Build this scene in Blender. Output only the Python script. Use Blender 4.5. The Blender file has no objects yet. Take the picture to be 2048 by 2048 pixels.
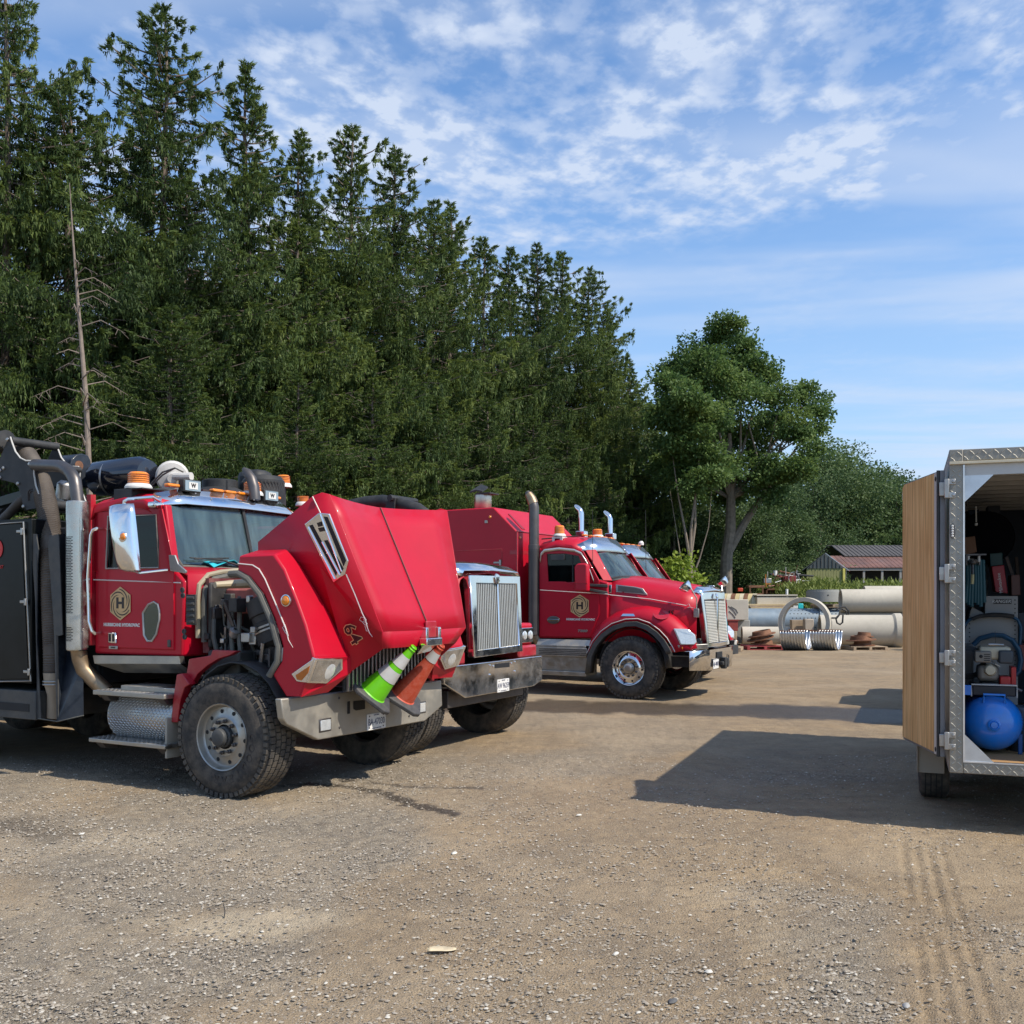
import bpy, math, random
import numpy as np
from mathutils import Vector, Matrix
random.seed(5); rng = np.random.default_rng(11)
S = bpy.context.scene; COL = S.collection
R = math.radians
# ---------------------------------------------------------------- camera, sun, sky, exposure
CAM_H, FPX, HOR = 1.8, 2048.0, 1190.0
cam = bpy.data.objects.new('camera', bpy.data.cameras.new('camera')); COL.objects.link(cam)
cam.location = (0, 0, CAM_H); cam.rotation_euler = (R(90), 0, 0)
cam.data.sensor_width = 36; cam.data.lens = 36.0; cam.data.shift_y = (HOR - 1024) / 2048
cam.data.clip_start = 0.1; cam.data.clip_end = 3000
S.camera = cam
SUN_EL = R(48); SX, SY = .88, -.475
sun = bpy.data.objects.new('sun', bpy.data.lights.new('sun', 'SUN')); COL.objects.link(sun)
sun.data.energy = 4.0; sun.data.angle = R(.55); sun.data.color = (1, .91, .78)
sd = Vector((SX * math.cos(SUN_EL), SY * math.cos(SUN_EL), math.sin(SUN_EL))).normalized()
sun.rotation_euler = sd.to_track_quat('Z', 'Y').to_euler(); sun.location = (20, -10, 30)
W = bpy.data.worlds.new('World'); S.world = W; W.use_nodes = True
wn, wl = W.node_tree.nodes, W.node_tree.links
wn.clear()
def N(nodes, t, **k):
    n = nodes.new(t)
    for a, b in k.items(): setattr(n, a, b)
    return n
def math_(nodes, links, op, a, b=None, c=None):
    n = nodes.new('ShaderNodeMath'); n.operation = op
    for i, v in enumerate((a, b, c)):
        if v is None: continue
        if isinstance(v, (int, float)): n.inputs[i].default_value = v
        else: links.new(v, n.inputs[i])
    return n.outputs[0]
sky = N(wn, 'ShaderNodeTexSky', sky_type='NISHITA', sun_disc=False)
sky.sun_elevation = SUN_EL; sky.sun_rotation = math.atan2(SX, SY); sky.air_density = 1.0; sky.dust_density = .6; sky.ozone_density = 2.4; sky.altitude = 200
def wm(op, a, b=None, c=None): return math_(wn, wl, op, a, b, c)
tc = N(wn, 'ShaderNodeTexCoord'); sep = N(wn, 'ShaderNodeSeparateXYZ'); wl.new(tc.outputs['Generated'], sep.inputs[0])
zc = wm('MAXIMUM', sep.outputs[2], .04)
px_, py_ = wm('DIVIDE', sep.outputs[0], zc), wm('DIVIDE', sep.outputs[1], zc)
cmb = N(wn, 'ShaderNodeCombineXYZ'); wl.new(px_, cmb.inputs[0]); wl.new(py_, cmb.inputs[1])
def wnoise(scale, detail, rough, stretch=(1, 1, 1), rot=0, off=(0, 0, 0), dist=0):
    m = N(wn, 'ShaderNodeMapping'); m.inputs['Scale'].default_value = stretch; m.inputs['Rotation'].default_value = (0, 0, rot); m.inputs['Location'].default_value = off
    wl.new(cmb.outputs[0], m.inputs[0]); n = N(wn, 'ShaderNodeTexNoise'); wl.new(m.outputs[0], n.inputs['Vector'])
    n.inputs['Scale'].default_value = scale; n.inputs['Detail'].default_value = detail; n.inputs['Roughness'].default_value = rough; n.inputs['Distortion'].default_value = dist
    return n.outputs[0]
def wstep(v, a, b):
    n = N(wn, 'ShaderNodeMapRange', interpolation_type='SMOOTHERSTEP'); n.inputs[1].default_value = a; n.inputs[2].default_value = b
    wl.new(v, n.inputs[0]); return n.outputs[0]
q = wm('ADD', py_, wm('MULTIPLY', px_, .55))
q = wm('ADD', q, wm('MULTIPLY', wm('SUBTRACT', wnoise(1.3, 3, .5, off=(3, 1, 0)), .5), 1.1))
band = wm('MULTIPLY', wstep(q, .9, 2.0), wm('SUBTRACT', 1.0, wstep(q, 2.75, 3.35)))
puffs = wstep(wnoise(12, 5, .56, stretch=(1, .75, 1), rot=R(-30), off=(1.7, .4, 0), dist=.1), .34, .70)
veil = wstep(wnoise(2.3, 4, .55, stretch=(1, 1, 1), off=(5.3, 2.2, 0)), .36, .70)
cirrus = wstep(wnoise(.55, 4, .5, stretch=(.5, 1.5, 1), rot=R(-16), off=(.4, 2.9, 0), dist=.4), .40, .66)
cl = wm('MULTIPLY', band, wm('ADD', wm('MULTIPLY', puffs, wm('ADD', wm('MULTIPLY', veil, .45), .35)), wm('MULTIPLY', veil, .42)))
cl = wm('MAXIMUM', cl, wm('MULTIPLY', cirrus, .60))
cl = wm('MINIMUM', wm('ADD', cl, wm('MULTIPLY', wm('MULTIPLY', puffs, veil), .10)), .9)
hz = wm('MULTIPLY', wm('SUBTRACT', 1.0, wstep(sep.outputs[2], 0.0, .50)), .52)
mx = N(wn, 'ShaderNodeMix', data_type='RGBA'); wl.new(cl, mx.inputs[0]); 
tint = N(wn, 'ShaderNodeMix', data_type='RGBA', blend_type='MULTIPLY'); tint.inputs[0].default_value = 1; tint.inputs[7].default_value = (.80, .98, 1.12, 1); wl.new(sky.outputs[0], tint.inputs[6])
hm = N(wn, 'ShaderNodeMix', data_type='RGBA'); wl.new(hz, hm.inputs[0]); wl.new(tint.outputs[2], hm.inputs[6]); hm.inputs[7].default_value = (2.6, 3.4, 4.5, 1)
wl.new(hm.outputs[2], mx.inputs[6]); mx.inputs[7].default_value = (3.6, 4.1, 5.0, 1)
bg = N(wn, 'ShaderNodeBackground'); bg.inputs[1].default_value = .148; wl.new(mx.outputs[2], bg.inputs[0])
wo = N(wn, 'ShaderNodeOutputWorld'); wl.new(bg.outputs[0], wo.inputs[0])
S.view_settings.view_transform = 'Standard'; S.view_settings.look = 'None'; S.view_settings.exposure = 0.36; S.view_settings.gamma = 1
S.view_settings.use_curve_mapping = False
S.render.engine = 'CYCLES'; S.cycles.max_bounces = 8; S.cycles.transparent_max_bounces = 12; S.cycles.caustics_reflective = False; S.cycles.caustics_refractive = False
S.cycles.use_denoising = True
# ---------------------------------------------------------------- helpers
def tag(o, label=None, cat=None, group=None, kind=None):
    if label: o['label'] = label
    if cat: o['category'] = cat
    if group: o['group'] = group
    if kind: o['kind'] = kind
    return o
def empty(name, loc, rz=0, label=None, cat=None, group=None):
    o = bpy.data.objects.new(name, None); COL.objects.link(o); o.location = loc; o.rotation_euler = (0, 0, rz); o.empty_display_size = .2
    return tag(o, label, cat, group)
class MB:
    def __init__(s): s.v, s.f = [], []
    def add(s, v, f):
        n = len(s.v); s.v += [tuple(p) for p in v]; s.f += [tuple(i + n for i in q) for q in f]; return s
    def box(s, a, b):
        (x0, y0, z0), (x1, y1, z1) = a, b
        return s.add([(x0, y0, z0), (x1, y0, z0), (x1, y1, z0), (x0, y1, z0), (x0, y0, z1), (x1, y0, z1), (x1, y1, z1), (x0, y1, z1)],
                     [(0, 3, 2, 1), (4, 5, 6, 7), (0, 1, 5, 4), (1, 2, 6, 5), (2, 3, 7, 6), (3, 0, 4, 7)])
    def prism(s, poly, d):
        n = len(poly); d = Vector(d); p = [Vector(x) for x in poly]
        return s.add(p + [x + d for x in p], [tuple(range(n))[::-1], tuple(range(n, 2 * n))] + [(i, (i + 1) % n, n + (i + 1) % n, n + i) for i in range(n)])
    def tube(s, pts, r, n=10, caps=True):
        pts = [Vector(p) for p in pts]; m = len(pts); rs = r if isinstance(r, (list, tuple)) else [r] * m
        v = []; up = None
        for i, p in enumerate(pts):
            t = (pts[min(i + 1, m - 1)] - pts[max(i - 1, 0)]).normalized()
            if up is None: up = t.orthogonal().normalized()
            up = (up - t * up.dot(t)); up = up.normalized() if up.length > 1e-6 else t.orthogonal().normalized()
            w = t.cross(up)
            v += [p + (up * math.cos(2 * math.pi * k / n) + w * math.sin(2 * math.pi * k / n)) * rs[i] for k in range(n)]
        f = [(i * n + k, i * n + (k + 1) % n, (i + 1) * n + (k + 1) % n, (i + 1) * n + k) for i in range(m - 1) for k in range(n)]
        if caps: f += [tuple(range(n))[::-1], tuple(range((m - 1) * n, m * n))]
        return s.add(v, f)
    def lathe(s, prof, o, ax, n=24, a0=0, a1=2 * math.pi, ref=None):
        o = Vector(o); ax = Vector(ax).normalized(); e1 = (Vector(ref) - ax * Vector(ref).dot(ax)).normalized() if ref else ax.orthogonal().normalized(); e2 = ax.cross(e1)
        full = abs(a1 - a0 - 2 * math.pi) < 1e-6; m = n if full else n + 1; v = []
        for r, h in prof:
            for k in range(m):
                a = a0 + (a1 - a0) * k / n; v.append(o + ax * h + (e1 * math.cos(a) + e2 * math.sin(a)) * max(r, 1e-5))
        f = [(i * m + k, i * m + (k + 1) % m, (i + 1) * m + (k + 1) % m, (i + 1) * m + k) for i in range(len(prof) - 1) for k in range(m if full else n)]
        return s.add(v, f)
    def sheet(s, rows):
        m = len(rows[0]); v = [p for r in rows for p in r]
        return s.add(v, [(i * m + k, i * m + k + 1, (i + 1) * m + k + 1, (i + 1) * m + k) for i in range(len(rows) - 1) for k in range(m - 1)])
    def rbox(s, c, size, M):
        h = [x / 2 for x in size]; b = MB().box([-x for x in h], h)
        return s.add([Vector(c) + M @ Vector(p) for p in b.v], b.f)
    def build(s, name, mat, parent=None, smooth=30, bevel=0, solid=0, label=None, off=-1):
        me = bpy.data.meshes.new(name); me.from_pydata([tuple(p) for p in s.v], [], s.f)
        me.validate(); me.update()
        if mat: me.materials.append(mat)
        o = bpy.data.objects.new(name, me); COL.objects.link(o)
        if parent: o.parent = parent
        if smooth:
            me.shade_smooth(); me.set_sharp_from_angle(angle=R(smooth))
        if solid:
            m = o.modifiers.new('s', 'SOLIDIFY'); m.thickness = solid; m.offset = off
        if bevel:
            m = o.modifiers.new('b', 'BEVEL'); m.width = bevel; m.segments = 2; m.limit_method = 'ANGLE'; m.angle_limit = R(28); m.use_clamp_overlap = True
        if label: o['label'] = label
        return o
def text(name, s, o, xd, yd, h, mat, parent, ext=.003, align='CENTER', shear=0, sx=1, bold=0):
    c = bpy.data.curves.new('t', 'FONT'); c.body = s; c.size = h * 1.38; c.extrude = ext; c.align_x = align; c.align_y = 'CENTER'; c.shear = shear; c.resolution_u = 2; c.offset = bold
    t = bpy.data.objects.new('t', c); me = bpy.data.meshes.new_from_object(t); bpy.data.objects.remove(t)
    xd = Vector(xd).normalized() * sx; yd = Vector(yd).normalized(); zd = xd.cross(yd).normalized()
    M = Matrix((xd, yd, zd)).transposed().to_4x4(); M.translation = Vector(o); me.transform(M)
    me.materials.clear(); me.materials.append(mat); me.name = name
    ob = bpy.data.objects.new(name, me); COL.objects.link(ob); ob.parent = parent; return ob
class Fr:
    "a vehicle's frame on the ground: x forward, y across away from its near side, z up; view() meets a line of sight with one of its planes"
    def __init__(s, O, a):
        s.O = O; s.a = R(a); s.F = (math.cos(s.a), -math.sin(s.a)); s.L = (math.sin(s.a), math.cos(s.a))
    def P(s, px, py, v):
        r = (px - 1024) / FPX; u = (r * (s.O[1] + v * s.L[1]) - s.O[0] - v * s.L[0]) / (s.F[0] - r * s.F[1])
        return Vector((u, v, CAM_H - (py - HOR) / FPX * (s.O[1] + u * s.F[1] + v * s.L[1])))
    def Q(s, px, py, u):
        r = (px - 1024) / FPX; v = (r * (s.O[1] + u * s.F[1]) - s.O[0] - u * s.F[0]) / (s.L[0] - r * s.L[1])
        return Vector((u, v, CAM_H - (py - HOR) / FPX * (s.O[1] + u * s.F[1] + v * s.L[1])))
    def on(s, px, py, p0, n, off=0):
        a = s.P(px, py, 0); b = s.P(px, py, 1); d = b - a; n = Vector(n).normalized()
        if n.y > 0 or (n.y == 0 and n.x < 0): n = -n
        return a + d * ((Vector(p0) + n * off - a).dot(n) / d.dot(n))
# ---------------------------------------------------------------- materials
MATS = {}
def mat(name, col, rough=.5, metal=0, coat=0, var=.12, scale=4, bump=0, bscale=60, dirt=None, dirt_amt=.5, dirt_scale=3, spec=.5, alpha=1, emit=None, trans=0, dirt_z=None):
    if name in MATS: return MATS[name]
    m = bpy.data.materials.new(name); m.use_nodes = True; n, l = m.node_tree.nodes, m.node_tree.links; b = n['Principled BSDF']
    t = n.new('ShaderNodeTexCoord'); no = n.new('ShaderNodeTexNoise'); no.inputs['Scale'].default_value = scale; no.inputs['Detail'].default_value = 6; no.inputs['Roughness'].default_value = .62
    l.new(t.outputs['Object'], no.inputs['Vector'])
    mr = n.new('ShaderNodeMapRange'); mr.inputs[1].default_value = .3; mr.inputs[2].default_value = .7; mr.inputs[3].default_value = 1 - var; mr.inputs[4].default_value = 1 + var; l.new(no.outputs[0], mr.inputs[0])
    v = n.new('ShaderNodeVectorMath'); v.operation = 'SCALE'; v.inputs[0].default_value = col; l.new(mr.outputs[0], v.inputs['Scale'])
    out = v.outputs[0]; rr = None
    if dirt:
        n2 = n.new('ShaderNodeTexNoise'); n2.inputs['Scale'].default_value = dirt_scale; n2.inputs['Detail'].default_value = 9; n2.inputs['Roughness'].default_value = .7; l.new(t.outputs['Object'], n2.inputs['Vector'])
        m2 = n.new('ShaderNodeMapRange'); m2.inputs[1].default_value = .42; m2.inputs[2].default_value = .72; m2.inputs[4].default_value = dirt_amt; l.new(n2.outputs[0], m2.inputs[0]); fac = m2.outputs[0]
        if dirt_z:
            sp = n.new('ShaderNodeSeparateXYZ'); l.new(t.outputs['Object'], sp.inputs[0]); m3 = n.new('ShaderNodeMapRange'); m3.inputs[1].default_value = dirt_z[1]; m3.inputs[2].default_value = dirt_z[0]; m3.inputs[3].default_value = 0; m3.inputs[4].default_value = dirt_z[2]
            l.new(sp.outputs[2], m3.inputs[0]); ad = n.new('ShaderNodeMath'); ad.operation = 'ADD'; ad.use_clamp = True; l.new(fac, ad.inputs[0]); l.new(m3.outputs[0], ad.inputs[1]); fac = ad.outputs[0]
        mx = n.new('ShaderNodeMix'); mx.data_type = 'RGBA'; l.new(fac, mx.inputs[0]); l.new(out, mx.inputs[6]); mx.inputs[7].default_value = (*dirt, 1); out = mx.outputs[2]
        r2 = n.new('ShaderNodeMapRange'); r2.inputs[3].default_value = rough; r2.inputs[4].default_value = max(rough, .75); l.new(fac, r2.inputs[0]); l.new(r2.outputs[0], b.inputs['Roughness'])
        if metal:
            r3 = n.new('ShaderNodeMapRange'); r3.inputs[3].default_value = metal; r3.inputs[4].default_value = 0; l.new(fac, r3.inputs[0]); l.new(r3.outputs[0], b.inputs['Metallic'])
    else: b.inputs['Roughness'].default_value = rough
    l.new(out, b.inputs['Base Color'])
    if not (dirt and metal): b.inputs['Metallic'].default_value = metal
    b.inputs['Coat Weight'].default_value = coat; b.inputs['Coat Roughness'].default_value = .06; b.inputs['Specular IOR Level'].default_value = spec
    b.inputs['Alpha'].default_value = alpha; b.inputs['Transmission Weight'].default_value = trans
    if bump:
        n3 = n.new('ShaderNodeTexNoise'); n3.inputs['Scale'].default_value = bscale; n3.inputs['Detail'].default_value = 5; l.new(t.outputs['Object'], n3.inputs['Vector'])
        bp = n.new('ShaderNodeBump'); bp.inputs['Strength'].default_value = bump; bp.inputs['Distance'].default_value = .01; l.new(n3.outputs[0], bp.inputs['Height']); l.new(bp.outputs[0], b.inputs['Normal'])
    if emit: b.inputs['Emission Color'].default_value = (*emit, 1); b.inputs['Emission Strength'].default_value = 1
    MATS[name] = m; return m
DUST = (.30, .25, .19)
RED = mat('red_paint', (.47, .002, .020), .46, coat=.16, var=.05, spec=.35, dirt=(.32, .012, .022), dirt_amt=.25, dirt_scale=1.5)
REDLOW = mat('red_paint_dusty', (.38, .003, .018), .38, coat=.4, var=.06, dirt=DUST, dirt_amt=.25, dirt_scale=4)
CHROME = mat('chrome', (.80, .80, .80), .07, 1, var=.04, dirt=(.42, .38, .32), dirt_amt=.14, dirt_scale=5)
ALU = mat('dusty_aluminium', (.42, .41, .38), .33, 1, var=.1, dirt=(.34, .30, .23), dirt_amt=.75, dirt_scale=3)
BUMPER = mat('bumper_steel', (.43, .41, .36), .42, .75, var=.08, dirt=(.36, .31, .23), dirt_amt=.8, dirt_scale=2.2)
STEEL = mat('steel', (.45, .44, .42), .35, 1, var=.1, dirt=(.25, .22, .18), dirt_amt=.5)
BLACK = mat('black_paint', (.003, .0045, .005), .30, coat=.0, var=.3, spec=.2, dirt=(.05, .05, .045), dirt_amt=.20, dirt_scale=3, dirt_z=(.3, 1.3, .08))
MATTE = mat('matte_black', (.018, .019, .02), .6, var=.2, dirt=(.12, .11, .10), dirt_amt=.35, dirt_scale=5)
GREYPL = mat('grey_plastic', (.05, .052, .052), .6, var=.15, dirt=(.2, .17, .13), dirt_amt=.4)
NAVY = mat('navy_tank', (.012, .017, .027), .35, coat=.2, var=.25, spec=.3, dirt=(.10, .11, .12), dirt_amt=.4)
RUBBER = mat('tyre_rubber', (.030, .028, .026), .8, var=.25, scale=14, bump=.25, bscale=90, dirt=(.15, .122, .092), dirt_amt=.95, dirt_scale=6)
TREAD = mat('tread_rubber', (.05, .046, .042), .85, var=.25, scale=14, bump=.2, dirt=(.20, .165, .12), dirt_amt=.85, dirt_scale=4)
SEAL = mat('rubber_seal', (.10, .10, .09), .7, var=.2, dirt=(.24, .22, .17), dirt_amt=.6, bump=.2)
HOSE = mat('brown_hose', (.075, .06, .048), .65, var=.25, dirt=(.17, .14, .11), dirt_amt=.6)
AMBER = mat('amber_lens', (.85, .25, .015), .18, coat=.6, var=.08, scale=30)
AMBERD = mat('dark_amber_lens', (.50, .13, .01), .15, coat=.6, var=.1, scale=30)
CLEAR = mat('clear_lens', (.7, .72, .72), .08, coat=1, var=.15, scale=40, metal=.4)
WHITE = mat('white_plastic', (.72, .71, .67), .45, var=.06, dirt=(.4, .36, .3), dirt_amt=.3)
STRIPE = mat('white_stripe', (.72, .66, .62), .4, var=.03)
GOLD = mat('tan_decal', (.66, .43, .20), .45, var=.10, scale=8)
INK = mat('black_decal', (.02, .012, .012), .4, var=.1)
DARK = mat('dark_interior', (.012, .013, .015), .7, var=.2)
GREEN_TINT = mat('teal_dark_glass', (.015, .05, .04), .06, var=.2, coat=1)
TEAL = mat('teal_cloth', (.02, .42, .50), .8, var=.15)
CARBON = mat('heat_stained_steel', (.33, .24, .15), .38, .85, var=.22, scale=9, dirt=(.16, .13, .10), dirt_amt=.5)
SOOT = mat('sooty_steel', (.13, .12, .115), .4, .8, var=.2, dirt=(.06, .05, .05), dirt_amt=.5)
WOOD = mat('plywood', (.42, .25, .11), .6, var=.12, scale=2)
TIMBER = mat('old_pallet_wood', (.36, .27, .18), .8, var=.25, scale=6, bump=.3)
REDWOOD = mat('red_painted_wood', (.33, .05, .05), .75, var=.2, scale=6)
CONC = mat('concrete', (.52, .475, .39), .85, var=.10, scale=2.5, bump=.25, bscale=40, dirt=(.26, .24, .19), dirt_amt=.55, dirt_scale=1.2)
CONCG = mat('grey_concrete', (.30, .30, .28), .85, var=.14, scale=3, bump=.25, dirt=(.18, .19, .16), dirt_amt=.5)
RUST = mat('rusty_iron', (.17, .075, .04), .75, .2, var=.35, scale=9, bump=.4, dirt=(.32, .16, .08), dirt_amt=.6)
GALV = mat('galvanised_steel', (.62, .64, .66), .38, .85, var=.12, scale=6)
BLUEGREY = mat('blue_grey_steel', (.20, .26, .31), .5, .2, var=.14, scale=4, dirt=(.30, .31, .30), dirt_amt=.4)
def glass(name, tintc, gl=.15, haze=.0, hz=(.3, .38, .38)):
    m = bpy.data.materials.new(name); m.use_nodes = True; n, l = m.node_tree.nodes, m.node_tree.links; n.clear()
    tr = n.new('ShaderNodeBsdfTransparent'); tr.inputs[0].default_value = (*tintc, 1); g = n.new('ShaderNodeBsdfGlossy'); g.inputs['Roughness'].default_value = .02; g.inputs[0].default_value = (.9, .93, .95, 1)
    fr = n.new('ShaderNodeLayerWeight'); fp = n.new('ShaderNodeMath'); fp.operation = 'POWER'; l.new(fr.outputs['Facing'], fp.inputs[0]); fp.inputs[1].default_value = 4; a = n.new('ShaderNodeMath'); a.operation = 'MULTIPLY_ADD'; a.inputs[1].default_value = .8; a.inputs[2].default_value = gl; l.new(fp.outputs[0], a.inputs[0])
    mx = n.new('ShaderNodeMixShader'); l.new(a.outputs[0], mx.inputs[0]); l.new(tr.outputs[0], mx.inputs[1]); l.new(g.outputs[0], mx.inputs[2])
    d = n.new('ShaderNodeBsdfDiffuse'); d.inputs[0].default_value = (*hz, 1); t = n.new('ShaderNodeTexCoord'); mp = n.new('ShaderNodeMapping'); mp.inputs['Scale'].default_value = (3, 5, .7); l.new(t.outputs['Object'], mp.inputs[0]); no = n.new('ShaderNodeTexNoise'); no.inputs['Scale'].default_value = 2; l.new(mp.outputs[0], no.inputs[0])
    mr = n.new('ShaderNodeMapRange'); mr.inputs[1].default_value = .35; mr.inputs[2].default_value = .7; mr.inputs[3].default_value = haze * .5; mr.inputs[4].default_value = haze * 1.4; l.new(no.outputs[0], mr.inputs[0])
    m2 = n.new('ShaderNodeMixShader'); l.new(mr.outputs[0], m2.inputs[0]); l.new(mx.outputs[0], m2.inputs[1]); l.new(d.outputs[0], m2.inputs[2])
    o = n.new('ShaderNodeOutputMaterial'); l.new(m2.outputs[0], o.inputs[0]); return m
WIND = glass('windshield_glass', (.45, .56, .56), .08, .20, (.22, .34, .36))
SIDEG = glass('side_window_glass', (.22, .27, .26), .03, .02, (.1, .14, .14))
# ---------------------------------------------------------------- vector noise
def vnoise(x, y, seed=0):
    xi, yi = np.floor(x).astype(np.int64), np.floor(y).astype(np.int64); xf, yf = x - xi, y - yi
    def h(a, b):
        n = (a * 374761393 + b * 668265263 + seed * 974711) & 0xffffffff; n = ((n ^ (n >> 13)) * 1274126177) & 0xffffffff; return ((n ^ (n >> 16)) & 0xffff) / 65535.
    u, v = xf * xf * (3 - 2 * xf), yf * yf * (3 - 2 * yf)
    return (h(xi, yi) * (1 - u) + h(xi + 1, yi) * u) * (1 - v) + (h(xi, yi + 1) * (1 - u) + h(xi + 1, yi + 1) * u) * v
def fbm(x, y, seed=0, o=4):
    s = 0; a = .5; t = 0
    for i in range(o): s = s + a * vnoise(x * 2 ** i + 17.3 * i, y * 2 ** i + 5.1 * i, seed + i); t += a; a *= .5
    return s / t
def npmesh(name, V, F, mats, attr=None, smooth=False):
    "V (n,3), F (m,k) arrays -> mesh data"
    me = bpy.data.meshes.new(name); k = F.shape[1]
    me.vertices.add(len(V)); me.vertices.foreach_set('co', V.astype(np.float32).ravel())
    me.loops.add(F.size); me.loops.foreach_set('vertex_index', F.astype(np.int32).ravel())
    me.polygons.add(len(F)); me.polygons.foreach_set('loop_start', np.arange(0, F.size, k, dtype=np.int32)); me.polygons.foreach_set('loop_total', np.full(len(F), k, dtype=np.int32))
    if smooth: me.polygons.foreach_set('use_smooth', np.ones(len(F), dtype=bool))
    for m in mats: me.materials.append(m)
    for kx, val in (attr or {}).items():
        a = me.attributes.new(kx, 'FLOAT', 'POINT'); a.data.foreach_set('value', val.astype(np.float32).ravel())
    me.update(calc_edges=True); return me
def link(name, me, parent=None, loc=None):
    o = bpy.data.objects.new(name, me); COL.objects.link(o)
    if parent: o.parent = parent
    if loc: o.location = loc
    return o
def seg_dist(x, y, pts):
    d = np.full(x.shape, 1e9)
    for (x0, y0), (x1, y1) in zip(pts[:-1], pts[1:]):
        t = np.clip(((x - x0) * (x1 - x0) + (y - y0) * (y1 - y0)) / ((x1 - x0) ** 2 + (y1 - y0) ** 2), 0, 1)
        d = np.minimum(d, np.hypot(x - x0 - t * (x1 - x0), y - y0 - t * (y1 - y0)))
    return d
def gp(px, py, z=0):
    D = FPX * (CAM_H - z) / (py - HOR); return ((px - 1024) / FPX * D, D)
def wp(px, py, D): return Vector(((px - 1024) / FPX * D, D, CAM_H - (py - HOR) / FPX * D))
sst = lambda a, b, x: np.clip((x - a) / (b - a), 0, 1) ** 2 * (3 - 2 * np.clip((x - a) / (b - a), 0, 1))
# ---------------------------------------------------------------- the ground sheet
def axis(lo, hi, d0, a, b, grow):
    v = list(np.arange(a, b, d0)); s = d0; x = v[-1]
    while x < hi: s *= grow; x += s; v.append(x)
    s = d0; x = a
    while x > lo: s *= grow; x -= s; v.insert(0, x)
    return np.array(v)
gx = axis(-600, 700, .026, -3.4, 3.9, 1.05); gy = axis(-60, 1500, .022, 3.9, 9.5, 1.028)
X, Y = np.meshgrid(gx, gy)
def base_h(x, y):
    h = sst(43, 50, y) * sst(-2, 6, x) * .9 + sst(110, 300, y) * 3
    return h + (fbm(x * .35, y * .35, 3) - .5) * .05 * (1 - sst(30, 40, y)) * sst(-.2, 1.2, np.abs(y - 9.3) * .4 + .3)
TRK = [gp(1842, 1690), gp(1862, 1790), gp(1888, 1900), gp(1925, 2060)]
TRK2 = [gp(1545, 1740), gp(1560, 1830), gp(1590, 1960)]
WET = [gp(860, 1412), gp(1100, 1413), gp(1300, 1416), gp(1500, 1421), gp(1660, 1427), gp(1800, 1431), gp(1990, 1440)]
OIL = [gp(560, 1572), gp(640, 1568), gp(740, 1580), gp(820, 1606), gp(905, 1628)]
OIL2 = [gp(690, 1560), gp(790, 1572), gp(950, 1577)]
DPIT = [gp(20, 1650), gp(120, 1665)]
def wetness(x, y):
    n = fbm(x * 3, y * 3, 9); e = (n - .5) * .5
    w = (1 - sst(.75, 1.1, seg_dist(x, y, WET) + e * 1.4)) * (.85 + .15 * sst(1.5, 5, x))
    w = np.maximum(w, .9 * (1 - sst(.03, .10, seg_dist(x, y, OIL) + (fbm(x * 9, y * 9, 4) - .5) * .22)))
    w = np.maximum(w, .7 * (1 - sst(.02, .07, seg_dist(x, y, OIL2) + (fbm(x * 9, y * 9, 5) - .5) * .2)))
    return np.maximum(w, .6 * (1 - sst(.1, .45, seg_dist(x, y, DPIT) + e * .8)))
def dirtness(x, y):
    d = sst(.42, .62, fbm(x * .55 + 3, y * .55, 21, 5)) * .8 + sst(9, 14, y) * .55 + sst(1.5, 3, x) * .35 * sst(4, 5, y)
    d = np.maximum(d, 1 - sst(.1, .45, seg_dist(x, y, TRK))) 
    d = np.maximum(d, .9 * (1 - sst(.3, 1., np.hypot((x + 1.5) / .85, (y - 5.65) / .42))))
    return np.clip(d, 0, 1)
Zb = base_h(X, Y)
near = (1 - sst(12, 20, Y)) * (1 - sst(5, 9, np.abs(X)))
dr = dirtness(X, Y)
rough_h = (fbm(X * 18, Y * 18, 31, 3) - .5) * .036 * (1 - .55 * dr) + (fbm(X * 5, Y * 5, 41, 3) - .5) * .018
dt = seg_dist(X, Y, TRK); tm = 1 - sst(.16, .22, dt)
brk = sst(.25, .55, fbm(X * 2.2, Y * 1.4, 61, 3)); gro = (np.cos(dt / .085 * 2 * np.pi) * .0105 * brk - .006) * tm
d2 = seg_dist(X, Y, TRK2); t2 = (1 - sst(.22, .32, d2)) * sst(4.2, 4.6, Y)
gro = gro + (np.abs(((Y + .35 * np.abs(X - 1.9)) % .11) / .11 - .5) - .25) * .05 * t2 * brk
for cx, cy, ln in ((1.2, 6.3, .7), (2.9, 5.3, .6), (1.95, 5.3, .5)):
    m_ = 1 - sst(.18, .34, np.hypot((X - cx), (Y - cy) * .42 / ln)); gro = gro + (np.abs(((Y * .97 - X * .24) % .12) / .12 - .5) - .25) * .055 * m_ * brk
Z = Zb + near * (rough_h + gro) - .004 * near
ny, nx = X.shape; V = np.stack([X.ravel(), Y.ravel(), Z.ravel()], 1)
ii = (np.arange(ny - 1)[:, None] * nx + np.arange(nx - 1)[None, :]).ravel(); Fq = np.stack([ii, ii + 1, ii + nx + 1, ii + nx], 1)
yard = 1 - sst(-1.2, 1.2, (Y - 43.5) + (fbm(X * .3, Y * .3, 8) - .5) * 4)
left_line = -10 + (Y - 31) * .52; yard = yard * (1 - sst(-.5, 1.5, left_line + 1.0 - X + (fbm(X * .5, Y * .5, 18) - .5) * 2) * sst(18, 24, Y))
G = bpy.data.materials.new('gravel_yard'); G.use_nodes = True; n, l = G.node_tree.nodes, G.node_tree.links; b = n['Principled BSDF']
def at(nm):
    a = n.new('ShaderNodeAttribute'); a.attribute_name = nm; return a.outputs['Fac']
def gm(a, c, op): return math_(n, l, op, a, c)
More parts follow.
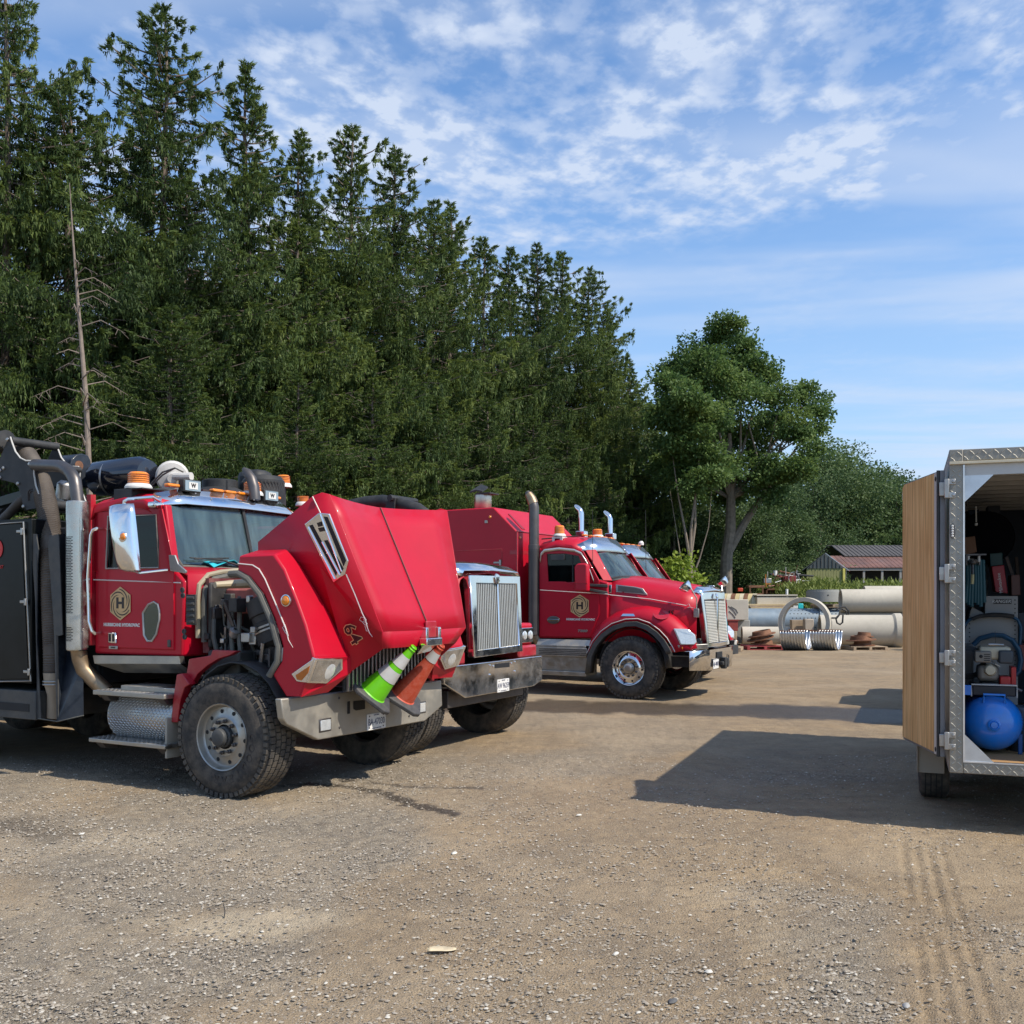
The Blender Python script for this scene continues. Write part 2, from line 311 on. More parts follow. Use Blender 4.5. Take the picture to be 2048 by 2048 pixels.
def gmix(f, a, c, bt='MIX'):
    m = n.new('ShaderNodeMix'); m.data_type = 'RGBA'; m.blend_type = bt
    for i, v in ((0, f), (6, a), (7, c)):
        if isinstance(v, tuple): m.inputs[i].default_value = (*v, 1)
        elif isinstance(v, (int, float)): m.inputs[i].default_value = v
        else: l.new(v, m.inputs[i])
    return m.outputs[2]
tcg = n.new('ShaderNodeTexCoord')
def gn(sc, det=6, ro=.65, d=0):
    t = n.new('ShaderNodeTexNoise'); t.inputs['Scale'].default_value = sc; t.inputs['Detail'].default_value = det; t.inputs['Roughness'].default_value = ro; t.inputs['Distortion'].default_value = d; l.new(tcg.outputs['Object'], t.inputs['Vector']); return t.outputs[0]
def gr(v, a, c, d=0, e=1):
    m = n.new('ShaderNodeMapRange'); m.inputs[1].default_value = a; m.inputs[2].default_value = c; m.inputs[3].default_value = d; m.inputs[4].default_value = e; l.new(v, m.inputs[0]); return m.outputs[0]
def vor(sc):
    t = n.new('ShaderNodeTexVoronoi'); t.inputs['Scale'].default_value = sc; l.new(tcg.outputs['Object'], t.inputs['Vector']); return t
grey = gmix(gr(gn(9), .3, .7), (.170, .136, .096), (.33, .275, .195))
tan = gmix(gr(gn(5, 8), .3, .7), (.235, .165, .094), (.375, .272, .155))
base = gmix(at('dirt'), grey, tan)
base = gmix(at('sand'), base, (.50, .415, .285)); base = gmix(gr(gn(1.1, 5), .35, .68, 0, .45), base, (.14, .115, .085)); base = gmix(gr(gn(.45, 6, .7, .6), .48, .66, 0, .55), base, (.40, .31, .20))
for sc, th, c, amt in ((55, .30, (.66, .62, .54), .7), (90, .34, (.44, .39, .32), .7), (130, .30, (.08, .075, .07), .7)):
    vv = vor(sc); m1 = gr(vv.outputs['Distance'], th * .9, th * .55); sel = n.new('ShaderNodeSeparateColor'); l.new(vv.outputs['Color'], sel.inputs[0])
    pick = gr(sel.outputs[0], .62, .68); keep = gr(at('dirt'), 0, 1, amt, amt * .35)
    base = gmix(gm(gm(m1, pick, 'MULTIPLY'), keep, 'MULTIPLY'), base, c)
grain = gr(gn(140, 3, .7), .3, .7, .62, 1.42); cg = n.new('ShaderNodeVectorMath'); cg.operation = 'SCALE'; l.new(base, cg.inputs[0]); l.new(grain, cg.inputs['Scale']); base = cg.outputs[0]
base = gmix(at('wet'), base, gmix(1.0, base, (.20, .195, .20), 'MULTIPLY'))
veg = gmix(gr(gn(2.0, 8), .3, .7), (.035, .05, .018), (.10, .10, .045))
base = gmix(at('yard'), veg, base)
l.new(base, b.inputs['Base Color'])
l.new(gr(at('wet'), 0, 1, .92, .42), b.inputs['Roughness'])
bp = n.new('ShaderNodeBump'); bp.inputs['Strength'].default_value = .85; bp.inputs['Distance'].default_value = .012
hsum = gm(gm(gn(60, 6, .7), 1.2, 'MULTIPLY'), gm(gr(vor(75).outputs['Distance'], 0, .5, 1, 0), .6, 'MULTIPLY'), 'ADD'); hsum = gm(hsum, gm(gn(14, 5, .65), 1.6, 'MULTIPLY'), 'ADD'); l.new(hsum, bp.inputs['Height']); l.new(bp.outputs[0], b.inputs['Normal'])
gme = npmesh('ground', V, Fq, [G], {'sand': (1 - sst(.2, 1., np.hypot((X + 1.5) / .75, (Y - 5.65) / .38) + (fbm(X * 4, Y * 4, 71) - .5) * .8)) * .75 + .5 * (1 - sst(.2, 1., np.hypot((X + 3.2) / 1.2, (Y - 7.6) / .5) + (fbm(X * 3, Y * 3, 72) - .5))), 'dirt': dr, 'wet': wetness(X, Y), 'yard': yard}, True)
tag(link('ground', gme), kind='structure')
def ground_z(x, y): return float(base_h(np.array([x], dtype=float), np.array([y], dtype=float))[0])
# loose stones: one countless scatter, and the few large enough to point at
def stones(name, n_, y0, y1, smin, smax, cols, seed, pw=1.0):
    r = np.random.default_rng(seed); yy = y0 + (y1 - y0) * r.random(n_) ** pw; xx = (r.random(n_) * 1.16 - .58) * yy
    dd = dirtness(xx, yy); k = r.random(n_) < (1.0 - .72 * dd) * (.35 + sst(.35, .6, fbm(xx * 1.3, yy * 1.3, 77))); xx, yy = xx[k], yy[k]; m = len(xx)
    s = smin + (smax - smin) * r.random(m) ** 6
    B = np.array([(1, 0, 0), (.35, .93, 0), (-.75, .65, 0), (-.95, -.3, 0), (-.1, -1, 0), (.8, -.6, 0), (.15, .1, .62), (-.2, -.1, -.5)], float)
    Ff = np.array([(i, (i + 1) % 6, 6) for i in range(6)])
    a = r.random(m) * 6.283; J = 1 + (r.random((m, 8, 3)) - .5) * .55; P = B[None] * J; P[:, :, 1] *= .72; P[:, :, 2] *= (.55 + .5 * r.random(m))[:, None]
    c, sn = np.cos(a)[:, None], np.sin(a)[:, None]; Px = P[:, :, 0] * c - P[:, :, 1] * sn; Py = P[:, :, 0] * sn + P[:, :, 1] * c
    zz = base_h(xx, yy); Vv = np.stack([Px * s[:, None] + xx[:, None], Py * s[:, None] + yy[:, None], P[:, :, 2] * s[:, None] + zz[:, None] + s[:, None] * .12], 2).reshape(-1, 3)
    Fx = (Ff[None] + (np.arange(m) * 8)[:, None, None]).reshape(-1, 3); t = np.repeat(r.random(m), 8)
    M = bpy.data.materials.new(name); M.use_nodes = True; nn, ll = M.node_tree.nodes, M.node_tree.links; a_ = nn.new('ShaderNodeAttribute'); a_.attribute_name = 't'; cr = nn.new('ShaderNodeValToRGB'); cr.color_ramp.elements[0].color = (*cols[0], 1); cr.color_ramp.elements[1].color = (*cols[-1], 1)
    for i, cc in enumerate(cols[1:-1]): e = cr.color_ramp.elements.new((i + 1) / (len(cols) - 1)); e.color = (*cc, 1)
    ll.new(a_.outputs['Fac'], cr.inputs[0]); ll.new(cr.outputs[0], nn['Principled BSDF'].inputs['Base Color']); nn['Principled BSDF'].inputs['Roughness'].default_value = .85
    return tag(link(name, npmesh(name, Vv, Fx, [M], {'t': t})), 'loose grey and pale gravel stones strewn over the yard', 'gravel', kind='stuff')
PAL = [(.13, .11, .09), (.25, .21, .16), (.32, .27, .205), (.38, .335, .27), (.22, .175, .125), (.30, .26, .2), (.58, .54, .46)]
stones('gravel', 230000, 4.0, 11.5, .0026, .015, PAL, 1, 1.15)
PALE = mat('pale_stone', (.62, .59, .52), .8, var=.15, scale=30, bump=.3)
DKST = mat('dark_stone', (.10, .10, .10), .8, var=.2, scale=30, bump=.3)
def stone(px, py, s, label, m, fl=.6, seed=0):
    r = random.Random(seed + px); x, y = gp(px, py); mb = MB(); prof = [(0, -.5), (.7, -.35), (1, 0), (.8, .3), (.4, .5), (0, .55)]
    mb.lathe([(a_ * s, h * s * fl) for a_, h in prof], (0, 0, 0), (0, 0, 1), 9); mb.v = [(p[0] * (1 + .25 * math.sin(3 * p[1] / s + px)) * 1.15, p[1] * .8, p[2] * (1 + .3 * r.random())) for p in mb.v]
    o = mb.build('stone', m, smooth=60); o.location = (x, y, ground_z(x, y) + s * fl * .35); o.rotation_euler = (0, 0, r.random() * 6); return tag(o, label, 'stone', 'larger stones lying on the gravel')
stone(908, 1710, .022, 'round pale stone alone on the brown dirt left of the tyre ruts', PALE, .9)
stone(582, 1503, .030, 'flat pale stone just in front of the nearest truck tyre', PALE)
stone(1232, 1907, .016, 'small white pebble in the pebbly patch at the lower middle', PALE, .9)
stone(1418, 1945, .020, 'white pebble near the bottom beside a yellowish one', PALE, .8)
stone(1345, 2003, .024, 'dark grey stone in front of a white pebble at the lower edge', DKST, .7)
stone(1812, 2017, .022, 'smooth grey pebble in the gravel strip by the grooved tyre track', mat('grey_pebble', (.33, .32, .30), .6), .8)
stone(1158, 1634, .020, 'pale rounded stone on tan dirt before the trailer shadow', PALE, .8)
stone(165, 1668, .024, 'white stone at the edge of the dark oily patch', PALE, .5)
x, y = gp(882, 1900); lf = MB(); rows = []
for i in range(9):
    t = i / 8; w = .035 * math.sin(math.pi * min(1, t * .93 + .03)) ** .7; rows.append([(-.07 + .15 * t, -w, .012 + .004 * math.sin(5 * t)), (-.07 + .15 * t, 0, .004), (-.07 + .15 * t, w, .016 + .006 * math.sin(4 * t + 1))])
o = lf.sheet(rows).build('dry_leaf', mat('dry_leaf', (.60, .50, .33), .8, var=.15, scale=20), solid=.001); o.location = (x, y, ground_z(x, y)); o.rotation_euler = (0, 0, .25); tag(o, 'dry cream coloured leaf lying on the gravel', 'leaf')
x, y = gp(448, 1832); o = MB().tube([(0, 0, 0), (.0, .02, .03), (-.012, .03, .075)], [.003, .003, .002], 6).build('twig', MATTE); o.location = (x, y, ground_z(x, y)); tag(o, 'short dark twig sticking up from the gravel', 'twig')
# ---------------------------------------------------------------- trees
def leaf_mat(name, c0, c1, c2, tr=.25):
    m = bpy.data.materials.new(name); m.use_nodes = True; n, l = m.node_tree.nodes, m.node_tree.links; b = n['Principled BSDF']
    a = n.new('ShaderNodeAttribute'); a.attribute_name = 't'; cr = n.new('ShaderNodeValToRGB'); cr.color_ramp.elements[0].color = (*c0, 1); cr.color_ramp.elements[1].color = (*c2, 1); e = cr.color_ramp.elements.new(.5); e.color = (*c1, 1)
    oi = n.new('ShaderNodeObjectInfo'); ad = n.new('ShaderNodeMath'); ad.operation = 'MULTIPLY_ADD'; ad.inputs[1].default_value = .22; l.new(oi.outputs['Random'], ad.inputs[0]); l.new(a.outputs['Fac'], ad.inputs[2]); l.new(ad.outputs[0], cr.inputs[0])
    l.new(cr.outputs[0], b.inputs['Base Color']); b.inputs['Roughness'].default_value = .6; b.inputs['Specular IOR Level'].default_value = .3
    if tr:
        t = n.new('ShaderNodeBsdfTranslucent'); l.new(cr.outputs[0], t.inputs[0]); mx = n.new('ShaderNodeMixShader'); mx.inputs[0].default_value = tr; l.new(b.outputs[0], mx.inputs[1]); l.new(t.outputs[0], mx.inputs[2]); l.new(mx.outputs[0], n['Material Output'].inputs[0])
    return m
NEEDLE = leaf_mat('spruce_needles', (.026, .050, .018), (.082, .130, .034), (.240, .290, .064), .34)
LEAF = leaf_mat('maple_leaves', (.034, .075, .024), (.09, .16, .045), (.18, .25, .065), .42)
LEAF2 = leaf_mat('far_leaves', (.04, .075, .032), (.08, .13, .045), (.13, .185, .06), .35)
BARK = mat('spruce_bark', (.16, .125, .10), .9, var=.35, scale=7, bump=.5)
BARKD = mat('dead_bark', (.23, .185, .15), .85, var=.25, scale=7, bump=.4)
BARKM = mat('maple_bark', (.20, .165, .125), .9, var=.3, scale=5, bump=.5)
TWIG = mat('bare_twigs', (.20, .16, .13), .9, var=.2)
def nrm(a): return a / np.maximum(np.linalg.norm(a, axis=-1, keepdims=True), 1e-9)
def cards(C, D, Wd, ln, wd, t, bend=None):
    "leaf-shaped cards: centre start C, direction D, width dir Wd"
    n = len(C); ln = ln[:, None]; wd = wd[:, None]
    V = np.stack([C, C + D * ln * .5 + Wd * wd * .5, C + D * ln, C + D * ln * .45 - Wd * wd * .5], 1).reshape(-1, 3)
    F = np.arange(4 * n).reshape(n, 4); return V, F, np.repeat(t, 4)
def tris(C, D, Wd, ln, wd, t):
    n = len(C); ln = ln[:, None]; wd = wd[:, None]
    V = np.stack([C + Wd * wd * .5, C + D * ln, C - Wd * wd * .5], 1).reshape(-1, 3)
    return V, np.arange(3 * n).reshape(n, 3), np.repeat(t, 3)
def spruce_mesh(seed, Hh=20., Rr=3.7, sparse=1.0, lean=0.0, bare=2.4):
    r = np.random.default_rng(seed); Vs, Fs, Ts = [], [], []; nv = 0; bt = MB()
    z = bare; wob = r.random() * 6.28
    while z < Hh - .12:
        k = (Hh - z) / Hh; prof = min(1, (k * 1.35) ** .72) * min(1, k / .07) ** .45 * (.80 + .2 * math.sin(z * 1.1 + wob) + .2 * r.random()) * (1 if z > 4.5 else .75 + .25 * (z - bare) / 2.2)
        nb = 4 + (r.random() < .5); a0 = r.random() * 6.28
        for j in range(nb):
            if r.random() > sparse: continue
            az = a0 + j * 6.283 / nb + r.normal() * .4; L = max(.16, Rr * prof * (.46 + .80 * r.random() ** 1.7)); o = np.array([math.cos(az), math.sin(az), 0.]); s = np.array([-o[1], o[0], 0.])
            up = .42 * (1 - min(1, k * 2.6)) - .26 * min(1, k * 2)
            def axis_(t): return np.array([0, 0, z]) + o * (L * t)[:, None] + np.array([0, 0, 1.]) * (L * (up * t + (.20 + .12 * k) * (t ** 3) - .10 * k * np.sin(t * 3.14)))[:, None]
            m = int(26 + L * L * 46 + L * 130)
            nt = max(3, int(L * 4.2)); tw = np.sort(.10 + .9 * r.random(nt)); ti = r.integers(0, nt, m); t = np.clip(tw[ti] + r.normal(size=m) * .018 / L, .05, 1.02); sg = np.where(ti % 2 == 0, 1., -1.)
            wmax = (.10 + .34 * L * (1 - tw[ti]) ** .75 * np.minimum(1, tw[ti] * 3 + .15)) * (.6 + .5 * ((ti * 7) % 5) / 5); q = r.random(m); sd_ = sg * q * wmax; t = t + q * wmax * .35 / L
            hang = r.random(m) < .58 * min(1, k * 1.9 + .18); drop = np.where(hang, r.random(m) ** 1.2 * (.10 + .17 * L * (1 - .45 * t)) * (.5 + ((ti * 3) % 4) / 4), 0)
            C = axis_(np.minimum(t, 1.05)) + s * sd_[:, None]; C[:, 2] -= .18 * np.abs(sd_) + drop; C += r.normal(size=(m, 3)) * .028
            D = o[None] * (.55 + .3 * r.random(m))[:, None] + s[None] * (sg * .55 + r.normal(size=m) * .25)[:, None]; D[:, 2] += r.normal(size=m) * .3 + .08 + .45 * max(0, 1 - k * 2.2) * (t > .75)
            D[hang] = np.stack([r.normal(size=hang.sum()) * .25, r.normal(size=hang.sum()) * .25, -np.ones(hang.sum())], 1); D = nrm(D); Wd = nrm(np.cross(D, r.normal(size=(m, 3))))
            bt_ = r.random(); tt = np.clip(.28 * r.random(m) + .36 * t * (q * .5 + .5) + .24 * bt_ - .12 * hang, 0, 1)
            v, f, c = tris(C, D, Wd, .08 + .11 * r.random(m), .032 + .034 * r.random(m), tt); Vs.append(v); Fs.append(f + nv); Ts.append(c); nv += len(v)
            if k > .06 and L > .8:
                tp = axis_(np.linspace(0, .85, 4)); bt.tube([tuple(p) for p in tp], [.035, .028, .02, .01], 4, False)
        z += .22 + .17 * k + r.random() * .10
    return npmesh('crown', np.concatenate(Vs), np.concatenate(Fs), [NEEDLE], {'t': np.concatenate(Ts)}), bt
def trunk_mesh(Hh, r0, bt=None, dead=0, seed=0, m=None):
    r = random.Random(seed); mb = MB(); pts = [(.06 * math.sin(i * 1.3 + seed), .06 * math.cos(i * 1.7 + seed) - .06, Hh * i / 9) for i in range(10)]; pts[0] = (0, 0, -.3)
    mb.tube(pts, [r0 * (1.25 if i == 0 else (1 - i / 9.6) ** .8) for i in range(10)], 9)
    for i in range(dead):
        z = 1.2 + (Hh * .55 - 1.2) * r.random(); a = r.random() * 6.28; L = .8 + 1.9 * r.random(); p = [(0, 0, z), (L * .5 * math.cos(a), L * .5 * math.sin(a), z + .15 * L), (L * math.cos(a + .2), L * math.sin(a + .2), z - .02 * L)]
        mb.tube(p, [.025, .016, .006], 4, False); p2 = [p[1], (p[1][0] + .45 * L * math.cos(a + .9), p[1][1] + .45 * L * math.sin(a + .9), p[1][2] - .1)]; mb.tube(p2, [.012, .005], 4, False)
    if bt: mb.add(bt.v, bt.f)
    o = mb.build('tmp', m or BARK); me = o.data; bpy.data.objects.remove(o); me.name = 'trunk'; return me
SPR = []
for i, (hh, rr, sp) in enumerate(((20, 6.2, 1), (20, 5.3, .97), (20, 6.5, 1), (20, 4.9, .95), (20, 5.8, .97))):
    cm, bt = spruce_mesh(100 + i, hh, rr, sp, bare=(2.0, 2.6, 3.2, 2.2, 3.8)[i]); SPR.append((cm, trunk_mesh(hh * .985, .23, bt, 16, i)))
def tree(name, parts, x, y, sc, rz, label, cat='tree', group=None, scz=None, tilt=0):
    e = empty(name, (x, y, ground_z(x, y)), rz, label, cat, group); e.scale = (sc, sc, scz or sc); e.rotation_euler = (tilt, 0, rz)
    for nm, me in parts: link(nm, me, e)
    return e
SG = 'spruce trees in the row behind the trucks'
# front row along the yard edge
front = [(15, -170, 28.5, 0, 'spruce filling the left edge of the picture, its top beyond the frame'),
 (326, 4, 31.0, 2, 'tall bushy spruce whose crown reaches the top edge of the sky'),
 (494, 119, 34.0, 3, 'thin-topped spruce with brownish cone clusters right of the tallest crown'),
 (601, 262, 36.5, 1, 'narrow spruce tip rising between two broader crowns, just left of the middle pair'),
 (702, 242, 38.5, 0, 'spruce with a dense pointed top, left one of the pair above the raised hood'),
 (791, 284, 40.5, 4, 'ragged spruce with a long side branch leaning right from its top'),
 (866, 396, 43.0, 2, 'spruce with a low tip close beside its twin above the second truck'),
 (900, 398, 45.0, 3, 'spruce with the right one of two near tips above the second truck'),
 (966, 468, 46.5, 0, 'spruce with a brown-tinged open top above the red box body'),
 (1021, 500, 49.0, 1, 'very narrow spruce spire next to the brown-tinged one'),
 (1073, 493, 51.0, 4, 'spruce with cone-laden top above the tall exhaust stack'),
 (1122, 517, 53.5, 0, 'spruce with many upturned tips near the low end of the row'),
 (1180, 560, 56.0, 2, 'last tall spruce of the row, branches reaching out over the sky'),
 (1215, 640, 58.0, 4, 'outermost small spruce where the row meets the leafy trees'),
 (1258, 745, 60.0, 3, 'short spruce at the very end of the row beside the maples')]
front = [(wp(px, ty, D).x, D, wp(px, ty, D).z, v, lb) for px, ty, D, v, lb in front]
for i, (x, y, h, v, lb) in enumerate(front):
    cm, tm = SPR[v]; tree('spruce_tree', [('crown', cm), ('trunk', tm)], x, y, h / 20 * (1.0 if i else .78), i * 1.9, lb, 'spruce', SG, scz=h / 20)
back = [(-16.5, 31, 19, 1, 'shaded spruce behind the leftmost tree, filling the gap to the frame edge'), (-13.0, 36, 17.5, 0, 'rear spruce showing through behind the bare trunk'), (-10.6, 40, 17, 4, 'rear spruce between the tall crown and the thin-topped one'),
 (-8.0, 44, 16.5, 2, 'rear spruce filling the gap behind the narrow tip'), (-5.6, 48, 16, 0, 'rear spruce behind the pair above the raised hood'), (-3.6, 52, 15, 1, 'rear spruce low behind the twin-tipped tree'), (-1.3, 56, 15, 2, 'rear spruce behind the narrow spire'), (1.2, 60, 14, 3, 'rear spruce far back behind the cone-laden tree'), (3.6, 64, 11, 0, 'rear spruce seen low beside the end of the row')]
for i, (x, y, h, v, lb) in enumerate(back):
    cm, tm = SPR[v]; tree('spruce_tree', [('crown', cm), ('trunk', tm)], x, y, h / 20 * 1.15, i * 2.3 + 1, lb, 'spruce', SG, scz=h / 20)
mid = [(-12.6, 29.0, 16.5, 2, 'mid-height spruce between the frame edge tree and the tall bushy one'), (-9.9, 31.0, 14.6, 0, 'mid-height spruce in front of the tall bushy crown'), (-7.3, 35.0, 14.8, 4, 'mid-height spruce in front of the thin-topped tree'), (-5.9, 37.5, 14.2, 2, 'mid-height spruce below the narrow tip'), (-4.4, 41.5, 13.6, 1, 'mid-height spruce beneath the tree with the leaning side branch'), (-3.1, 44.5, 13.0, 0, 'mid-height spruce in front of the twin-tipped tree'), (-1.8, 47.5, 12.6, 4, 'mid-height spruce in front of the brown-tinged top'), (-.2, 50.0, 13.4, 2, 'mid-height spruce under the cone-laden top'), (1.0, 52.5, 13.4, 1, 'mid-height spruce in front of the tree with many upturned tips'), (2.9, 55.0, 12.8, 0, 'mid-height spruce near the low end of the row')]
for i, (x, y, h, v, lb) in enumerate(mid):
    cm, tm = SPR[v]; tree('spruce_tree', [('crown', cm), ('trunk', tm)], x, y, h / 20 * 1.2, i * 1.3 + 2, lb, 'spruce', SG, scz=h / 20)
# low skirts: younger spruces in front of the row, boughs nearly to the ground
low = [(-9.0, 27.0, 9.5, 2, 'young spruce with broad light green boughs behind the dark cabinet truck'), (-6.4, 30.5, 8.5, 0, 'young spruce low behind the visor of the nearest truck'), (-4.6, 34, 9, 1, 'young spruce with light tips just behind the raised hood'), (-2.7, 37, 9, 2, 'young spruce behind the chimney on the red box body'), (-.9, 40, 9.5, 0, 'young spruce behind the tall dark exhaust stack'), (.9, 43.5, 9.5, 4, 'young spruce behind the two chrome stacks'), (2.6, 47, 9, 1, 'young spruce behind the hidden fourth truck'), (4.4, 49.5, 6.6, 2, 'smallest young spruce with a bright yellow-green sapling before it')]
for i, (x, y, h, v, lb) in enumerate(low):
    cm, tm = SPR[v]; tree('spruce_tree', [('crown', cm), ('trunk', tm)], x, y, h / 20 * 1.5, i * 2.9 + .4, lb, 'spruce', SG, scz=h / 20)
# the dead one
def dead_tree():
    r = random.Random(4); e = empty('dead_tree', (-10.65, 24.6, 0), 0, 'dead bare spruce with pale trunk and grey leafless branches near the left edge', 'dead tree')
    rs_ = 0; pts = [(.62, 0, -.2), (.55, 0, 2.6), (.50, 0, 4.5), (.42, 0, 6.5), (.25, 0, 8.5), (.1, 0, 10.4), (.02, 0, 11.7)]; MB().tube(pts, [.10, .078, .07, .06, .042, .022, .006], 9).build('trunk', BARKD, e)
    for i in range(46):
        z = 2.6 + 7.2 * (i / 46); cx = .62 - z * .045; a = r.choice([r.uniform(-.9, .9), r.uniform(-.9, .9), r.uniform(2.2, 4.0)]); L = (1.5 - .09 * z) * r.uniform(.5, 1.5); a -= .5
        mid = (cx + L * .5 * math.cos(a), L * .5 * math.sin(a), z + .14 * L); end = (cx + L * math.cos(a + .15), L * math.sin(a + .15), z - .12 * L); mb = MB().tube([(cx, 0, z), mid, end], [.020, .012, .004], 4, False)
        for k in range(5):
            t = .3 + .13 * k; p = Vector(mid).lerp(Vector(end), t); q_ = p + Vector((r.uniform(-.1, .3), r.uniform(-.2, .2), r.uniform(-.35, .05))) * L * .6; mb.tube([p, q_], [.006, .003], 3, False)
        mb.build('branch', BARKD, e)
dead_tree()
def blob_crown(blobs, n_, seed, size, matl, name='crown'):
    r = np.random.default_rng(seed); Vs, Fs, Ts = [], [], []; nv = 0; vol = sum(b_[3] ** 2 for b_ in blobs)
    for (cx, cy, cz, rad) in blobs:
        # a blob is itself made of sprays
        ns = max(6, int(9 * rad * rad)); 
        for k in range(ns):
            d = nrm(r.normal(size=3)); rr = rad * (.45 + .6 * r.random()); c = np.array([cx, cy, cz]) + d * rr * np.array([1, 1, .8]); sr = .30 + .42 * r.random() * min(1.4, rad)
            m = int(n_ / vol * rad * rad / ns) + 4; P = np.clip(r.normal(size=(m, 3)), -1.5, 1.5) * sr * np.array([.8, .8, .42]) ; C = c + P; D = nrm(P * .6 + r.normal(size=(m, 3)) * .5 + d * .4 + np.array([0, 0, -.25])); Wd = nrm(np.cross(D, r.normal(size=(m, 3)) * .45 + np.array([0, 0, 1.])))
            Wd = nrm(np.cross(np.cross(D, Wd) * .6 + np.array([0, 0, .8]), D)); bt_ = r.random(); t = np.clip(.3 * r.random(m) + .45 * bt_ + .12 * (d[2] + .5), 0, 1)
            v, f, c_ = cards(C, D, Wd, size * (.7 + .7 * r.random(m)), size * (.5 + .35 * r.random(m)), t); Vs.append(v); Fs.append(f + nv); Ts.append(c_); nv += len(v)
    return npmesh(name, np.concatenate(Vs), np.concatenate(Fs), [matl], {'t': np.concatenate(Ts)})
def limbs(mb, base, ends, r0, seed=0, fork=None):
    r = random.Random(seed)
    for e_ in ends:
        f = fork or base; m1 = Vector(f).lerp(Vector(e_), .5) + Vector((r.uniform(-.3, .3), r.uniform(-.3, .3), r.uniform(-.1, .4))); mb.tube([f, m1, e_], [r0, r0 * .6, r0 * .2], 6, False)
# the big maple: blobs read off its outline at 52 m
DM = 52.0
def mb_at(l, dep=0.0): return [(lambda w: (w.x, w.y + (hash((i * 7 + 3)) % 9 - 4) * .45 + dep, w.z, s / FPX * DM))(wp(px, py, DM)) for i, (px, py, s) in enumerate(l)]
mx0 = wp(1447, 1190, DM).x
big = mb_at([(1405, 690, 42), (1445, 675, 35), (1500, 678, 42), (1515, 715, 40), (1365, 735, 42), (1350, 775, 45), (1400, 760, 55), (1455, 740, 50), (1530, 760, 40), (1560, 790, 32), (1470, 800, 55), (1560, 835, 38), (1625, 790, 34), (1640, 825, 30), (1590, 860, 38), (1610, 900, 25), (1520, 870, 50), (1440, 860, 50), (1380, 840, 55), (1345, 850, 40), (1350, 920, 38), (1420, 930, 40), (1480, 930, 40), (1540, 930, 45), (1570, 960, 38), (1460, 980, 30), (1345, 965, 30), (1390, 990, 26), (1520, 985, 35), (1335, 810, 26), (1630, 858, 24)])
e = empty('maple_tree', (mx0, DM, .5), 0, 'largest leafy tree, a tall maple with a bare forked trunk right of the spruces', 'tree')
big = [(a - mx0, b_ - DM, c - .5, d * .92) for a, b_, c, d in big]
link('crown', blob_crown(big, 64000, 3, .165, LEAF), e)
tb = MB().tube([(.2, 0, -.5), (.12, 0, 1.5), (.15, 0, 3.2), (.35, 0, 4.6), (.4, .1, 6.5), (.3, 0, 9.5)], [.42, .33, .31, .28, .22, .1], 10)
tb.tube([(.3, 0, 3.6), (1.1, 0, 5.0), (2.2, .3, 6.6), (3.4, .2, 8.3)], [.24, .19, .14, .06], 8); limbs(tb, None, [(a, b_, c) for a, b_, c, d in big[::2]], .10, 2, fork=(.4, .1, 6.2)); limbs(tb, None, [(a, b_, c) for a, b_, c, d in big[9:15]], .08, 3, fork=(2.2, .3, 6.6)); tb.build('trunk', BARKM, e)
x2 = wp(1380, 1190, 47).x; e = empty('maple_tree', (x2, 47, .4), 0, 'slim many-stemmed maple with pale bare lower stems, left of the largest leafy tree', 'tree')
b2 = [((px - 1380) / FPX * 47, (i % 5 - 2) * .4, 1.4 + (1190 - py) / FPX * 47, s / FPX * 47) for i, (px, py, s) in enumerate([(1370, 800, 38), (1400, 850, 36), (1350, 880, 34), (1415, 905, 30), (1365, 930, 28), (1395, 965, 24), (1320, 830, 30), (1340, 770, 24), (1440, 830, 26), (1460, 930, 20), (1430, 960, 22)])]
link('crown', blob_crown(b2, 18000, 4, .16, LEAF), e)
tb = MB().tube([(0, 0, -.4), (.02, 0, 1.5), (.0, 0, 3.0)], [.17, .14, .13], 8)
for p_ in ([(0, 0, 2.9), (.05, 0, 4.5), (.35, 0, 6.8), (.5, 0, 8.5)], [(0, 0, 3.0), (-.2, 0, 4.2), (-.55, 0, 6.0), (-.8, 0, 7.8)], [(0, 0, 3.0), (.25, .1, 4.6), (.25, 0, 6.0)], [(0, 0, 1.6), (-.35, 0, 2.6), (-.6, 0, 4.2), (-.9, .1, 6.2)], [(0, 0, 1.9), (.45, 0, 3.1), (.85, 0, 4.5), (1.0, 0, 6.3)]): tb.tube(p_, ([.085, .06, .035, .012] if p_[0][2] > 2.5 else [.05, .035, .02, .008])[:len(p_)], 6, False)
tb.build('trunk', mat('pale_bark', (.22, .18, .14), .9, var=.2, scale=5, bump=.4), e)
def gen_tree(seed, n_=22000, matl=LEAF2, size=.20):
    r = random.Random(seed); bl = [(r.uniform(-1, 1) * 3.0, r.uniform(-1, 1) * 2.4, 2.6 + 7.5 * t, 1.15 + .9 * r.random() * (1 - .5 * t)) for t in [i / 16 for i in range(17)]]
    bl = [(a * (1 - .35 * ((c - 2.5) / 8)), b_ * (1 - .3 * ((c - 2.5) / 8)), c, d * 1.12) for a, b_, c, d in bl] + [(r.uniform(-2.4, 2.4), r.uniform(-1.5, 1.5), r.uniform(.9, 3.5), 1.3) for _ in range(6)]
    tb = MB().tube([(0, 0, -.5), (.1, 0, 3), (0, .1, 9)], [.25, .18, .05], 8); limbs(tb, None, [(a, b_, c) for a, b_, c, d in bl[::3]], .07, seed, fork=(.1, 0, 3)); o = tb.build('tmp', BARKM); me = o.data; bpy.data.objects.remove(o)
    return blob_crown(bl, n_, seed, size, matl), me
DEC = [gen_tree(31), gen_tree(32), gen_tree(33)]
FG = 'leafy trees of the wood behind the sheds'
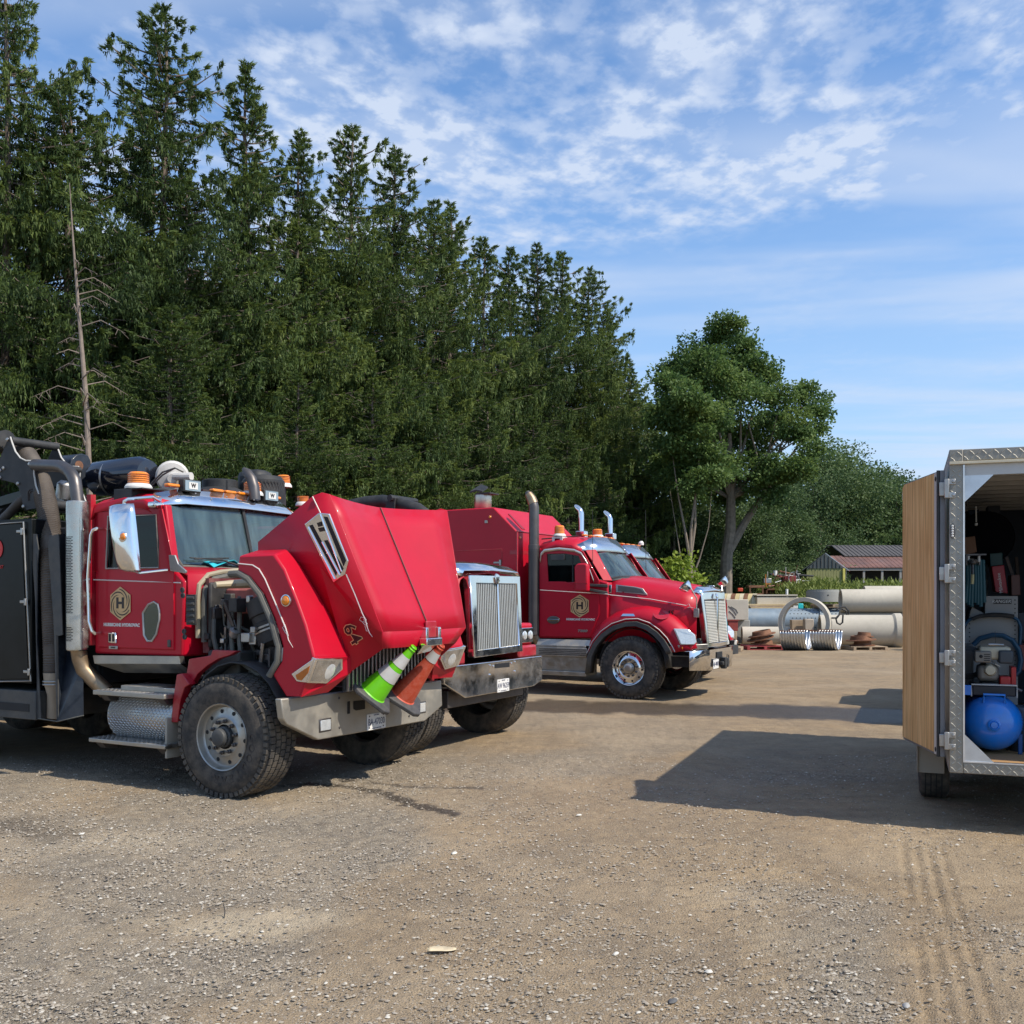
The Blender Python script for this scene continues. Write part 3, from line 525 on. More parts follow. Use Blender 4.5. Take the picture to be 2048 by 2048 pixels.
far = [(1345, 850, 58, 0, 'dark leafy tree in the gap between the last spruce and the big maple'), (1295, 770, 66, 1, 'thin-crowned leafy tree with sky showing through, next to the last spruce'), (1395, 1010, 60, 2, 'dark leafy tree low behind the slim maple'), (1470, 1000, 64, 1, 'shaded leafy tree right behind the largest maple trunk'), (1545, 960, 66, 0, 'leafy tree below the right arm of the largest maple'),
 (1600, 893, 84, 2, 'rounded leafy tree just right of the largest maple'), (1650, 888, 84, 0, 'tall bluish leafy tree left of the skyline dip'), (1712, 893, 100, 1, 'farthest leafy tree, a rounded bluish crown above the shed roofs'), (1765, 935, 92, 2, 'leafy tree stepping down to the right of the farthest crown'), (1800, 962, 86, 0, 'light green tree behind the barn, close to the plywood door'), (1668, 980, 84, 1, 'leafy tree standing behind the small shed'), (1735, 1000, 88, 2, 'lighter leafy tree right above the barn roof'),
 (1600, 1040, 80, 0, 'low shaggy tree left of the small shed'), (1850, 1010, 90, 1, 'leafy tree showing between the plywood door and the trailer'), (1920, 1000, 88, 2, 'leafy tree hidden mostly behind the trailer'), (1515, 1060, 60, 2, 'small leafy tree behind the scrap heap'), (1350, 1000, 56, 1, 'leafy tree filling the space below the slim maple crown'), (1500, 1010, 57, 0, 'leafy tree low behind the forked maple limb'), (1690, 930, 88, 2, 'broad leafy tree above the small shed ridge'), (1740, 925, 96, 0, 'broad rounded tree over the barn roof'), (1640, 940, 78, 1, 'leafy tree between the big maple and the small shed'), (1570, 1010, 70, 2, 'leafy tree behind the scrap heap and its drum'), (1430, 1080, 58, 0, 'bushy tree behind the last truck mirrors')]
for i, (px, top, D, v, lb) in enumerate(far):
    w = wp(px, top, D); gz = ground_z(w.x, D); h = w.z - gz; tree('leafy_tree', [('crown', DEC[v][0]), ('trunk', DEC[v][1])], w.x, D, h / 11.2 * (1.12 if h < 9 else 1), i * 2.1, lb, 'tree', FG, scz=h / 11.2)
# sapling, bushes, weeds
sx_, sy_ = wp(1352, 1190, 44).x, 44; e = empty('sapling', (sx_, sy_, 0), 0, 'bright yellow-green sapling at the foot of the last spruces', 'sapling')
LEAFY = leaf_mat('yellow_green_leaves', (.10, .16, .02), (.20, .28, .03), (.30, .36, .05), .35)
link('crown', blob_crown([(-.1, 0, 2.7, .55), (.15, 0, 3.2, .4), (-.3, 0, 2.1, .5), (.3, 0, 1.6, .45), (.6, 0, 2.3, .4)], 1600, 9, .17, LEAFY), e); MB().tube([(0, 0, -.1), (0, 0, 2.9)], [.04, .012], 6).build('trunk', BARKM, e)
def weeds(name, n_, x0, x1, y0, y1, h0, h1, seed, label, c=None):
    r = np.random.default_rng(seed); xx = x0 + (x1 - x0) * r.random(n_); yy = y0 + (y1 - y0) * r.random(n_); zz = base_h(xx, yy); cl = fbm(xx * .8, yy * .8, seed); h = (h0 + (h1 - h0) * cl * (.6 + .6 * r.random(n_)))
    Vs, Fs, Ts = [], [], []; nv = 0
    for k in range(7):
        t = r.random(n_); C = np.stack([xx + r.normal(size=n_) * .10, yy + r.normal(size=n_) * .10, zz + h * (.05 + .85 * k / 6 * (.8 + .2 * t))], 1); a = r.random(n_) * 6.28; D = nrm(np.stack([np.cos(a) * .6, np.sin(a) * .6, .5 + r.random(n_) * .7], 1)); Wd = nrm(np.cross(D, r.normal(size=(n_, 3))))
        v, f, c_ = cards(C, D, Wd, .16 + .16 * r.random(n_), .045 + .03 * r.random(n_), np.clip(.25 * r.random(n_) + .5 * cl + .05 * k, 0, 1)); Vs.append(v); Fs.append(f + nv); Ts.append(c_); nv += len(v)
    return tag(link(name, npmesh(name, np.concatenate(Vs), np.concatenate(Fs), [c or WEED], {'t': np.concatenate(Ts)})), label, 'weeds', kind='stuff')
WEED = leaf_mat('tall_weeds', (.06, .09, .02), (.12, .17, .035), (.22, .26, .06), .3)
WEEDB = leaf_mat('dry_weeds', (.09, .09, .03), (.17, .16, .06), (.26, .22, .10), .3)
weeds('weeds', 15000, 13.2, 26, 45.5, 56, 1.0, 2.1, 51, 'tall green weeds growing along the bank behind the concrete pipes')
weeds('weeds', 7000, 6.5, 13.6, 44.5, 50.5, .2, .8, 52, 'dry yellowish weeds around the scrap heap', WEEDB)
weeds('weeds', 5000, 3.0, 9.5, 44.5, 50, .5, 1.3, 53, 'green weeds at the wood edge beyond the last truck')
weeds('undergrowth', 9000, -24, 4, 34, 60, .4, 1.8, 54, 'dark undergrowth on the ground beneath the spruces')
# ---------------------------------------------------------------- shared vehicle pieces
def ring_plate(mb, outer, inner, d):
    d = Vector(d); n = len(outer); o = [Vector(p) for p in outer]; i = [Vector(p) for p in inner]
    v = o + i + [p + d for p in o] + [p + d for p in i]; f = []
    for k in range(n):
        j = (k + 1) % n; f += [(k, j, n + j, n + k), (2 * n + k, 3 * n + k, 3 * n + j, 2 * n + j), (k, 2 * n + k, 2 * n + j, j), (n + k, n + j, 3 * n + j, 3 * n + k)]
    return mb.add(v, f)
def arc(c, r, a0, a1, n, f): return [f(c, r, R(a0 + (a1 - a0) * k / n)) for k in range(n + 1)]
def wheel(parent, u, v, Rr=.548, w=.38, side=-1, blocks=54, rimm=None, treaded=True, z=None, lettering=False, steer=0):
    "side -1: outer face looks to -v"
    z = Rr - .012 if z is None else z; rimm = rimm or ALU; ax = (0, side, 0); o = (u, v, z)
    tb = MB().lathe([(.285, -.05), (.292, .0), (.33, .012), (.40, .022), (.47, .016), (Rr - .045, -.005), (Rr - .014, -.03), (Rr - .012, -w / 2), (Rr - .014, -w + .03), (Rr - .05, -w + .005), (.42, -w - .02), (.30, -w), (.285, -w + .06)], o, ax, 64)
    W_ = tb.build('wheel', RUBBER, parent, smooth=40)
    if treaded:
        mb = MB(); rows = 5; ww = (w - .05) / rows
        for i in range(blocks):
            for r_ in range(rows):
                a = 2 * math.pi * (i + (.5 if r_ % 2 else 0)) / blocks; c, s_ = math.cos(a), math.sin(a); M = Matrix(((c, 0, -s_), (0, 1, 0), (s_, 0, c))).transposed(); cv = -side * (.025 + ww * (r_ + .5))
                mb.rbox((u + c * (Rr - .010), v + cv, z + s_ * (Rr - .010)), (.030, ww - .014, 2 * math.pi * Rr / blocks - .011), M.transposed())
        mb.build('tread', TREAD, W_, smooth=0)
        mb = MB()
        for i in range(blocks):
            a = 2 * math.pi * (i + .5) / blocks; c, s_ = math.cos(a), math.sin(a); M = Matrix(((c, 0, -s_), (0, 1, 0), (s_, 0, c))); mb.rbox((u + c * (Rr - .032), v + side * -.003, z + s_ * (Rr - .032)), (.04, .022, 2 * math.pi * Rr / blocks * .62), M)
        mb.build('shoulder_lug', TREAD, W_, smooth=0)['kind'] = 'stuff'
    MB().lathe([(.302, .004), (.298, .012), (.288, .006), (.280, -.03), (.272, -.05), (.262, -.058), (.21, -.050), (.175, -.040), (.168, -.034), (.11, -.034), (.105, -.06)], o, ax, 56).build('rim', rimm, W_, smooth=35)
    MB().lathe([(.098, -.07), (.094, -.01), (.082, .0), (.085, .030), (.078, .036), (.074, .052), (.06, .060), (.03, .062), (0, .062)], o, ax, 24).build('hub', GREYPL if rimm is ALU else STEEL, W_, smooth=35)
    for i in range(10):
        a = 2 * math.pi * (i + .3) / 10; c = (u + .142 * math.cos(a), v - side * .034 * 1, z + .142 * math.sin(a)); c = Vector(c); MB().lathe([(.019, 0), (.019, .022), (.013, .026), (.012, .042), (0, .044)], c, ax, 7).build('lug_nut', SOOT, W_, smooth=20)
        a += .33; c = Vector((u + .228 * math.cos(a), v - side * .051, z + .228 * math.sin(a))); MB().lathe([(.019, .0015), (0, .0015)], c, ax, 14).build('hand_hole', DARK, W_, smooth=0)
    if lettering:
        mb = MB()
        for i, ch in enumerate('GOODYEAR'):
            a = R(4 - i * 14.5); rr = .375; p = Vector((u + rr * math.cos(a), v + side * .018, z + rr * math.sin(a))); rad = Vector((math.cos(a), 0, math.sin(a))); tn = Vector((math.sin(a), 0, -math.cos(a)))
            t = text('t', ch, p, tn, rad, .075, TREAD, None, .004); mb.add([tuple(q.co) for q in t.data.vertices], [tuple(q.vertices) for q in t.data.polygons]); bpy.data.objects.remove(t)
        mb.build('sidewall_lettering', mat('dark_lettering', (.035, .03, .028), .6), W_, smooth=0)
    return W_
def beacon(parent, p, r=.085, h=.13, dark=False, name='beacon'):
    o = MB().lathe([(r * 1.25, 0), (r * 1.25, .02), (r * 1.08, .045), (r * 1.0, .05)], p, (0, 0, 1), 22).build(name, WHITE, parent)
    MB().lathe([(r * .98, .045), (r * .95, h * .7), (r * .9, h * .92), (r * .75, h), (0, h)], p, (0, 0, 1), 22).build('lens', AMBER, o)
    mb = MB()
    for k in range(5): mb.lathe([(r * .985, .05 + h * .13 * k), (r * 1.01, .054 + h * .13 * k), (r * .975, .058 + h * .13 * k)], p, (0, 0, 1), 22)
    mb.build('lens_rib', AMBERD, o); return o
def marker(parent, p, d, s=(.075, .035, .028)):
    M = Matrix.Identity(3); o = MB().box((p[0] - s[1], p[1] - s[0], p[2] - .005), (p[0] + s[1], p[1] + s[0], p[2] + s[2])).build('clearance_light', AMBER, parent, bevel=.012); return o
def emblem(parent, c, xd, yd, s):
    "gold hexagon, twisted ring of blades and a letter"
    c, xd, yd = Vector(c), Vector(xd).normalized(), Vector(yd).normalized(); n = xd.cross(yd); f = lambda a, r, o=0: c + xd * (r * math.cos(a)) + yd * (r * math.sin(a)) + n * o
    hx = [f(R(90 + 60 * k), s) for k in range(6)]; pl = MB().prism(hx, n * .003).build('company_emblem', GOLD, parent, smooth=0)
    mb = MB()
    for k in range(6):
        rows = [[], []]
        for i in range(13):
            t = i / 12; a = R(95 + 60 * k - 118 * t); r0 = s * (.85 - .36 * t); w = s * .10 * math.sin(math.pi * min(1, t * .8 + .2)) * .8
            rows[0].append(f(a, r0 + w * .5, .0045)); rows[1].append(f(a, r0 - w * .5, .0045))
        mb.sheet(rows)
    mb.build('ring_blade', INK, pl, smooth=0)
    text('emblem_letter', 'H', c + n * .005, xd, yd, s * .62, INK, pl, .001, sx=1.15, bold=.006); return pl
def lugs(mb, f, nx, ny, ln=.028, w=.008, h=.0022):
    "raised diamond-plate lugs on a surface f(i, j) -> (point, x dir, y dir)"
    for i in range(nx):
        for j in range(ny):
            p, xd, yd = f(i, j); s_ = 1 if (i + j) % 2 else -1; a = (xd + yd * s_).normalized(); b_ = (xd - yd * s_).normalized(); n_ = xd.cross(yd).normalized()
            mb.add([p - a * ln / 2, p - b_ * w / 2, p + a * ln / 2, p + b_ * w / 2, p + n_ * h - a * ln * .22, p + n_ * h + a * ln * .22], [(0, 1, 4), (1, 2, 5), (1, 5, 4), (2, 3, 5), (3, 0, 4), (3, 4, 5)])
    return mb
def curl(pts, r, name, parent, m=None): return MB().tube(pts, r, 6).build(name, m or STRIPE, parent)
# ---------------------------------------------------------------- truck 1: the near vacuum truck with its hood tipped forward
T1 = Fr((-2.58, 9.1), 29); P, Q = T1.P, T1.Q
t1 = empty('vacuum_truck', (-2.58, 9.1, 0), -T1.a, 'nearest red vacuum truck, hood tipped forward and two traffic cones on its bumper', 'truck', 'red trucks parked side by side')
wheel(t1, 0, 0, lettering=True); wheel(t1, 0, 2.44, side=1)
for du in (-4.4, -5.75): wheel(t1, du, 0, treaded=False); wheel(t1, du, 2.44, side=1, treaded=False)
mb = MB().box((-7.0, .82, .62), (.62, .9, .86)).box((-7.0, 1.6, .62), (.62, 1.68, .86)).box((.3, .82, .55), (.62, 1.68, .8)).box((-.06, .4, .42), (.06, 2.1, .54)); mb.build('chassis', MATTE, t1, bevel=.008)
# cab shell
def rect(u0, z0, u1, z1, v): return [(u0, v, z0), (u1, v, z0), (u1, v, z1), (u0, v, z1)]
cab = MB().prism([(-1.92, .20, 1.215), (-.70, .20, 1.22), (-.665, .20, 1.93), (-.80, .20, 2.035), (-1.92, .20, 2.045)], (0, 2.1, 0)).build('cab', RED, t1, bevel=.025)
rf = MB(); sec = []
for u, zt, ve in ((-1.93, 2.63, .20), (-1.90, 2.71, .22), (-1.5, 2.755, .22), (-1.22, 2.73, .22), (-1.06, 2.665, .23)):
    sec.append([(u, ve - .015, zt - .10), (u, ve, zt - .03), (u, ve + .10, zt + .02), (u, .8, zt + .06), (u, 1.7, zt + .06), (u, 2.4 - ve, zt + .02), (u, 2.5 - ve, zt - .03), (u, 2.515 - ve, zt - .10)])
rf.sheet(sec).build('roof', RED, t1, solid=.03, smooth=40)
MB().prism([(-1.93, .19, 2.625), (-.97, .19, 2.625), (-.97, .19, 2.655), (-1.93, .19, 2.655)], (0, .02, 0)).build('roof_gutter', RED, t1)
MB().box((-1.93, .2, 2.03), (-1.86, 2.3, 2.68)).build('cab_back_panel', RED, t1, bevel=.01)
for v0 in (.2, 2.22):
    MB().prism([(-1.92, v0, 2.04), (-1.80, v0, 2.04), (-1.80, v0, 2.64), (-1.92, v0, 2.64)], (0, .08, 0)).build('pillar', RED, t1)
    MB().prism([(-.98, v0, 2.0), (-.80, v0, 2.0), (-.925, v0, 2.66), (-1.07, v0, 2.66)], (0, .08, 0)).build('pillar', RED, t1, bevel=.015)
dr = ring_plate(MB(), [(-1.84, .185, 1.28), (-1.3, .185, 1.28), (-.80, .185, 1.28), (-.80, .185, 2.1), (-.955, .185, 2.62), (-1.35, .185, 2.625), (-1.84, .185, 2.62), (-1.84, .185, 2.1)],
                [(-1.73, .185, 2.06), (-1.35, .185, 2.055), (-.995, .185, 2.06), (-.995, .185, 2.3), (-1.03, .185, 2.565), (-1.35, .185, 2.58), (-1.70, .185, 2.575), (-1.74, .185, 2.3)], (0, .03, 0)).build('door', RED, t1, bevel=.008)
win = [(-1.73, .19, 2.06), (-.995, .19, 2.06), (-1.03, .19, 2.565), (-1.70, .19, 2.575)]
MB().prism([(a, .2, c) for a, _, c in win], (0, .008, 0)).build('side_window', SIDEG, t1)
MB().tube([(a, .183, c) for a, _, c in win + win[:1]], .008, 5).build('window_trim', STEEL, dr)
emblem(dr, P(241, 1207, .18), (1, 0, 0), (0, 0, 1), .165)
text('door_lettering', 'HURRICANE HYDROVAC', P(243, 1250, .183), (1, 0, 0), (0, 0, 1), .032, WHITE, dr, .002, sx=1.02, bold=.0018)
lt = P(226, 1276, .185); MB().box((lt.x - .055, .168, lt.z - .05), (lt.x + .055, .186, lt.z + .055)).build('door_latch', CHROME, dr, bevel=.012); MB().box((lt.x - .038, .164, lt.z - .035), (lt.x - .012, .17, lt.z + .04)).box((lt.x + .012, .164, lt.z - .035), (lt.x + .036, .17, lt.z + .04)).build('latch_recess', DARK, dr)
lt = P(227, 1295, .185); MB().box((lt.x - .062, .178, lt.z - .016), (lt.x + .062, .187, lt.z + .016)).build('maker_plate', STEEL, dr, bevel=.004); text('plate_lettering', '4900SB', (lt.x, .177, lt.z), (1, 0, 0), (0, 0, 1), .016, INK, dr, .001)
ph = [P(x, y, .182) for x, y in ((286, 1226), (297, 1209), (308, 1204), (316, 1209), (319, 1222), (319, 1240), (313, 1268), (304, 1282), (295, 1282), (288, 1270))]
MB().tube(ph + ph[:1], .011, 8).build('porthole_frame', STEEL, dr); MB().prism(ph, (0, .006, 0)).build('porthole_pane', GREEN_TINT, dr)
lt = P(339, 1287, .185); MB().box((lt.x - .02, .172, lt.z - .035), (lt.x + .02, .187, lt.z + .035)).build('lock_cover', GREYPL, dr, bevel=.01)
MB().tube([P(187, 1159.5, .178), P(361, 1165.5, .192)], .006, 5).build('pinstripe', STRIPE, t1)
MB().prism([(-1.905, .17, 1.20), (-.71, .17, 1.225), (-.69, .17, 1.155), (-1.88, .17, 1.12)], (0, .06, 0)).add([(-1.88, .17, 1.12), (-.69, .17, 1.155), (-.655, .30, 1.06), (-1.61, .30, 1.03)], [(0, 1, 2, 3)]).build('cab_skirt', ALU, t1, smooth=20)
for x, y in ((365.5, 1180), (366.5, 1191), (369, 1263), (370, 1274)): p = P(x, y, .19); MB().lathe([(.026, .0), (.026, .01), (.018, .012), (.016, .004), (0, .004)], p, (0, -1, 0), 16).build('round_port', GREYPL, t1)
a, b_ = P(373, 1189, .188), P(390, 1250, .188); vt = MB().box((a.x, .182, b_.z), (b_.x + .01, .2, a.z)).build('cowl_vent', MATTE, t1, bevel=.004)
for k in range(5): z = b_.z + .03 + (a.z - b_.z - .06) * k / 4; MB().tube([(a.x + .02, .175, z), (b_.x, .175, z)], .014, 6).build('vent_knob', GREYPL, vt)
# windscreen, wipers, dash, seats
wb, wt = [(-.885, .30, 2.10), (-.80, 1.25, 2.09), (-.885, 2.20, 2.10)], [(-1.01, .33, 2.66), (-.96, 1.25, 2.70), (-1.01, 2.17, 2.66)]
for i in (0, 1): MB().prism([wb[i], wb[i + 1], wt[i + 1], wt[i]], (-.01, 0, 0)).build('windscreen', WIND, t1, smooth=0)
MB().tube([Vector(wb[1]) + Vector((.012, 0, 0)), Vector(wt[1]) + Vector((.012, 0, 0))], .018, 6).build('windscreen_divider', MATTE, t1)
MB().tube([wt[0], (-.95, .275, 2.4), (-.87, .275, 2.16), (-.85, .34, 2.07), (-.79, 1.25, 2.05), (-.85, 2.16, 2.07), (-.87, 2.225, 2.16), wt[2]], .022, 8).build('windscreen_seal', SEAL, t1)
MB().box((-1.2, .3, 1.7), (-.9, 2.2, 2.09)).build('dashboard', GREYPL, t1, bevel=.03)
for v in (.75, 1.75): MB().box((-1.8, v - .24, 1.55), (-1.3, v + .24, 1.7)).box((-1.85, v - .24, 1.6), (-1.7, v + .24, 2.35)).build('seat', GREYPL, t1, bevel=.05)
MB().lathe([(.20, 0), (.215, .012), (.20, .024)], (-1.16, 1.75, 2.12), (-.6, 0, .8), 24).build('steering_wheel', MATTE, t1)
cl = MB(); rows = [[(-.93 + .07 * i, .62 + .07 * j, 2.095 + .05 * math.sin(i * 1.8 + j) * math.sin(j * .9 + .4) ** 2 + .02) for j in range(8)] for i in range(3)]; o = cl.sheet(rows).build('cloth', TEAL, None, solid=.004); o.matrix_world = Matrix.Translation(t1.location) @ Matrix.Rotation(-T1.a, 4, 'Z'); tag(o, 'turquoise cloth lying on the dashboard behind the nearest windscreen', 'cloth')
o = MB().box((-.97, 1.62, 2.10), (-.955, 1.8, 2.48)).build('paper_sheet', mat('pale_green_card', (.45, .72, .62), .6), None); o.matrix_world = Matrix.Translation(t1.location) @ Matrix.Rotation(-T1.a, 4, 'Z'); tag(o, 'pale green perforated card standing behind the right half of the nearest windscreen', 'card')
MB().tube([(-.78, 1.15, 2.07), (-.80, .8, 2.15), (-.835, .42, 2.16)], [.012, .010, .006], 6).tube([(-.82, .46, 2.15), (-.80, .9, 2.17)], .008, 5).build('wiper', MATTE, t1)
MB().tube([(-.74, 1.55, 2.08), (-.80, 1.9, 2.17), (-.82, 2.1, 2.2)], .009, 6).build('wiper', MATTE, t1)
MB().sheet([[(-.87, .24, 2.06), (-.79, 1.25, 2.05), (-.87, 2.26, 2.06)], [(-.66, .22, 1.98), (-.60, 1.25, 2.02), (-.66, 2.28, 1.98)], [(-.655, .22, 1.6), (-.60, 1.25, 1.6), (-.655, 2.28, 1.6)]]).build('cowl', RED, t1, solid=.02, smooth=50)
# sun visor over the windscreen, in chrome
vb = [(-1.06, .20, 2.655), (-.955, .48, 2.685), (-.90, 1.25, 2.69), (-.955, 2.02, 2.685), (-1.06, 2.30, 2.655)]; vt_ = [(-1.20, .30, 2.78), (-1.115, .50, 2.835), (-1.09, 1.25, 2.855), (-1.115, 2.0, 2.835), (-1.20, 2.20, 2.78)]
vf = [(a - .0, b_, c + .006) for a, b_, c in vb]; vs = MB().sheet([vt_, vb]).build('sun_visor', CHROME, t1, solid=.008, smooth=20)
for k in range(9):
    t = .08 + .105 * k; p = Vector((-.985 - .16 * abs(t - .5) ** 1.6, .30 + 1.9 * t, 2.745 + .04 * (k % 2))); MB().lathe([(.009, 0), (.006, .006), (0, .007)], p + Vector((.012, 0, .02)), (.8, 0, .5), 8).build('rivet', STEEL, vs)
MB().sheet([[(-1.085, .27, 2.655), (-.99, 1.25, 2.67), (-1.085, 2.23, 2.655)], [(-1.0, .30, 2.54), (-.955, 1.25, 2.56), (-1.0, 2.2, 2.54)]]).build('shade_strip', mat('tinted_strip', (.01, .014, .03), .12, coat=1), t1, solid=.004)
# roof lights
for x, y in ((344, 977), (433, 987), (459, 989), (484, 991), (549, 1003)): q_ = Q(x, y + 5, -1.13); marker(t1, (-1.13, q_.y, 2.865), 0)
def worklamp(p, name='work_lamp'):
    o = MB().box((p[0] - .05, p[1] - .115, p[2] - .062), (p[0] + .03, p[1] + .115, p[2] + .062)).build(name, MATTE, t1, bevel=.01)
    MB().box((p[0] + .03, p[1] - .10, p[2] - .05), (p[0] + .036, p[1] + .10, p[2] + .05)).build('lamp_glass', mat('lamp_glass', (.25, .32, .36), .1, coat=1), o); MB().box((p[0] + .037, p[1] - .055, p[2] - .034), (p[0] + .040, p[1] + .06, p[2] + .034)).build('lamp_sticker', WHITE, o)
    text('sticker_letter', 'W', (p[0] + .042, p[1] + .003, p[2]), (0, 1, 0), (0, 0, 1), .042, INK, o, .001, bold=.002); MB().box((p[0] - .02, p[1] - .02, p[2] - .10), (p[0] + .01, p[1] + .02, p[2] - .06)).build('lamp_foot', MATTE, o)
for x, y in ((381, 972), (539, 992)): q_ = Q(x, y, -1.1); worklamp((-1.1, q_.y, q_.z))
p = P(277, 978, .35); MB().box((p.x - .20, .22, p.z - .17), (p.x + .05, .55, p.z - .005)).box((p.x + .05, .22, p.z - .02), (p.x + .20, .5, p.z - .005)).build('beacon_bracket', MATTE, t1, bevel=.005); beacon(t1, p, .105, .165)
q_ = Q(505, 992, -1.18); beacon(t1, q_, .095, .15); q_ = Q(567, 975, -1.9); beacon(t1, q_, .082, .15); MB().tube([(q_.x, q_.y, q_.z), (q_.x, q_.y, 2.5)], .03, 8).build('beacon_post', MATTE, t1)
q_ = Q(606, 1012, -1.9); beacon(t1, q_, .075, .12)
# mirror on its bracket
mo = [P(x, y, -.13) for x, y in ((217, 1024), (228, 1014), (253, 1010), (264, 1017), (283, 1124), (277, 1134), (248, 1138), (237, 1131))]
rows = []
for i in range(9):
    t = i / 8; lx = mo[1].lerp(mo[6], t) if 0 else (mo[0] + Vector((.0, 0, .05))).lerp(mo[7] - Vector((0, 0, .03)), t); rx = (mo[3] + Vector((0, 0, .03))).lerp(mo[5] - Vector((0, 0, .03)), t); en = .35 + .65 * math.sin(math.pi * min(1, max(0, .5 + (t - .5) * .92))) ** .35; row = []
    for j in range(11): a_ = math.pi * j / 10; c_ = (lx + rx) / 2; w_ = (rx - lx) / 2; row.append(c_ - w_ * math.copysign(abs(math.cos(a_)) ** .75, math.cos(a_)) * (.90 + .10 * en) + Vector((0, -.10 * math.sin(a_) ** .6 * en + .03, 0)))
    rows.append(row)
rows = [[(rows[0][0] + rows[0][-1]) / 2 * 1.0 + (p - (rows[0][0] + rows[0][-1]) / 2) * .75 + Vector((0, .03, .022)) for p in rows[0]]] + rows + [[(rows[-1][0] + rows[-1][-1]) / 2 + (p - (rows[-1][0] + rows[-1][-1]) / 2) * .75 + Vector((0, .03, -.022)) for p in rows[-1]]]
mb = MB().sheet(rows); nR = len(rows); mb.f.append(tuple(range(11))); mb.f.append(tuple(range((nR - 1) * 11, nR * 11))[::-1]); mb.f.append(tuple([i * 11 for i in range(nR)] + [i * 11 + 10 for i in range(nR - 1, -1, -1)])); mr_ = mb.build('mirror', CHROME, t1, smooth=55)
MB().lathe([(.02, .0), (.055, .0), (.05, .012), (.03, .018), (0, .02)], P(246, 1074, -.185), (0, -1, 0), 20).build('mirror_marker', CHROME, mr_); o = MB().lathe([(.034, 0), (.03, .012), (0, .018)], P(246, 1073, -.198), (0, -1, 0), 16).build('mirror_lens', AMBER, mr_)
MB().tube([P(248, 1012, -.11), P(249, 1002, -.11), P(256, 998, -.10), P(305, 994, .05), P(319, 1002, .18)], .015, 8).tube([P(267, 1136, -.11), P(271, 1143, -.10), P(280, 1146, -.06), P(335, 1140, .17)], .013, 8).build('mirror_arm', CHROME, t1)
MB().prism([P(x, y, .178) for x, y in ((337, 1110), (349, 1110), (356, 1128), (372, 1142), (371, 1147), (340, 1142))], (0, .02, 0)).build('mirror_bracket', STEEL, t1, bevel=.004)
MB().box((-1.10, .13, 2.63), (-.99, .24, 2.69)).build('mirror_clamp', CHROME, t1, bevel=.02)
MB().tube([P(203, 1058, .17), P(194, 1057, .09), P(186, 1060, .07), P(182, 1070, .07), P(176, 1159, .07), P(178, 1243, .07), P(184, 1262, .07), P(190, 1267, .09), P(200, 1266, .17)], .016, 8).build('grab_handle', CHROME, t1)
# steps, tank
def step(u0, u1, z0, z1, v0=-.02, dv=.27):
    o = MB().box((u0, v0, z0), (u1, v0 + dv, z1)).build('step', ALU, t1, bevel=.006); mb = lugs(MB(), lambda i, j: (Vector((u0 + .02 + (u1 - u0 - .04) * i / 33, v0 + .02 + (dv - .04) * j / 8, z1 + .0005)), Vector((1, 0, 0)), Vector((0, 1, 0))), 34, 9); mb.build('tread_lug', STEEL, o, smooth=0)['kind'] = 'stuff'
    for u in (u0 + .10, u1 - .10): MB().prism([(u - .03, v0 + .02, z0), (u - .03, v0 + .22, z0), (u - .03, v0 + .22, z0 - .07), (u - .03, v0 + .08, z0 - .06)], (.09, 0, 0)).build('step_bracket', SOOT, o, bevel=.004)
step(-1.67, -.70, .838, .882); step(-1.73, -.69, .378, .418)
MB().box((-1.42, .1, .882), (-.66, .42, .93)).build('battery_lid', ALU, t1, bevel=.006)
tk = []
for j in range(9): a = R(-58 + 116 * j / 8); tk.append([(-1.60, .36 - .27 * math.cos(a), .628 + .25 * math.sin(a)), (-.735, .36 - .27 * math.cos(a), .628 + .25 * math.sin(a))])
o = MB().sheet(tk).build('fuel_tank', ALU, t1, solid=.02, smooth=60)
def ft(i, j): a = R(-54 + 108 * j / 18); return Vector((-1.58 + .83 * i / 34, .36 - .272 * math.cos(a), .628 + .252 * math.sin(a))), Vector((1, 0, 0)), Vector((0, .27 * math.sin(a), .25 * math.cos(a))).normalized()
lugs(MB(), ft, 35, 19, .032, .011, .004).build('tank_lug', GALV, o, smooth=0)['kind'] = 'stuff'
MB().box((-1.60, .30, .42), (-.735, .8, .84)).build('tank_box', SOOT, t1)
MB().box((-.745, .03, .285), (-.72, .40, .66)).build('mud_flap', mat('dusty_flap', (.36, .33, .27), .7, var=.1), t1, bevel=.006)
# rear fender pieces
MB().prism([P(x, y, .09) for x, y in ((353, 1349), (363, 1347), (379, 1369), (369, 1375), (361, 1398), (355, 1445), (342, 1445), (346, 1396))], (0, .09, 0)).build('fender_rear_strip', REDLOW, t1, bevel=.008)
MB().prism([P(x, y, .16) for x, y in ((378, 1318), (421, 1311), (425, 1300), (473, 1302), (459, 1311), (438, 1317), (415, 1331), (395, 1348), (384, 1368), (370, 1362))], (0, .07, 0)).build('splash_shield', REDLOW, t1, bevel=.006)
wl_ = [[(.60 * math.cos(R(a)), v, .54 + .66 * math.sin(R(a))) for v in (.16, .55)] for a in range(15, 176, 16)]; MB().sheet(wl_).build('inner_fender', MATTE, t1, solid=.015)
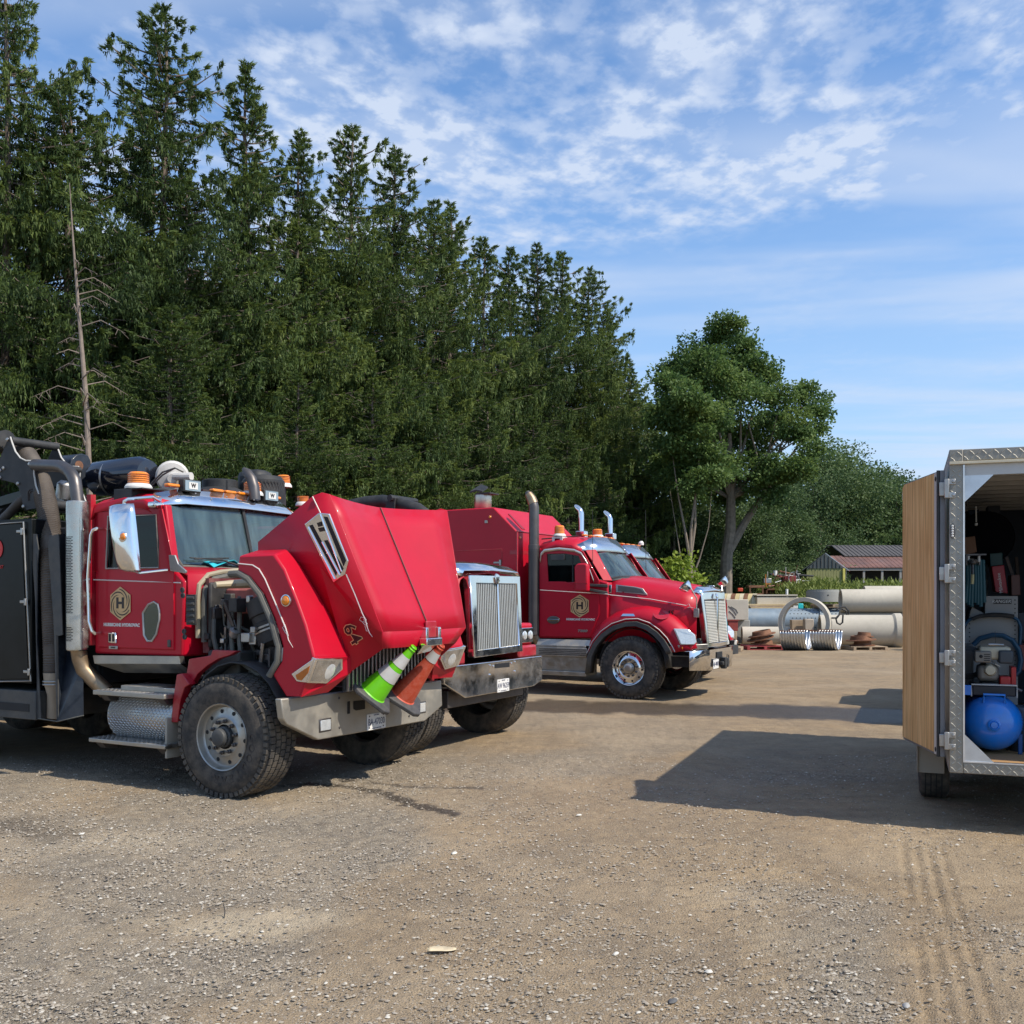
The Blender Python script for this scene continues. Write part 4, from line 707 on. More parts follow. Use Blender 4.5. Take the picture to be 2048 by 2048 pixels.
# firewall seal and engine bay
fs = [Q(x, y, -.63) for x, y in ((396, 1276), (395, 1200), (398, 1170), (416, 1150), (443, 1144), (475, 1141))]; fs2 = [Vector((-.60, p.y + .05, p.z - .04)) for p in fs]
MB().tube(fs + [Vector((-.60, 1.25, fs[-1].z + .02)), Vector((-.60, 2.0, fs[-1].z - .05)), Vector((-.60, 2.25, 1.7))], .025, 8).build('hood_seal', mat('tan_seal', (.33, .29, .2), .7), t1); MB().tube(fs2, .03, 8).build('hood_seal', SEAL, t1)
MB().box((-.64, .40, 1.25), (-.56, 2.1, 1.96)).build('firewall', mat('firewall_red', (.16, .03, .035), .6, var=.35, scale=6, dirt=DUST, dirt_amt=.5), t1)
MB().box((-.7, .86, .95), (.30, 1.64, 1.68)).box((-.5, .92, 1.68), (.18, 1.58, 1.86)).build('engine_block', SOOT, t1, bevel=.03)
for i in range(6): MB().lathe([(.07, 0), (.07, .06), (.03, .08)], (-.42 + i * .11, 1.2, 1.86), (0, 0, 1), 10).build('valve_cover', STEEL, t1)
MB().box((-.50, .55, 1.72), (-.05, .95, 1.86)).box((-.42, .62, 1.62), (-.20, .80, 1.74)).build('surge_tank', mat('pink_plastic', (.40, .12, .10), .5, var=.3, scale=9), t1, bevel=.02)
MB().tube([Q(430, 1170, -.30), Q(470, 1168, -.25), Q(512, 1166, -.1)], [.03, .04, .045], 10).build('coolant_pipe', mat('cream_plastic', (.42, .36, .24), .5), t1)
ac = Vector((.10, .55, 1.58)); MB().lathe([(.14, -.22), (.20, -.20), (.205, -.05), (.19, -.04), (.19, .02), (.205, .03), (.20, .22), (.13, .27)], ac, (.35, .05, -1), 22).build('air_cleaner', MATTE, t1)
for k in (0, .035): MB().lathe([(.193, .06 + k), (.212, .065 + k), (.212, .082 + k), (.193, .087 + k)], ac, (.35, .05, -1), 22).build('clamp_band', STEEL, t1)
MB().tube([ac + Vector((.08, .0, -.24)), (.16, .56, 1.22), (.06, .58, 1.06), (.22, .66, .98), (.42, .8, .98)], [.13, .13, .125, .12, .12], 14).build('intake_hose', MATTE, t1)
for p_ in ([(-.35, .50, 1.72), (-.30, .42, 1.5), (-.28, .42, 1.25), (-.2, .48, 1.1)], [(-.22, .46, 1.68), (-.18, .40, 1.45), (-.16, .42, 1.1)], [(-.5, .40, 1.6), (-.46, .36, 1.4), (-.44, .4, 1.2)], [(.0, .36, 1.1), (.25, .33, 1.02), (.5, .4, 1.05), (.62, .5, 1.1)], [(-.1, .34, 1.18), (.15, .3, 1.08), (.45, .36, 1.08)]): MB().tube(p_, .022, 7).build('engine_hose', SEAL, t1)
MB().lathe([(.02, 0), (.05, .03), (.055, .09), (.02, .1)], (-.25, .40, 1.40), (.5, -.2, .8), 12).build('filler_neck', STEEL, t1)
MB().lathe([(.0, 0), (.09, .01), (.10, .12), (.0, .13)], (.42, .52, 1.25), (0, -1, 0), 16).build('alternator', STEEL, t1)
MB().lathe([(.0, 0), (.07, .01), (.07, .10), (.0, .11)], (.36, .50, 1.5), (0, -1, 0), 16).build('pulley', STEEL, t1)
MB().box((-.52, .34, 1.02), (-.12, .60, 1.28)).box((-.55, .30, .95), (.1, .42, 1.06)).build('engine_bracket', GREYPL, t1, bevel=.02)
rb = random.Random(3)
for k in range(64):
    u, v, z = rb.uniform(-.56, .25), rb.uniform(.34, .60), rb.uniform(1.0, 1.85)
    if rb.random() < .5: MB().tube([(u, v, z), (u + rb.uniform(-.1, .1), v + rb.uniform(-.05, .1), z - rb.uniform(.1, .3)), (u + rb.uniform(-.2, .2), v + .1, z - rb.uniform(.3, .5))], rb.choice((.008, .012, .018)), 6).build('engine_line', rb.choice((MATTE, SEAL, STEEL, SOOT)), t1)
    else: s_ = rb.uniform(.02, .055); MB().box((u - s_, v - s_, z - s_), (u + s_, v + s_ * 1.5, z + s_ * rb.uniform(.6, 1.8))).build('engine_fitting', rb.choice((MATTE, SOOT, STEEL, GREYPL)), t1, bevel=.008)
MB().box((-.545, .36, 1.30), (-.50, .62, 1.92)).build('firewall_insulation', MATTE, t1, bevel=.02)
MB().box((.30, .62, 1.0), (.42, 1.9, 1.7)).build('radiator', MATTE, t1, bevel=.01)
# ---- the tipped hood
mir = lambda p: Vector((p[0], 2.5 - p[1], p[2]))
HC, HD, HE = Vector((.965, .31, 2.685)), Vector((1.35, .557, 1.479)), Vector((1.285, .655, 1.325)); HC.x = P(660, 989, .31).x; HC.z = P(660, 989, .31).z
cC, cD = P(759, 1015, 1.25), Vector((1.375, 1.25, 1.475)); HF = P(699, 1312, .56); HN = (HF - HC).cross(HD - HC); OP = lambda x, y, o_=0: T1.on(x, y, HC, HN, o_); hb = OP(644, 985); hb2 = OP(627, 991)
def lerp(a, b, t): return a.lerp(b, t)
rows = []
for i in range(7):
    t = i / 6; l = lerp(HC, HD, t); c_ = lerp(cC, cD, t); r_ = mir(l); bow = .045 * math.sin(math.pi * t) * .6
    row = []
    for j in range(9):
        s_ = j / 8; e_ = l.lerp(r_, s_); e_ += (c_ - l.lerp(r_, .5)) * (1 - abs(2 * s_ - 1) ** 1.5); row.append(e_)
    rows.append(row)
hood = MB().sheet(rows).build('hood', RED, t1, solid=.02, smooth=12, off=1)
ch = [HE.lerp(mir(HE), j / 8) + Vector((.02 * (1 - abs(2 * j / 8 - 1) ** 1.5), 0, -.0)) for j in range(9)]; MB().sheet([rows[-1], ch, [p + Vector((-.30, 0, -.02)) for p in ch]]).build('hood_front_edge', RED, t1, solid=.015, smooth=8, off=1)
mb = MB().tube([rows[i][4] + Vector((.012, 0, 0)) for i in range(7)], .006, 5); mb.build('hood_seam', mat('seam_dark_red', (.10, .002, .004), .6), t1)
for mm in (lambda p: Vector(p), mir):
    A0 = OP(516.7, 1084); F1 = OP(700, 1345); pts = [A0, hb2, hb, HC, HD, HE, F1, OP(695, 1312), OP(655, 1231), OP(597, 1132), OP(555, 1112), OP(517, 1112)]
    sp_ = [mm(p) for p in pts]; ce = sum(sp_, Vector()) / len(sp_)
    MB().add(sp_ + [mm(OP(640, 1130)), ], [(0, 1, 12), (1, 2, 12), (2, 3, 12), (3, 4, 12), (4, 5, 12), (5, 6, 12), (6, 7, 12), (7, 8, 12), (8, 9, 12), (9, 10, 12), (10, 11, 12), (11, 0, 12)]).build('hood_side', RED, t1, smooth=12, solid=.012, off=0)
    ar = [(476, 1143), (499, 1155), (528, 1190), (549, 1239), (565, 1293), (563, 1323), (545, 1350), (571, 1392)]; cr = [(480, 1112), (549, 1109), (569, 1138), (594, 1200), (612, 1250), (625, 1300), (629, 1315), (601, 1393)]
    ins = [(515, 1101, .20), (573.6, 1098.7, .24), (602, 1132, .34), (640, 1195, .42), (662, 1234, .48), (690, 1297, .54), (699.5, 1312.5, .56), (655, 1383, .42)]
    rA = [mm(P(x, y, .05)) for x, y in ar]; rC = [mm(P(x, y, .05)) for x, y in cr]; rI = [mm(P(*q_)) for q_ in ins]; rI2 = [mm(p_) for p_ in (P(500, 1110, .45), P(560, 1105, .5), P(602, 1134, .55), P(640, 1197, .58), P(662, 1236, .6), P(690, 1299, .62), P(699.5, 1316, .63), P(655, 1380, .5))]
    rAi = [p_ + Vector((-.03, .16 if mm((0, 0, 0)).y == 0 else -.16, 0)) for p_ in rA]
    fe = MB().sheet([rAi, rA, rC, rI, rI2]).build('fender', RED, t1, smooth=38, bevel=.018)
    MB().add([mm(P(629, 1316, .05)), mm(P(699.5, 1313, .56)), mm(P(701, 1345, .58)), mm(P(655, 1384, .42)), mm(P(601, 1393.5, .05))], [(0, 1, 2, 3, 4)]).build('fender_front', RED, t1, smooth=0, solid=.012, off=0)
    MB().tube([p_ + Vector((-.012, -.004 if mm((0, 0, 0)).y == 0 else .004, -.0)) for p_ in [mm(P(x, y, .05)) for x, y in ((462, 1148), (480, 1147), (499, 1158), (524, 1190), (545, 1239), (560, 1293), (558, 1322), (541, 1352))]], .030, 8).build('fender_seal', SEAL, fe)
    sg_ = -1 if mm((0, 0, 0)).y == 0 else 1; sh = Vector((0, .012 * sg_, 0))
    fL = [mm(P(x, y, .045)) + sh for x, y in ((584, 1348), (630, 1316), (613, 1365), (595, 1363))]
    fF = [mm(p_) + Vector((.014, 0, -.004)) for p_ in (P(629, 1316.5, .04), P(683, 1316.5, .44), P(683.5, 1338, .46), P(651, 1366.5, .30), P(612, 1365, .04))]
    h_ = MB().prism(fL, (0, -.03 * sg_, 0)).prism(fF, (-.04, 0, .015)).build('headlight', CHROME, t1, bevel=.005, smooth=15)
    c_ = sum(fF, Vector()) / 5; le = [p_.lerp(c_, .16) + Vector((.004, 0, -.002)) for p_ in fF]; MB().prism(le, (-.01, 0, .003)).build('headlight_lens', mat('lamp_reflector', (.55, .55, .54), .12, .85, coat=1, var=.35, scale=12), h_, smooth=0)
    MB().lathe([(.0, .006), (.05, .008), (.075, .0), (.08, -.01)], c_ + Vector((.0, .03, -.005)), (1, 0, -.3), 20).build('lamp_bowl', CLEAR, h_)
    MB().prism([mm(P(x, y, .045)) + sh * 1.4 for x, y in ((593, 1350), (622, 1331), (618, 1346), (605, 1361), (596, 1359))], (0, -.01 * sg_, 0)).build('turn_lens', AMBERD, h_, bevel=.003)
    MB().lathe([(.055, 0), (.052, .012), (.044, .014)], mm(P(573, 1201, .045)), (0.05, -1 if mm((0, 0, 0)).y == 0 else 1, 0), 22).build('fender_marker', CHROME, fe); MB().lathe([(.042, .008), (.034, .02), (0, .027)], mm(P(572.5, 1201, .045)), (0.05, -1 if mm((0, 0, 0)).y == 0 else 1, 0), 18).build('marker_lens', AMBER, fe)
# trim on the near side of the hood
def hs(x, y, off=.012):
    return OP(x, y, off)
MB().tube([hs(625, 993, .02), hs(641, 1026, .02)], .006, 5).build('pinstripe', STRIPE, t1)
MB().tube([hs(692, 1148), hs(709, 1187), hs(724, 1225), hs(731, 1240), hs(735, 1256), hs(739, 1266), hs(745, 1274)], [.006] * 4 + [.005, .004, .002], 5).build('pinstripe', STRIPE, t1)
for pt in ([(722, 1224), (727, 1232), (733, 1240), (730, 1246), (727, 1242)], [(731, 1236), (722, 1234), (719, 1240), (724, 1243), (730, 1250), (735, 1247)], [(727, 1238), (735, 1248), (730, 1252), (733, 1262), (738, 1262)]): MB().tube([hs(*q_) for q_ in pt], .003, 5).build('pinstripe_scroll', STRIPE, t1)
fs_ = lambda x, y: P(x, y, .042)
MB().tube([fs_(476, 1127), fs_(505, 1130), fs_(518, 1138), fs_(530, 1158), fs_(549, 1202), fs_(566, 1243), fs_(572, 1258), fs_(577, 1280), fs_(586, 1295)], [.006] * 7 + [.004, .002], 5).build('pinstripe', STRIPE, t1)
for pt in ([(564, 1242), (571, 1252), (573, 1262), (569, 1260)], [(571, 1250), (565, 1255), (570, 1264), (577, 1272), (574, 1262)]): MB().tube([fs_(*q_) for q_ in pt], .003, 5).build('pinstripe_scroll', STRIPE, t1)
vo = [hs(x, y, .012) for x, y in ((640, 1025), (661, 1027), (699, 1122), (692, 1148), (669, 1165), (611, 1048))]; nrm_ = (vo[1] - vo[0]).cross(vo[3] - vo[0]).normalized(); nrm_ = nrm_ if nrm_.y < 0 else -nrm_
ve = MB().prism(vo, nrm_ * .022).build('side_vent', CHROME, t1, bevel=.007)
def slot(pl, name='vent_slot', m=DARK): MB().prism([hs(x, y, .0355) for x, y in pl], nrm_ * .001).build(name, m, ve, smooth=0)
slot([(618, 1051), (625, 1049), (675, 1142), (672, 1152)]); slot([(648, 1081), (655, 1080), (687, 1137), (681, 1147)]); slot([(647, 1033), (655, 1034), (692, 1121), (687, 1133)])
for a_, b2_ in (((640, 1028), (683, 1143)), ((616, 1054), (669, 1158)), ((644, 1084), (679, 1150))): MB().tube([hs(*a_, .038), hs(*b2_, .038)], .007, 6).build('vent_bar', CHROME, ve)
for pl in ([(634, 1046), (642, 1043), (644, 1052), (637, 1054)], [(636, 1056), (646, 1054), (649, 1062), (640, 1064)]): MB().prism([hs(x, y, .04) for x, y in pl], nrm_ * .004).build('vent_badge', INK, ve)
bx = (hs(716, 1292, .0) - hs(690, 1247, .0)).normalized(); up_ = nrm_.cross(bx); up_ = up_ if (up_.x > 0) else -up_
text('fleet_number', '64', hs(704, 1268, .016) - nrm_ * 0, bx, up_, .125, GOLD, t1, .001, bold=.008, sx=1.15); text('fleet_number_fill', '64', hs(704, 1268, .0195), bx, up_, .125, INK, t1, .001, sx=1.15, bold=.0015)  # gold digits as outline, black digits on top as their fill
# grille under the tipped hood, emblem, bumper
gr_ = MB().box((.86, .62, .93), (.88, 1.88, 1.33)).build('grille', MATTE, t1)
for k in range(22): v = .64 + 1.22 * k / 21; MB().box((.88, v, .93), (.915, v + .022, 1.325)).build('grille_bar', STEEL, gr_, bevel=.003)
g0 = Vector((1.38, 1.25, 1.44)); gv = Q(861, 1280, 1.37).y
hm_ = MB().box((1.34, gv - .125, 1.35), (1.41, gv - .085, 1.50)).box((1.34, gv + .085, 1.35), (1.41, gv + .125, 1.50)).box((1.33, gv - .13, 1.33), (1.42, gv + .13, 1.40)).build('grille_cap', CHROME, t1, bevel=.008)
MB().box((1.355, gv - .085, 1.40), (1.385, gv + .085, 1.56)).build('cap_recess', REDLOW, hm_, bevel=.012); MB().prism([(1.42, gv - .12, 1.39), (1.42, gv + .12, 1.39), (1.30, gv + .10, 1.27), (1.30, gv - .12, 1.25)], (-.01, 0, 0)).build('cap_lip', CHROME, hm_)
bp_ = [Q(x, y, .75) for x, y in ((562, 1398), (883, 1361), (885, 1411), (850, 1442), (637, 1480), (574, 1449), (567, 1438))]
bu = MB().prism(bp_, (-.07, 0, 0)).build('front_bumper', BUMPER, t1, bevel=.01)
for pts in ([(695, 1403), (700, 1402), (700, 1427), (695, 1428)], [(707, 1402), (730, 1400), (730, 1418), (712, 1421), (707, 1418)]): MB().prism([Q(x, y, .7525) for x, y in pts], (.0015, 0, 0)).build('bumper_opening', DARK, bu, smooth=0)
for fx, fy in ((650, 1450), (842, 1415)):
    c_ = Q(fx, fy, .75); o = MB().box((.745, c_.y - .085, c_.z - .06), (.757, c_.y + .085, c_.z + .06)).build('fog_lamp', SOOT, bu, bevel=.012); MB().box((.755, c_.y - .07, c_.z - .047), (.762, c_.y + .07, c_.z + .047)).build('fog_lens', CLEAR, o, bevel=.006)
for x, y in ((678, 1396), (679, 1455), (818, 1432)): MB().lathe([(.014, 0), (.010, .006), (0, .007)], Q(x, y, .75), (1, 0, 0), 10).build('bolt', SOOT, bu)
def plate(par, c, u, s1, s2, w=.30, h=.155):
    o = MB().box((u, c.y - w / 2, c.z - h / 2), (u + .004, c.y + w / 2, c.z + h / 2)).build('licence_plate', mat('plate_white', (.78, .78, .76), .4, dirt=DUST, dirt_amt=.3), par, bevel=.002)
    text('plate_number', s1, (u + .0055, c.y, c.z - .004), (0, 1, 0), (0, 0, 1), .066, mat('plate_blue', (.02, .03, .10), .5), o, .0008, sx=.72); text('plate_province', 'ONTARIO', (u + .0055, c.y, c.z + .062), (0, 1, 0), (0, 0, 1), .014, mat('plate_blue', (0, 0, 0)), o, .0008); text('plate_slogan', s2, (u + .0055, c.y, c.z - .064), (0, 1, 0), (0, 0, 1), .011, mat('plate_blue', (0, 0, 0)), o, .0008)
    for a_, b_ in ((-.11, .055), (.11, .055), (-.11, -.055), (.11, -.055)): MB().lathe([(.008, 0), (.006, .003), (0, .004)], (u + .004, c.y + a_, c.z + b_), (1, 0, 0), 8).build('plate_bolt', INK, o)
plate(t1, Q(752, 1442, .75), .752, 'BA-47030', 'YOURS TO DISCOVER')
MB().box((.3, .25, .62), (.69, 2.2, .72)).build('cross_member', SOOT, t1, bevel=.01)
# cones resting on the bumper
def cone(base, tip, c_main, label, collars, m, rb=.135, rt=.026, L=None):
    e = empty('traffic_cone', t1.matrix_world @ base if False else (0, 0, 0), 0, label, 'traffic cone', 'traffic cones on the bumper of the nearest truck'); e.matrix_world = Matrix.Translation(t1.location) @ Matrix.Rotation(-T1.a, 4, 'Z') @ Matrix.Translation(base)
    ax = (tip - base); L = ax.length; ax.normalize(); z_ = Vector((0, 0, 0)); rr = lambda t: rb + (rt - rb) * t
    MB().lathe([(rr(0) + .012, .02), (rr(0), .03)] + [(rr(t / 12), .03 + (L - .03) * t / 12) for t in range(13)] + [(rt * .6, L), (rt * .55, L - .03)], z_, ax, 28).build('cone_body', m, e)
    for a_, b_ in collars: MB().lathe([(rr(a_) + .003, .03 + (L - .03) * a_), (rr(b_) + .003, .03 + (L - .03) * b_)], z_, ax, 28).build('reflective_band', mat('reflective_white', (.62, .62, .60), .35, var=.1, scale=12, dirt=DUST, dirt_amt=.25), e)
    for t in (.93, .97): MB().lathe([(rr(t), L * t), (rr(t) + .006, L * t + .008), (rr(t), L * t + .016)], z_, ax, 24).build('cone_ring', m, e)
    up0 = ax.cross(Vector((0, 1, 0))).normalized(); s0 = ax.cross(up0).normalized(); h = .215; rot = R(38); a1 = up0 * math.cos(rot) + s0 * math.sin(rot); b1 = ax.cross(a1); oc = [a1 * h * x + b1 * h * y for x, y in ((1, .72), (.72, 1), (-.72, 1), (-1, .72), (-1, -.72), (-.72, -1), (.72, -1), (1, -.72))]
    MB().prism([p_ - ax * .022 for p_ in oc], ax * .044).build('cone_base', mat('cone_rubber', (.045, .048, .055), .65, var=.2, scale=12, dirt=DUST, dirt_amt=.25), e, bevel=.012, smooth=30); return e
LIME = mat('lime_plastic', (.16, .62, .01), .42, var=.06, scale=20); ORNG = mat('faded_orange_plastic', (.60, .075, .03), .55, var=.15, scale=25, dirt=(.45, .2, .15), dirt_amt=.5, dirt_scale=25)
cone(Q(742, 1387, .93), Q(829, 1293, 1.33) , 0, 'lime green traffic cone with two white bands, left one on the truck bumper', [(.32, .52), (.60, .80)], LIME, .135)
cone(Q(803, 1394, .93), Q(885, 1290, 1.36), 0, 'faded orange traffic cone with one white band, right one on the truck bumper', [(.70, .86)], ORNG, .125)
# ---- truck 1: exhaust, boom bracket, hoses and black cabinets behind the cab
u0, u1 = P(150, 1003, .10), P(160, 1301, .10); xs = (u0.x + u1.x) / 2
ex = MB().lathe([(.100, 0), (.107, .01), (.107, u0.z - u1.z - .01), (.100, u0.z - u1.z)], (xs, .10, u1.z), (0, 0, 1), 32).build('exhaust_shield', mat('dull_chrome', (.50, .50, .48), .16, 1, var=.15, dirt=(.26, .23, .18), dirt_amt=.5, dirt_scale=4), t1)
mb = MB()
for k in range(64):
    z = u1.z + .10 + (u0.z - u1.z - .46) * k / 63
    if 8 < k < 17: continue
    for j in range(4): a = R(236 + 16 * j + (8 if k % 2 else 0)); c = Vector((xs + .108 * math.cos(a), .10 + .108 * math.sin(a), z)); M = Matrix.Rotation(a, 3, 'Z'); mb.rbox(c, (.003, .022, .0085), M)
mb.build('shield_slot', DARK, ex, smooth=0)['kind'] = 'stuff'
MB().tube([(xs, .11, u1.z + .02), P(160, 1318, .13), P(168, 1340, .16), P(186, 1358, .2), P(213, 1384, .26)], [.078] * 5, 18).build('exhaust_elbow', CARBON, t1, smooth=50)
MB().tube([(xs, .11, u0.z - .05), P(152, 975, .12), P(150, 962, .12), P(145, 951, .13), P(137, 941, .14), P(126, 934, .15), P(118, 932, .15), P(70, 930, .28)], [.062] * 8, 18).build('exhaust_pipe', SOOT, t1, smooth=50)
MB().box((xs + .06, .16, 1.3), (xs + .12, .22, 2.8)).build('stack_post', REDLOW, t1)
pp = ((13, 884), (18, 877), (21, 874), (25, 887), (31, 903), (41, 916), (52, 921.5), (66, 922), (69.5, 927), (68, 947), (72, 972), (79.5, 992), (86, 1005), (84.5, 1011.5), (74, 1016.5), (52, 1020), (45, 1008), (42, 992), (37, 975), (28, 966), (0, 959), (-6, 930))
base = [P(x, y, .25) for x, y in pp]
for dv, nm in ((0, 'boom_bracket'), (.56, 'boom_bracket')):
    o = MB().prism([p + Vector((0, dv, 0)) for p in base], (0, .018, 0)).build(nm, MATTE, t1, bevel=.003)
    e1 = [base[i] + Vector((.004, dv - .004, 0)) for i in range(2, 14)]; MB().tube(e1, .0085, 6).build('bracket_edge', mat('worn_white_edge', (.55, .53, .48), .5), o)
    if not dv:
        for x, y in ((16, 879), (60, 928), (37, 967), (76, 1007), (48, 1013), (8, 936), (1, 941), (1, 955)): MB().lathe([(.02, 0), (.02, .012), (.012, .02), (0, .02)], P(x, y, .25), (0, -1, 0), 10).build('bolt', STEEL, o)
        q_ = P(60, 990, .248); [MB().tube([q_ + Vector((-.03 + a, 0, -.06)), q_ + Vector((-.03 + a, 0, .03 - a)), q_ + Vector((.0 + a, 0, .06 - a)), q_ + Vector((.04, 0, .06 - a))], .005, 5).build('bracket_cutout', INK, o) for a in (0, .02)]
for a, b_, r_ in (((21, 881), (80, 888), .045), ((66, 930), (118, 936), .04), ((84, 1008), (142, 1012), .055)): p = P(*a, .26); MB().tube([p, p + Vector((.02, .56, 0))], r_, 14).build('cross_tube', MATTE, t1)
def corr(path, r, name, m, par, n=16, pitch=.024):
    pts = [Vector(p) for p in path]; out = []; rs = []
    # resample a smooth curve
    for i in range(len(pts) - 1):
        p0, p1, p2, p3 = pts[max(i - 1, 0)], pts[i], pts[i + 1], pts[min(i + 2, len(pts) - 1)]; k = max(2, int((p2 - p1).length / (pitch / 2)))
        for j in range(k): t = j / k; out.append(.5 * ((2 * p1) + (p2 - p0) * t + (2 * p0 - 5 * p1 + 4 * p2 - p3) * t * t + (3 * p1 - p0 - 3 * p2 + p3) * t ** 3))
    rs = [r * (1 + (.035 if i % 2 else -.035)) for i in range(len(out))]
    return MB().tube(out, rs, n).build(name, m, par, smooth=50)
corr([P(20, 905, .55), P(42, 897, .5), P(62, 925, .46), P(80, 960, .40), P(92, 1005, .32), P(100, 1055, .26), P(102, 1100, .2), P(104, 1200, .16), P(108, 1290, .14), P(109, 1345, .14)], .105, 'suction_hose', HOSE, t1)
MB().tube([P(109, 1345, .14), P(109, 1366, .14), P(110, 1390, .16), P(109, 1434, .18)], [.108, .10, .075, .075], 16).tube([P(86, 1369, .10), P(100, 1371, .08)], .01, 6).build('hose_coupling', mat('tan_coupling', (.30, .25, .19), .6), t1)
for y in (1362, 1368): p = P(109, y, .14); MB().lathe([(.112, -.008), (.116, 0), (.112, .008)], p, (0, 0, 1), 20).build('hose_clamp', STEEL, t1)
corr([P(2, 1042, .45), P(20, 1025, .45), P(40, 1004, .45), P(60, 990, .5)], .05, 'small_hose', HOSE, t1); MB().tube([P(-10, 1040, .8), P(15, 1012, .8), P(48, 1005, .8), P(70, 1000, .8)], .055, 12).build('hydraulic_hose', MATTE, t1)
MB().prism([P(x, y, .5) for x, y in ((-30, 1002), (44, 980), (46, 1000), (-30, 1020))], (0, .1, 0)).build('boom_arm', mat('green_black_paint', (.02, .03, .022), .45), t1, bevel=.005)
MB().box((-3.35, .7, 2.72), (-3.05, 1.1, 2.9)).lathe([(.09, 0), (.09, .16), (.05, .2)], (-3.1, .75, 2.86), (.2, 0, 1), 14).build('hydraulic_motor', STEEL, t1, bevel=.01)
MB().tube([P(-30, 885, .3), P(-5, 884, .3), P(14, 880, .3)], .11, 14).build('boom_tube', MATTE, t1)
# guard tray round the hose
g = lambda *a: [P(x, y, v) for x, y, v in a]
MB().prism(g((61, 1068, .03), (72, 1068, .03), (77, 1100, .03), (74, 1130, .03), (73, 1280, .03), (82, 1437, .03), (75, 1437, .03), (70, 1200, .03)), (0, .012, 0)).build('hose_guard', GREYPL, t1, bevel=.002)
MB().add(g((73, 1068, .03), (75, 1437, .03), (98, 1437, .34), (93, 1068, .34)), [(0, 1, 2, 3)]).build('guard_back', NAVY, t1, smooth=0, solid=.006)
MB().prism(g((99, 1072, .02), (117, 1068, .02), (125, 1270, .02), (115, 1272, .02), (116, 1442, .02), (113, 1443, .02), (110, 1330, .02), (106, 1230, .02), (97, 1110, .02), (96, 1090, .02)), (0, .012, 0)).build('guard_wing', GREYPL, t1, bevel=.002)
MB().add(g((113, 1270, .015), (114, 1443, .015), (167, 1431, .10), (166, 1330, .12), (140, 1268, .2)), [(0, 1, 2, 3, 4)]).build('guard_apron', NAVY, t1, smooth=0, solid=.006)
MB().add(g((117, 1069, .03), (136, 1066, .2), (140, 1270, .2), (125, 1270, .03)), [(0, 1, 2, 3)]).build('guard_side', MATTE, t1, smooth=0, solid=.006); MB().tube(g((76, 1437, .03), (95, 1440, .03), (115, 1443, .02), (167, 1431, .10)), .006, 6).build('guard_rim', SEAL, t1)
cz = P(50, 1037, 0); cb = P(60, 1368, 0)
MB().box((-7.0, .015, cb.z), (cb.x, 2.46, cz.z)).build('tool_cabinet', BLACK, t1, bevel=.01)
d0, d1 = P(0, 1050, 0), P(57, 1364, 0); de = [P(-60, 1050, 0), P(45, 1044, 0), P(60, 1360, 0), P(-60, 1362, 0)]
MB().prism([P(x, y, .012) for x, y in ((-60, 1054), (44, 1047), (59, 1357), (-60, 1360))], (0, -.012, 0)).build('cabinet_door', BLACK, t1, bevel=.004)
MB().tube([P(-60, 1052, -.005), P(47, 1044, -.005), P(61, 1362, -.005), P(-60, 1364, -.005)], .009, 6).build('door_trim', STEEL, t1)
for x, y in ((43, 1063), (50, 1204), (57, 1344)): p = P(x, y, -.008); MB().box((p.x - .07, -.02, p.z - .012), (p.x + .03, 0, p.z + .016)).box((p.x + .0, -.024, p.z - .035), (p.x + .03, 0, p.z + .035)).build('door_hinge', STEEL, t1, bevel=.004)
p = P(-7, 1098, -.004); MB().lathe([(.105, .0), (.105, .004), (0, .004)], p, (0, -1, 0), 32).build('red_disc', mat('red_decal', (.62, .01, .01), .4), t1); text('cabinet_lettering', 'ST', P(3, 1134, -.004), (1, 0, 0), (0, 0, 1), .035, mat('red_decal', (0, 0, 0)), t1, .002, shear=.25)
lb = P(-60, 1372, 0), P(69, 1441, 0); MB().box((-7.0, .01, lb[1].z), (lb[1].x, 2.4, lb[0].z - .01)).build('lower_box', GREYPL, t1, bevel=.008)
a, b_ = P(-60, 1399, .0), P(57, 1424, .0); MB().box((a.x, .004, b_.z), (b_.x, .0095, a.z)).build('box_opening', DARK, t1)
MB().box((-3.0, .3, .9), (-2.0, 2.2, 2.5)).build('pump_housing', DARK, t1, bevel=.02)
MB().box((-2.1, .35, 1.0), (-1.98, 2.1, 2.45)).build('back_panel', DARK, t1)
a = P(176, 1075, .24); MB().box((a.x - .05, .24, 1.72), (a.x + .12, .26, 2.36)).build('cab_side_grille', MATTE, t1)
for k in range(6): MB().box((a.x - .045 + k * .03, .232, 1.74), (a.x - .040 + k * .03, .24, 2.34)).build('guard_wire', STEEL, t1)
for k in range(9): z = 1.76 + k * .07; MB().box((a.x - .05, .230, z), (a.x + .12, .236, z + .006)).build('guard_wire', STEEL, t1)
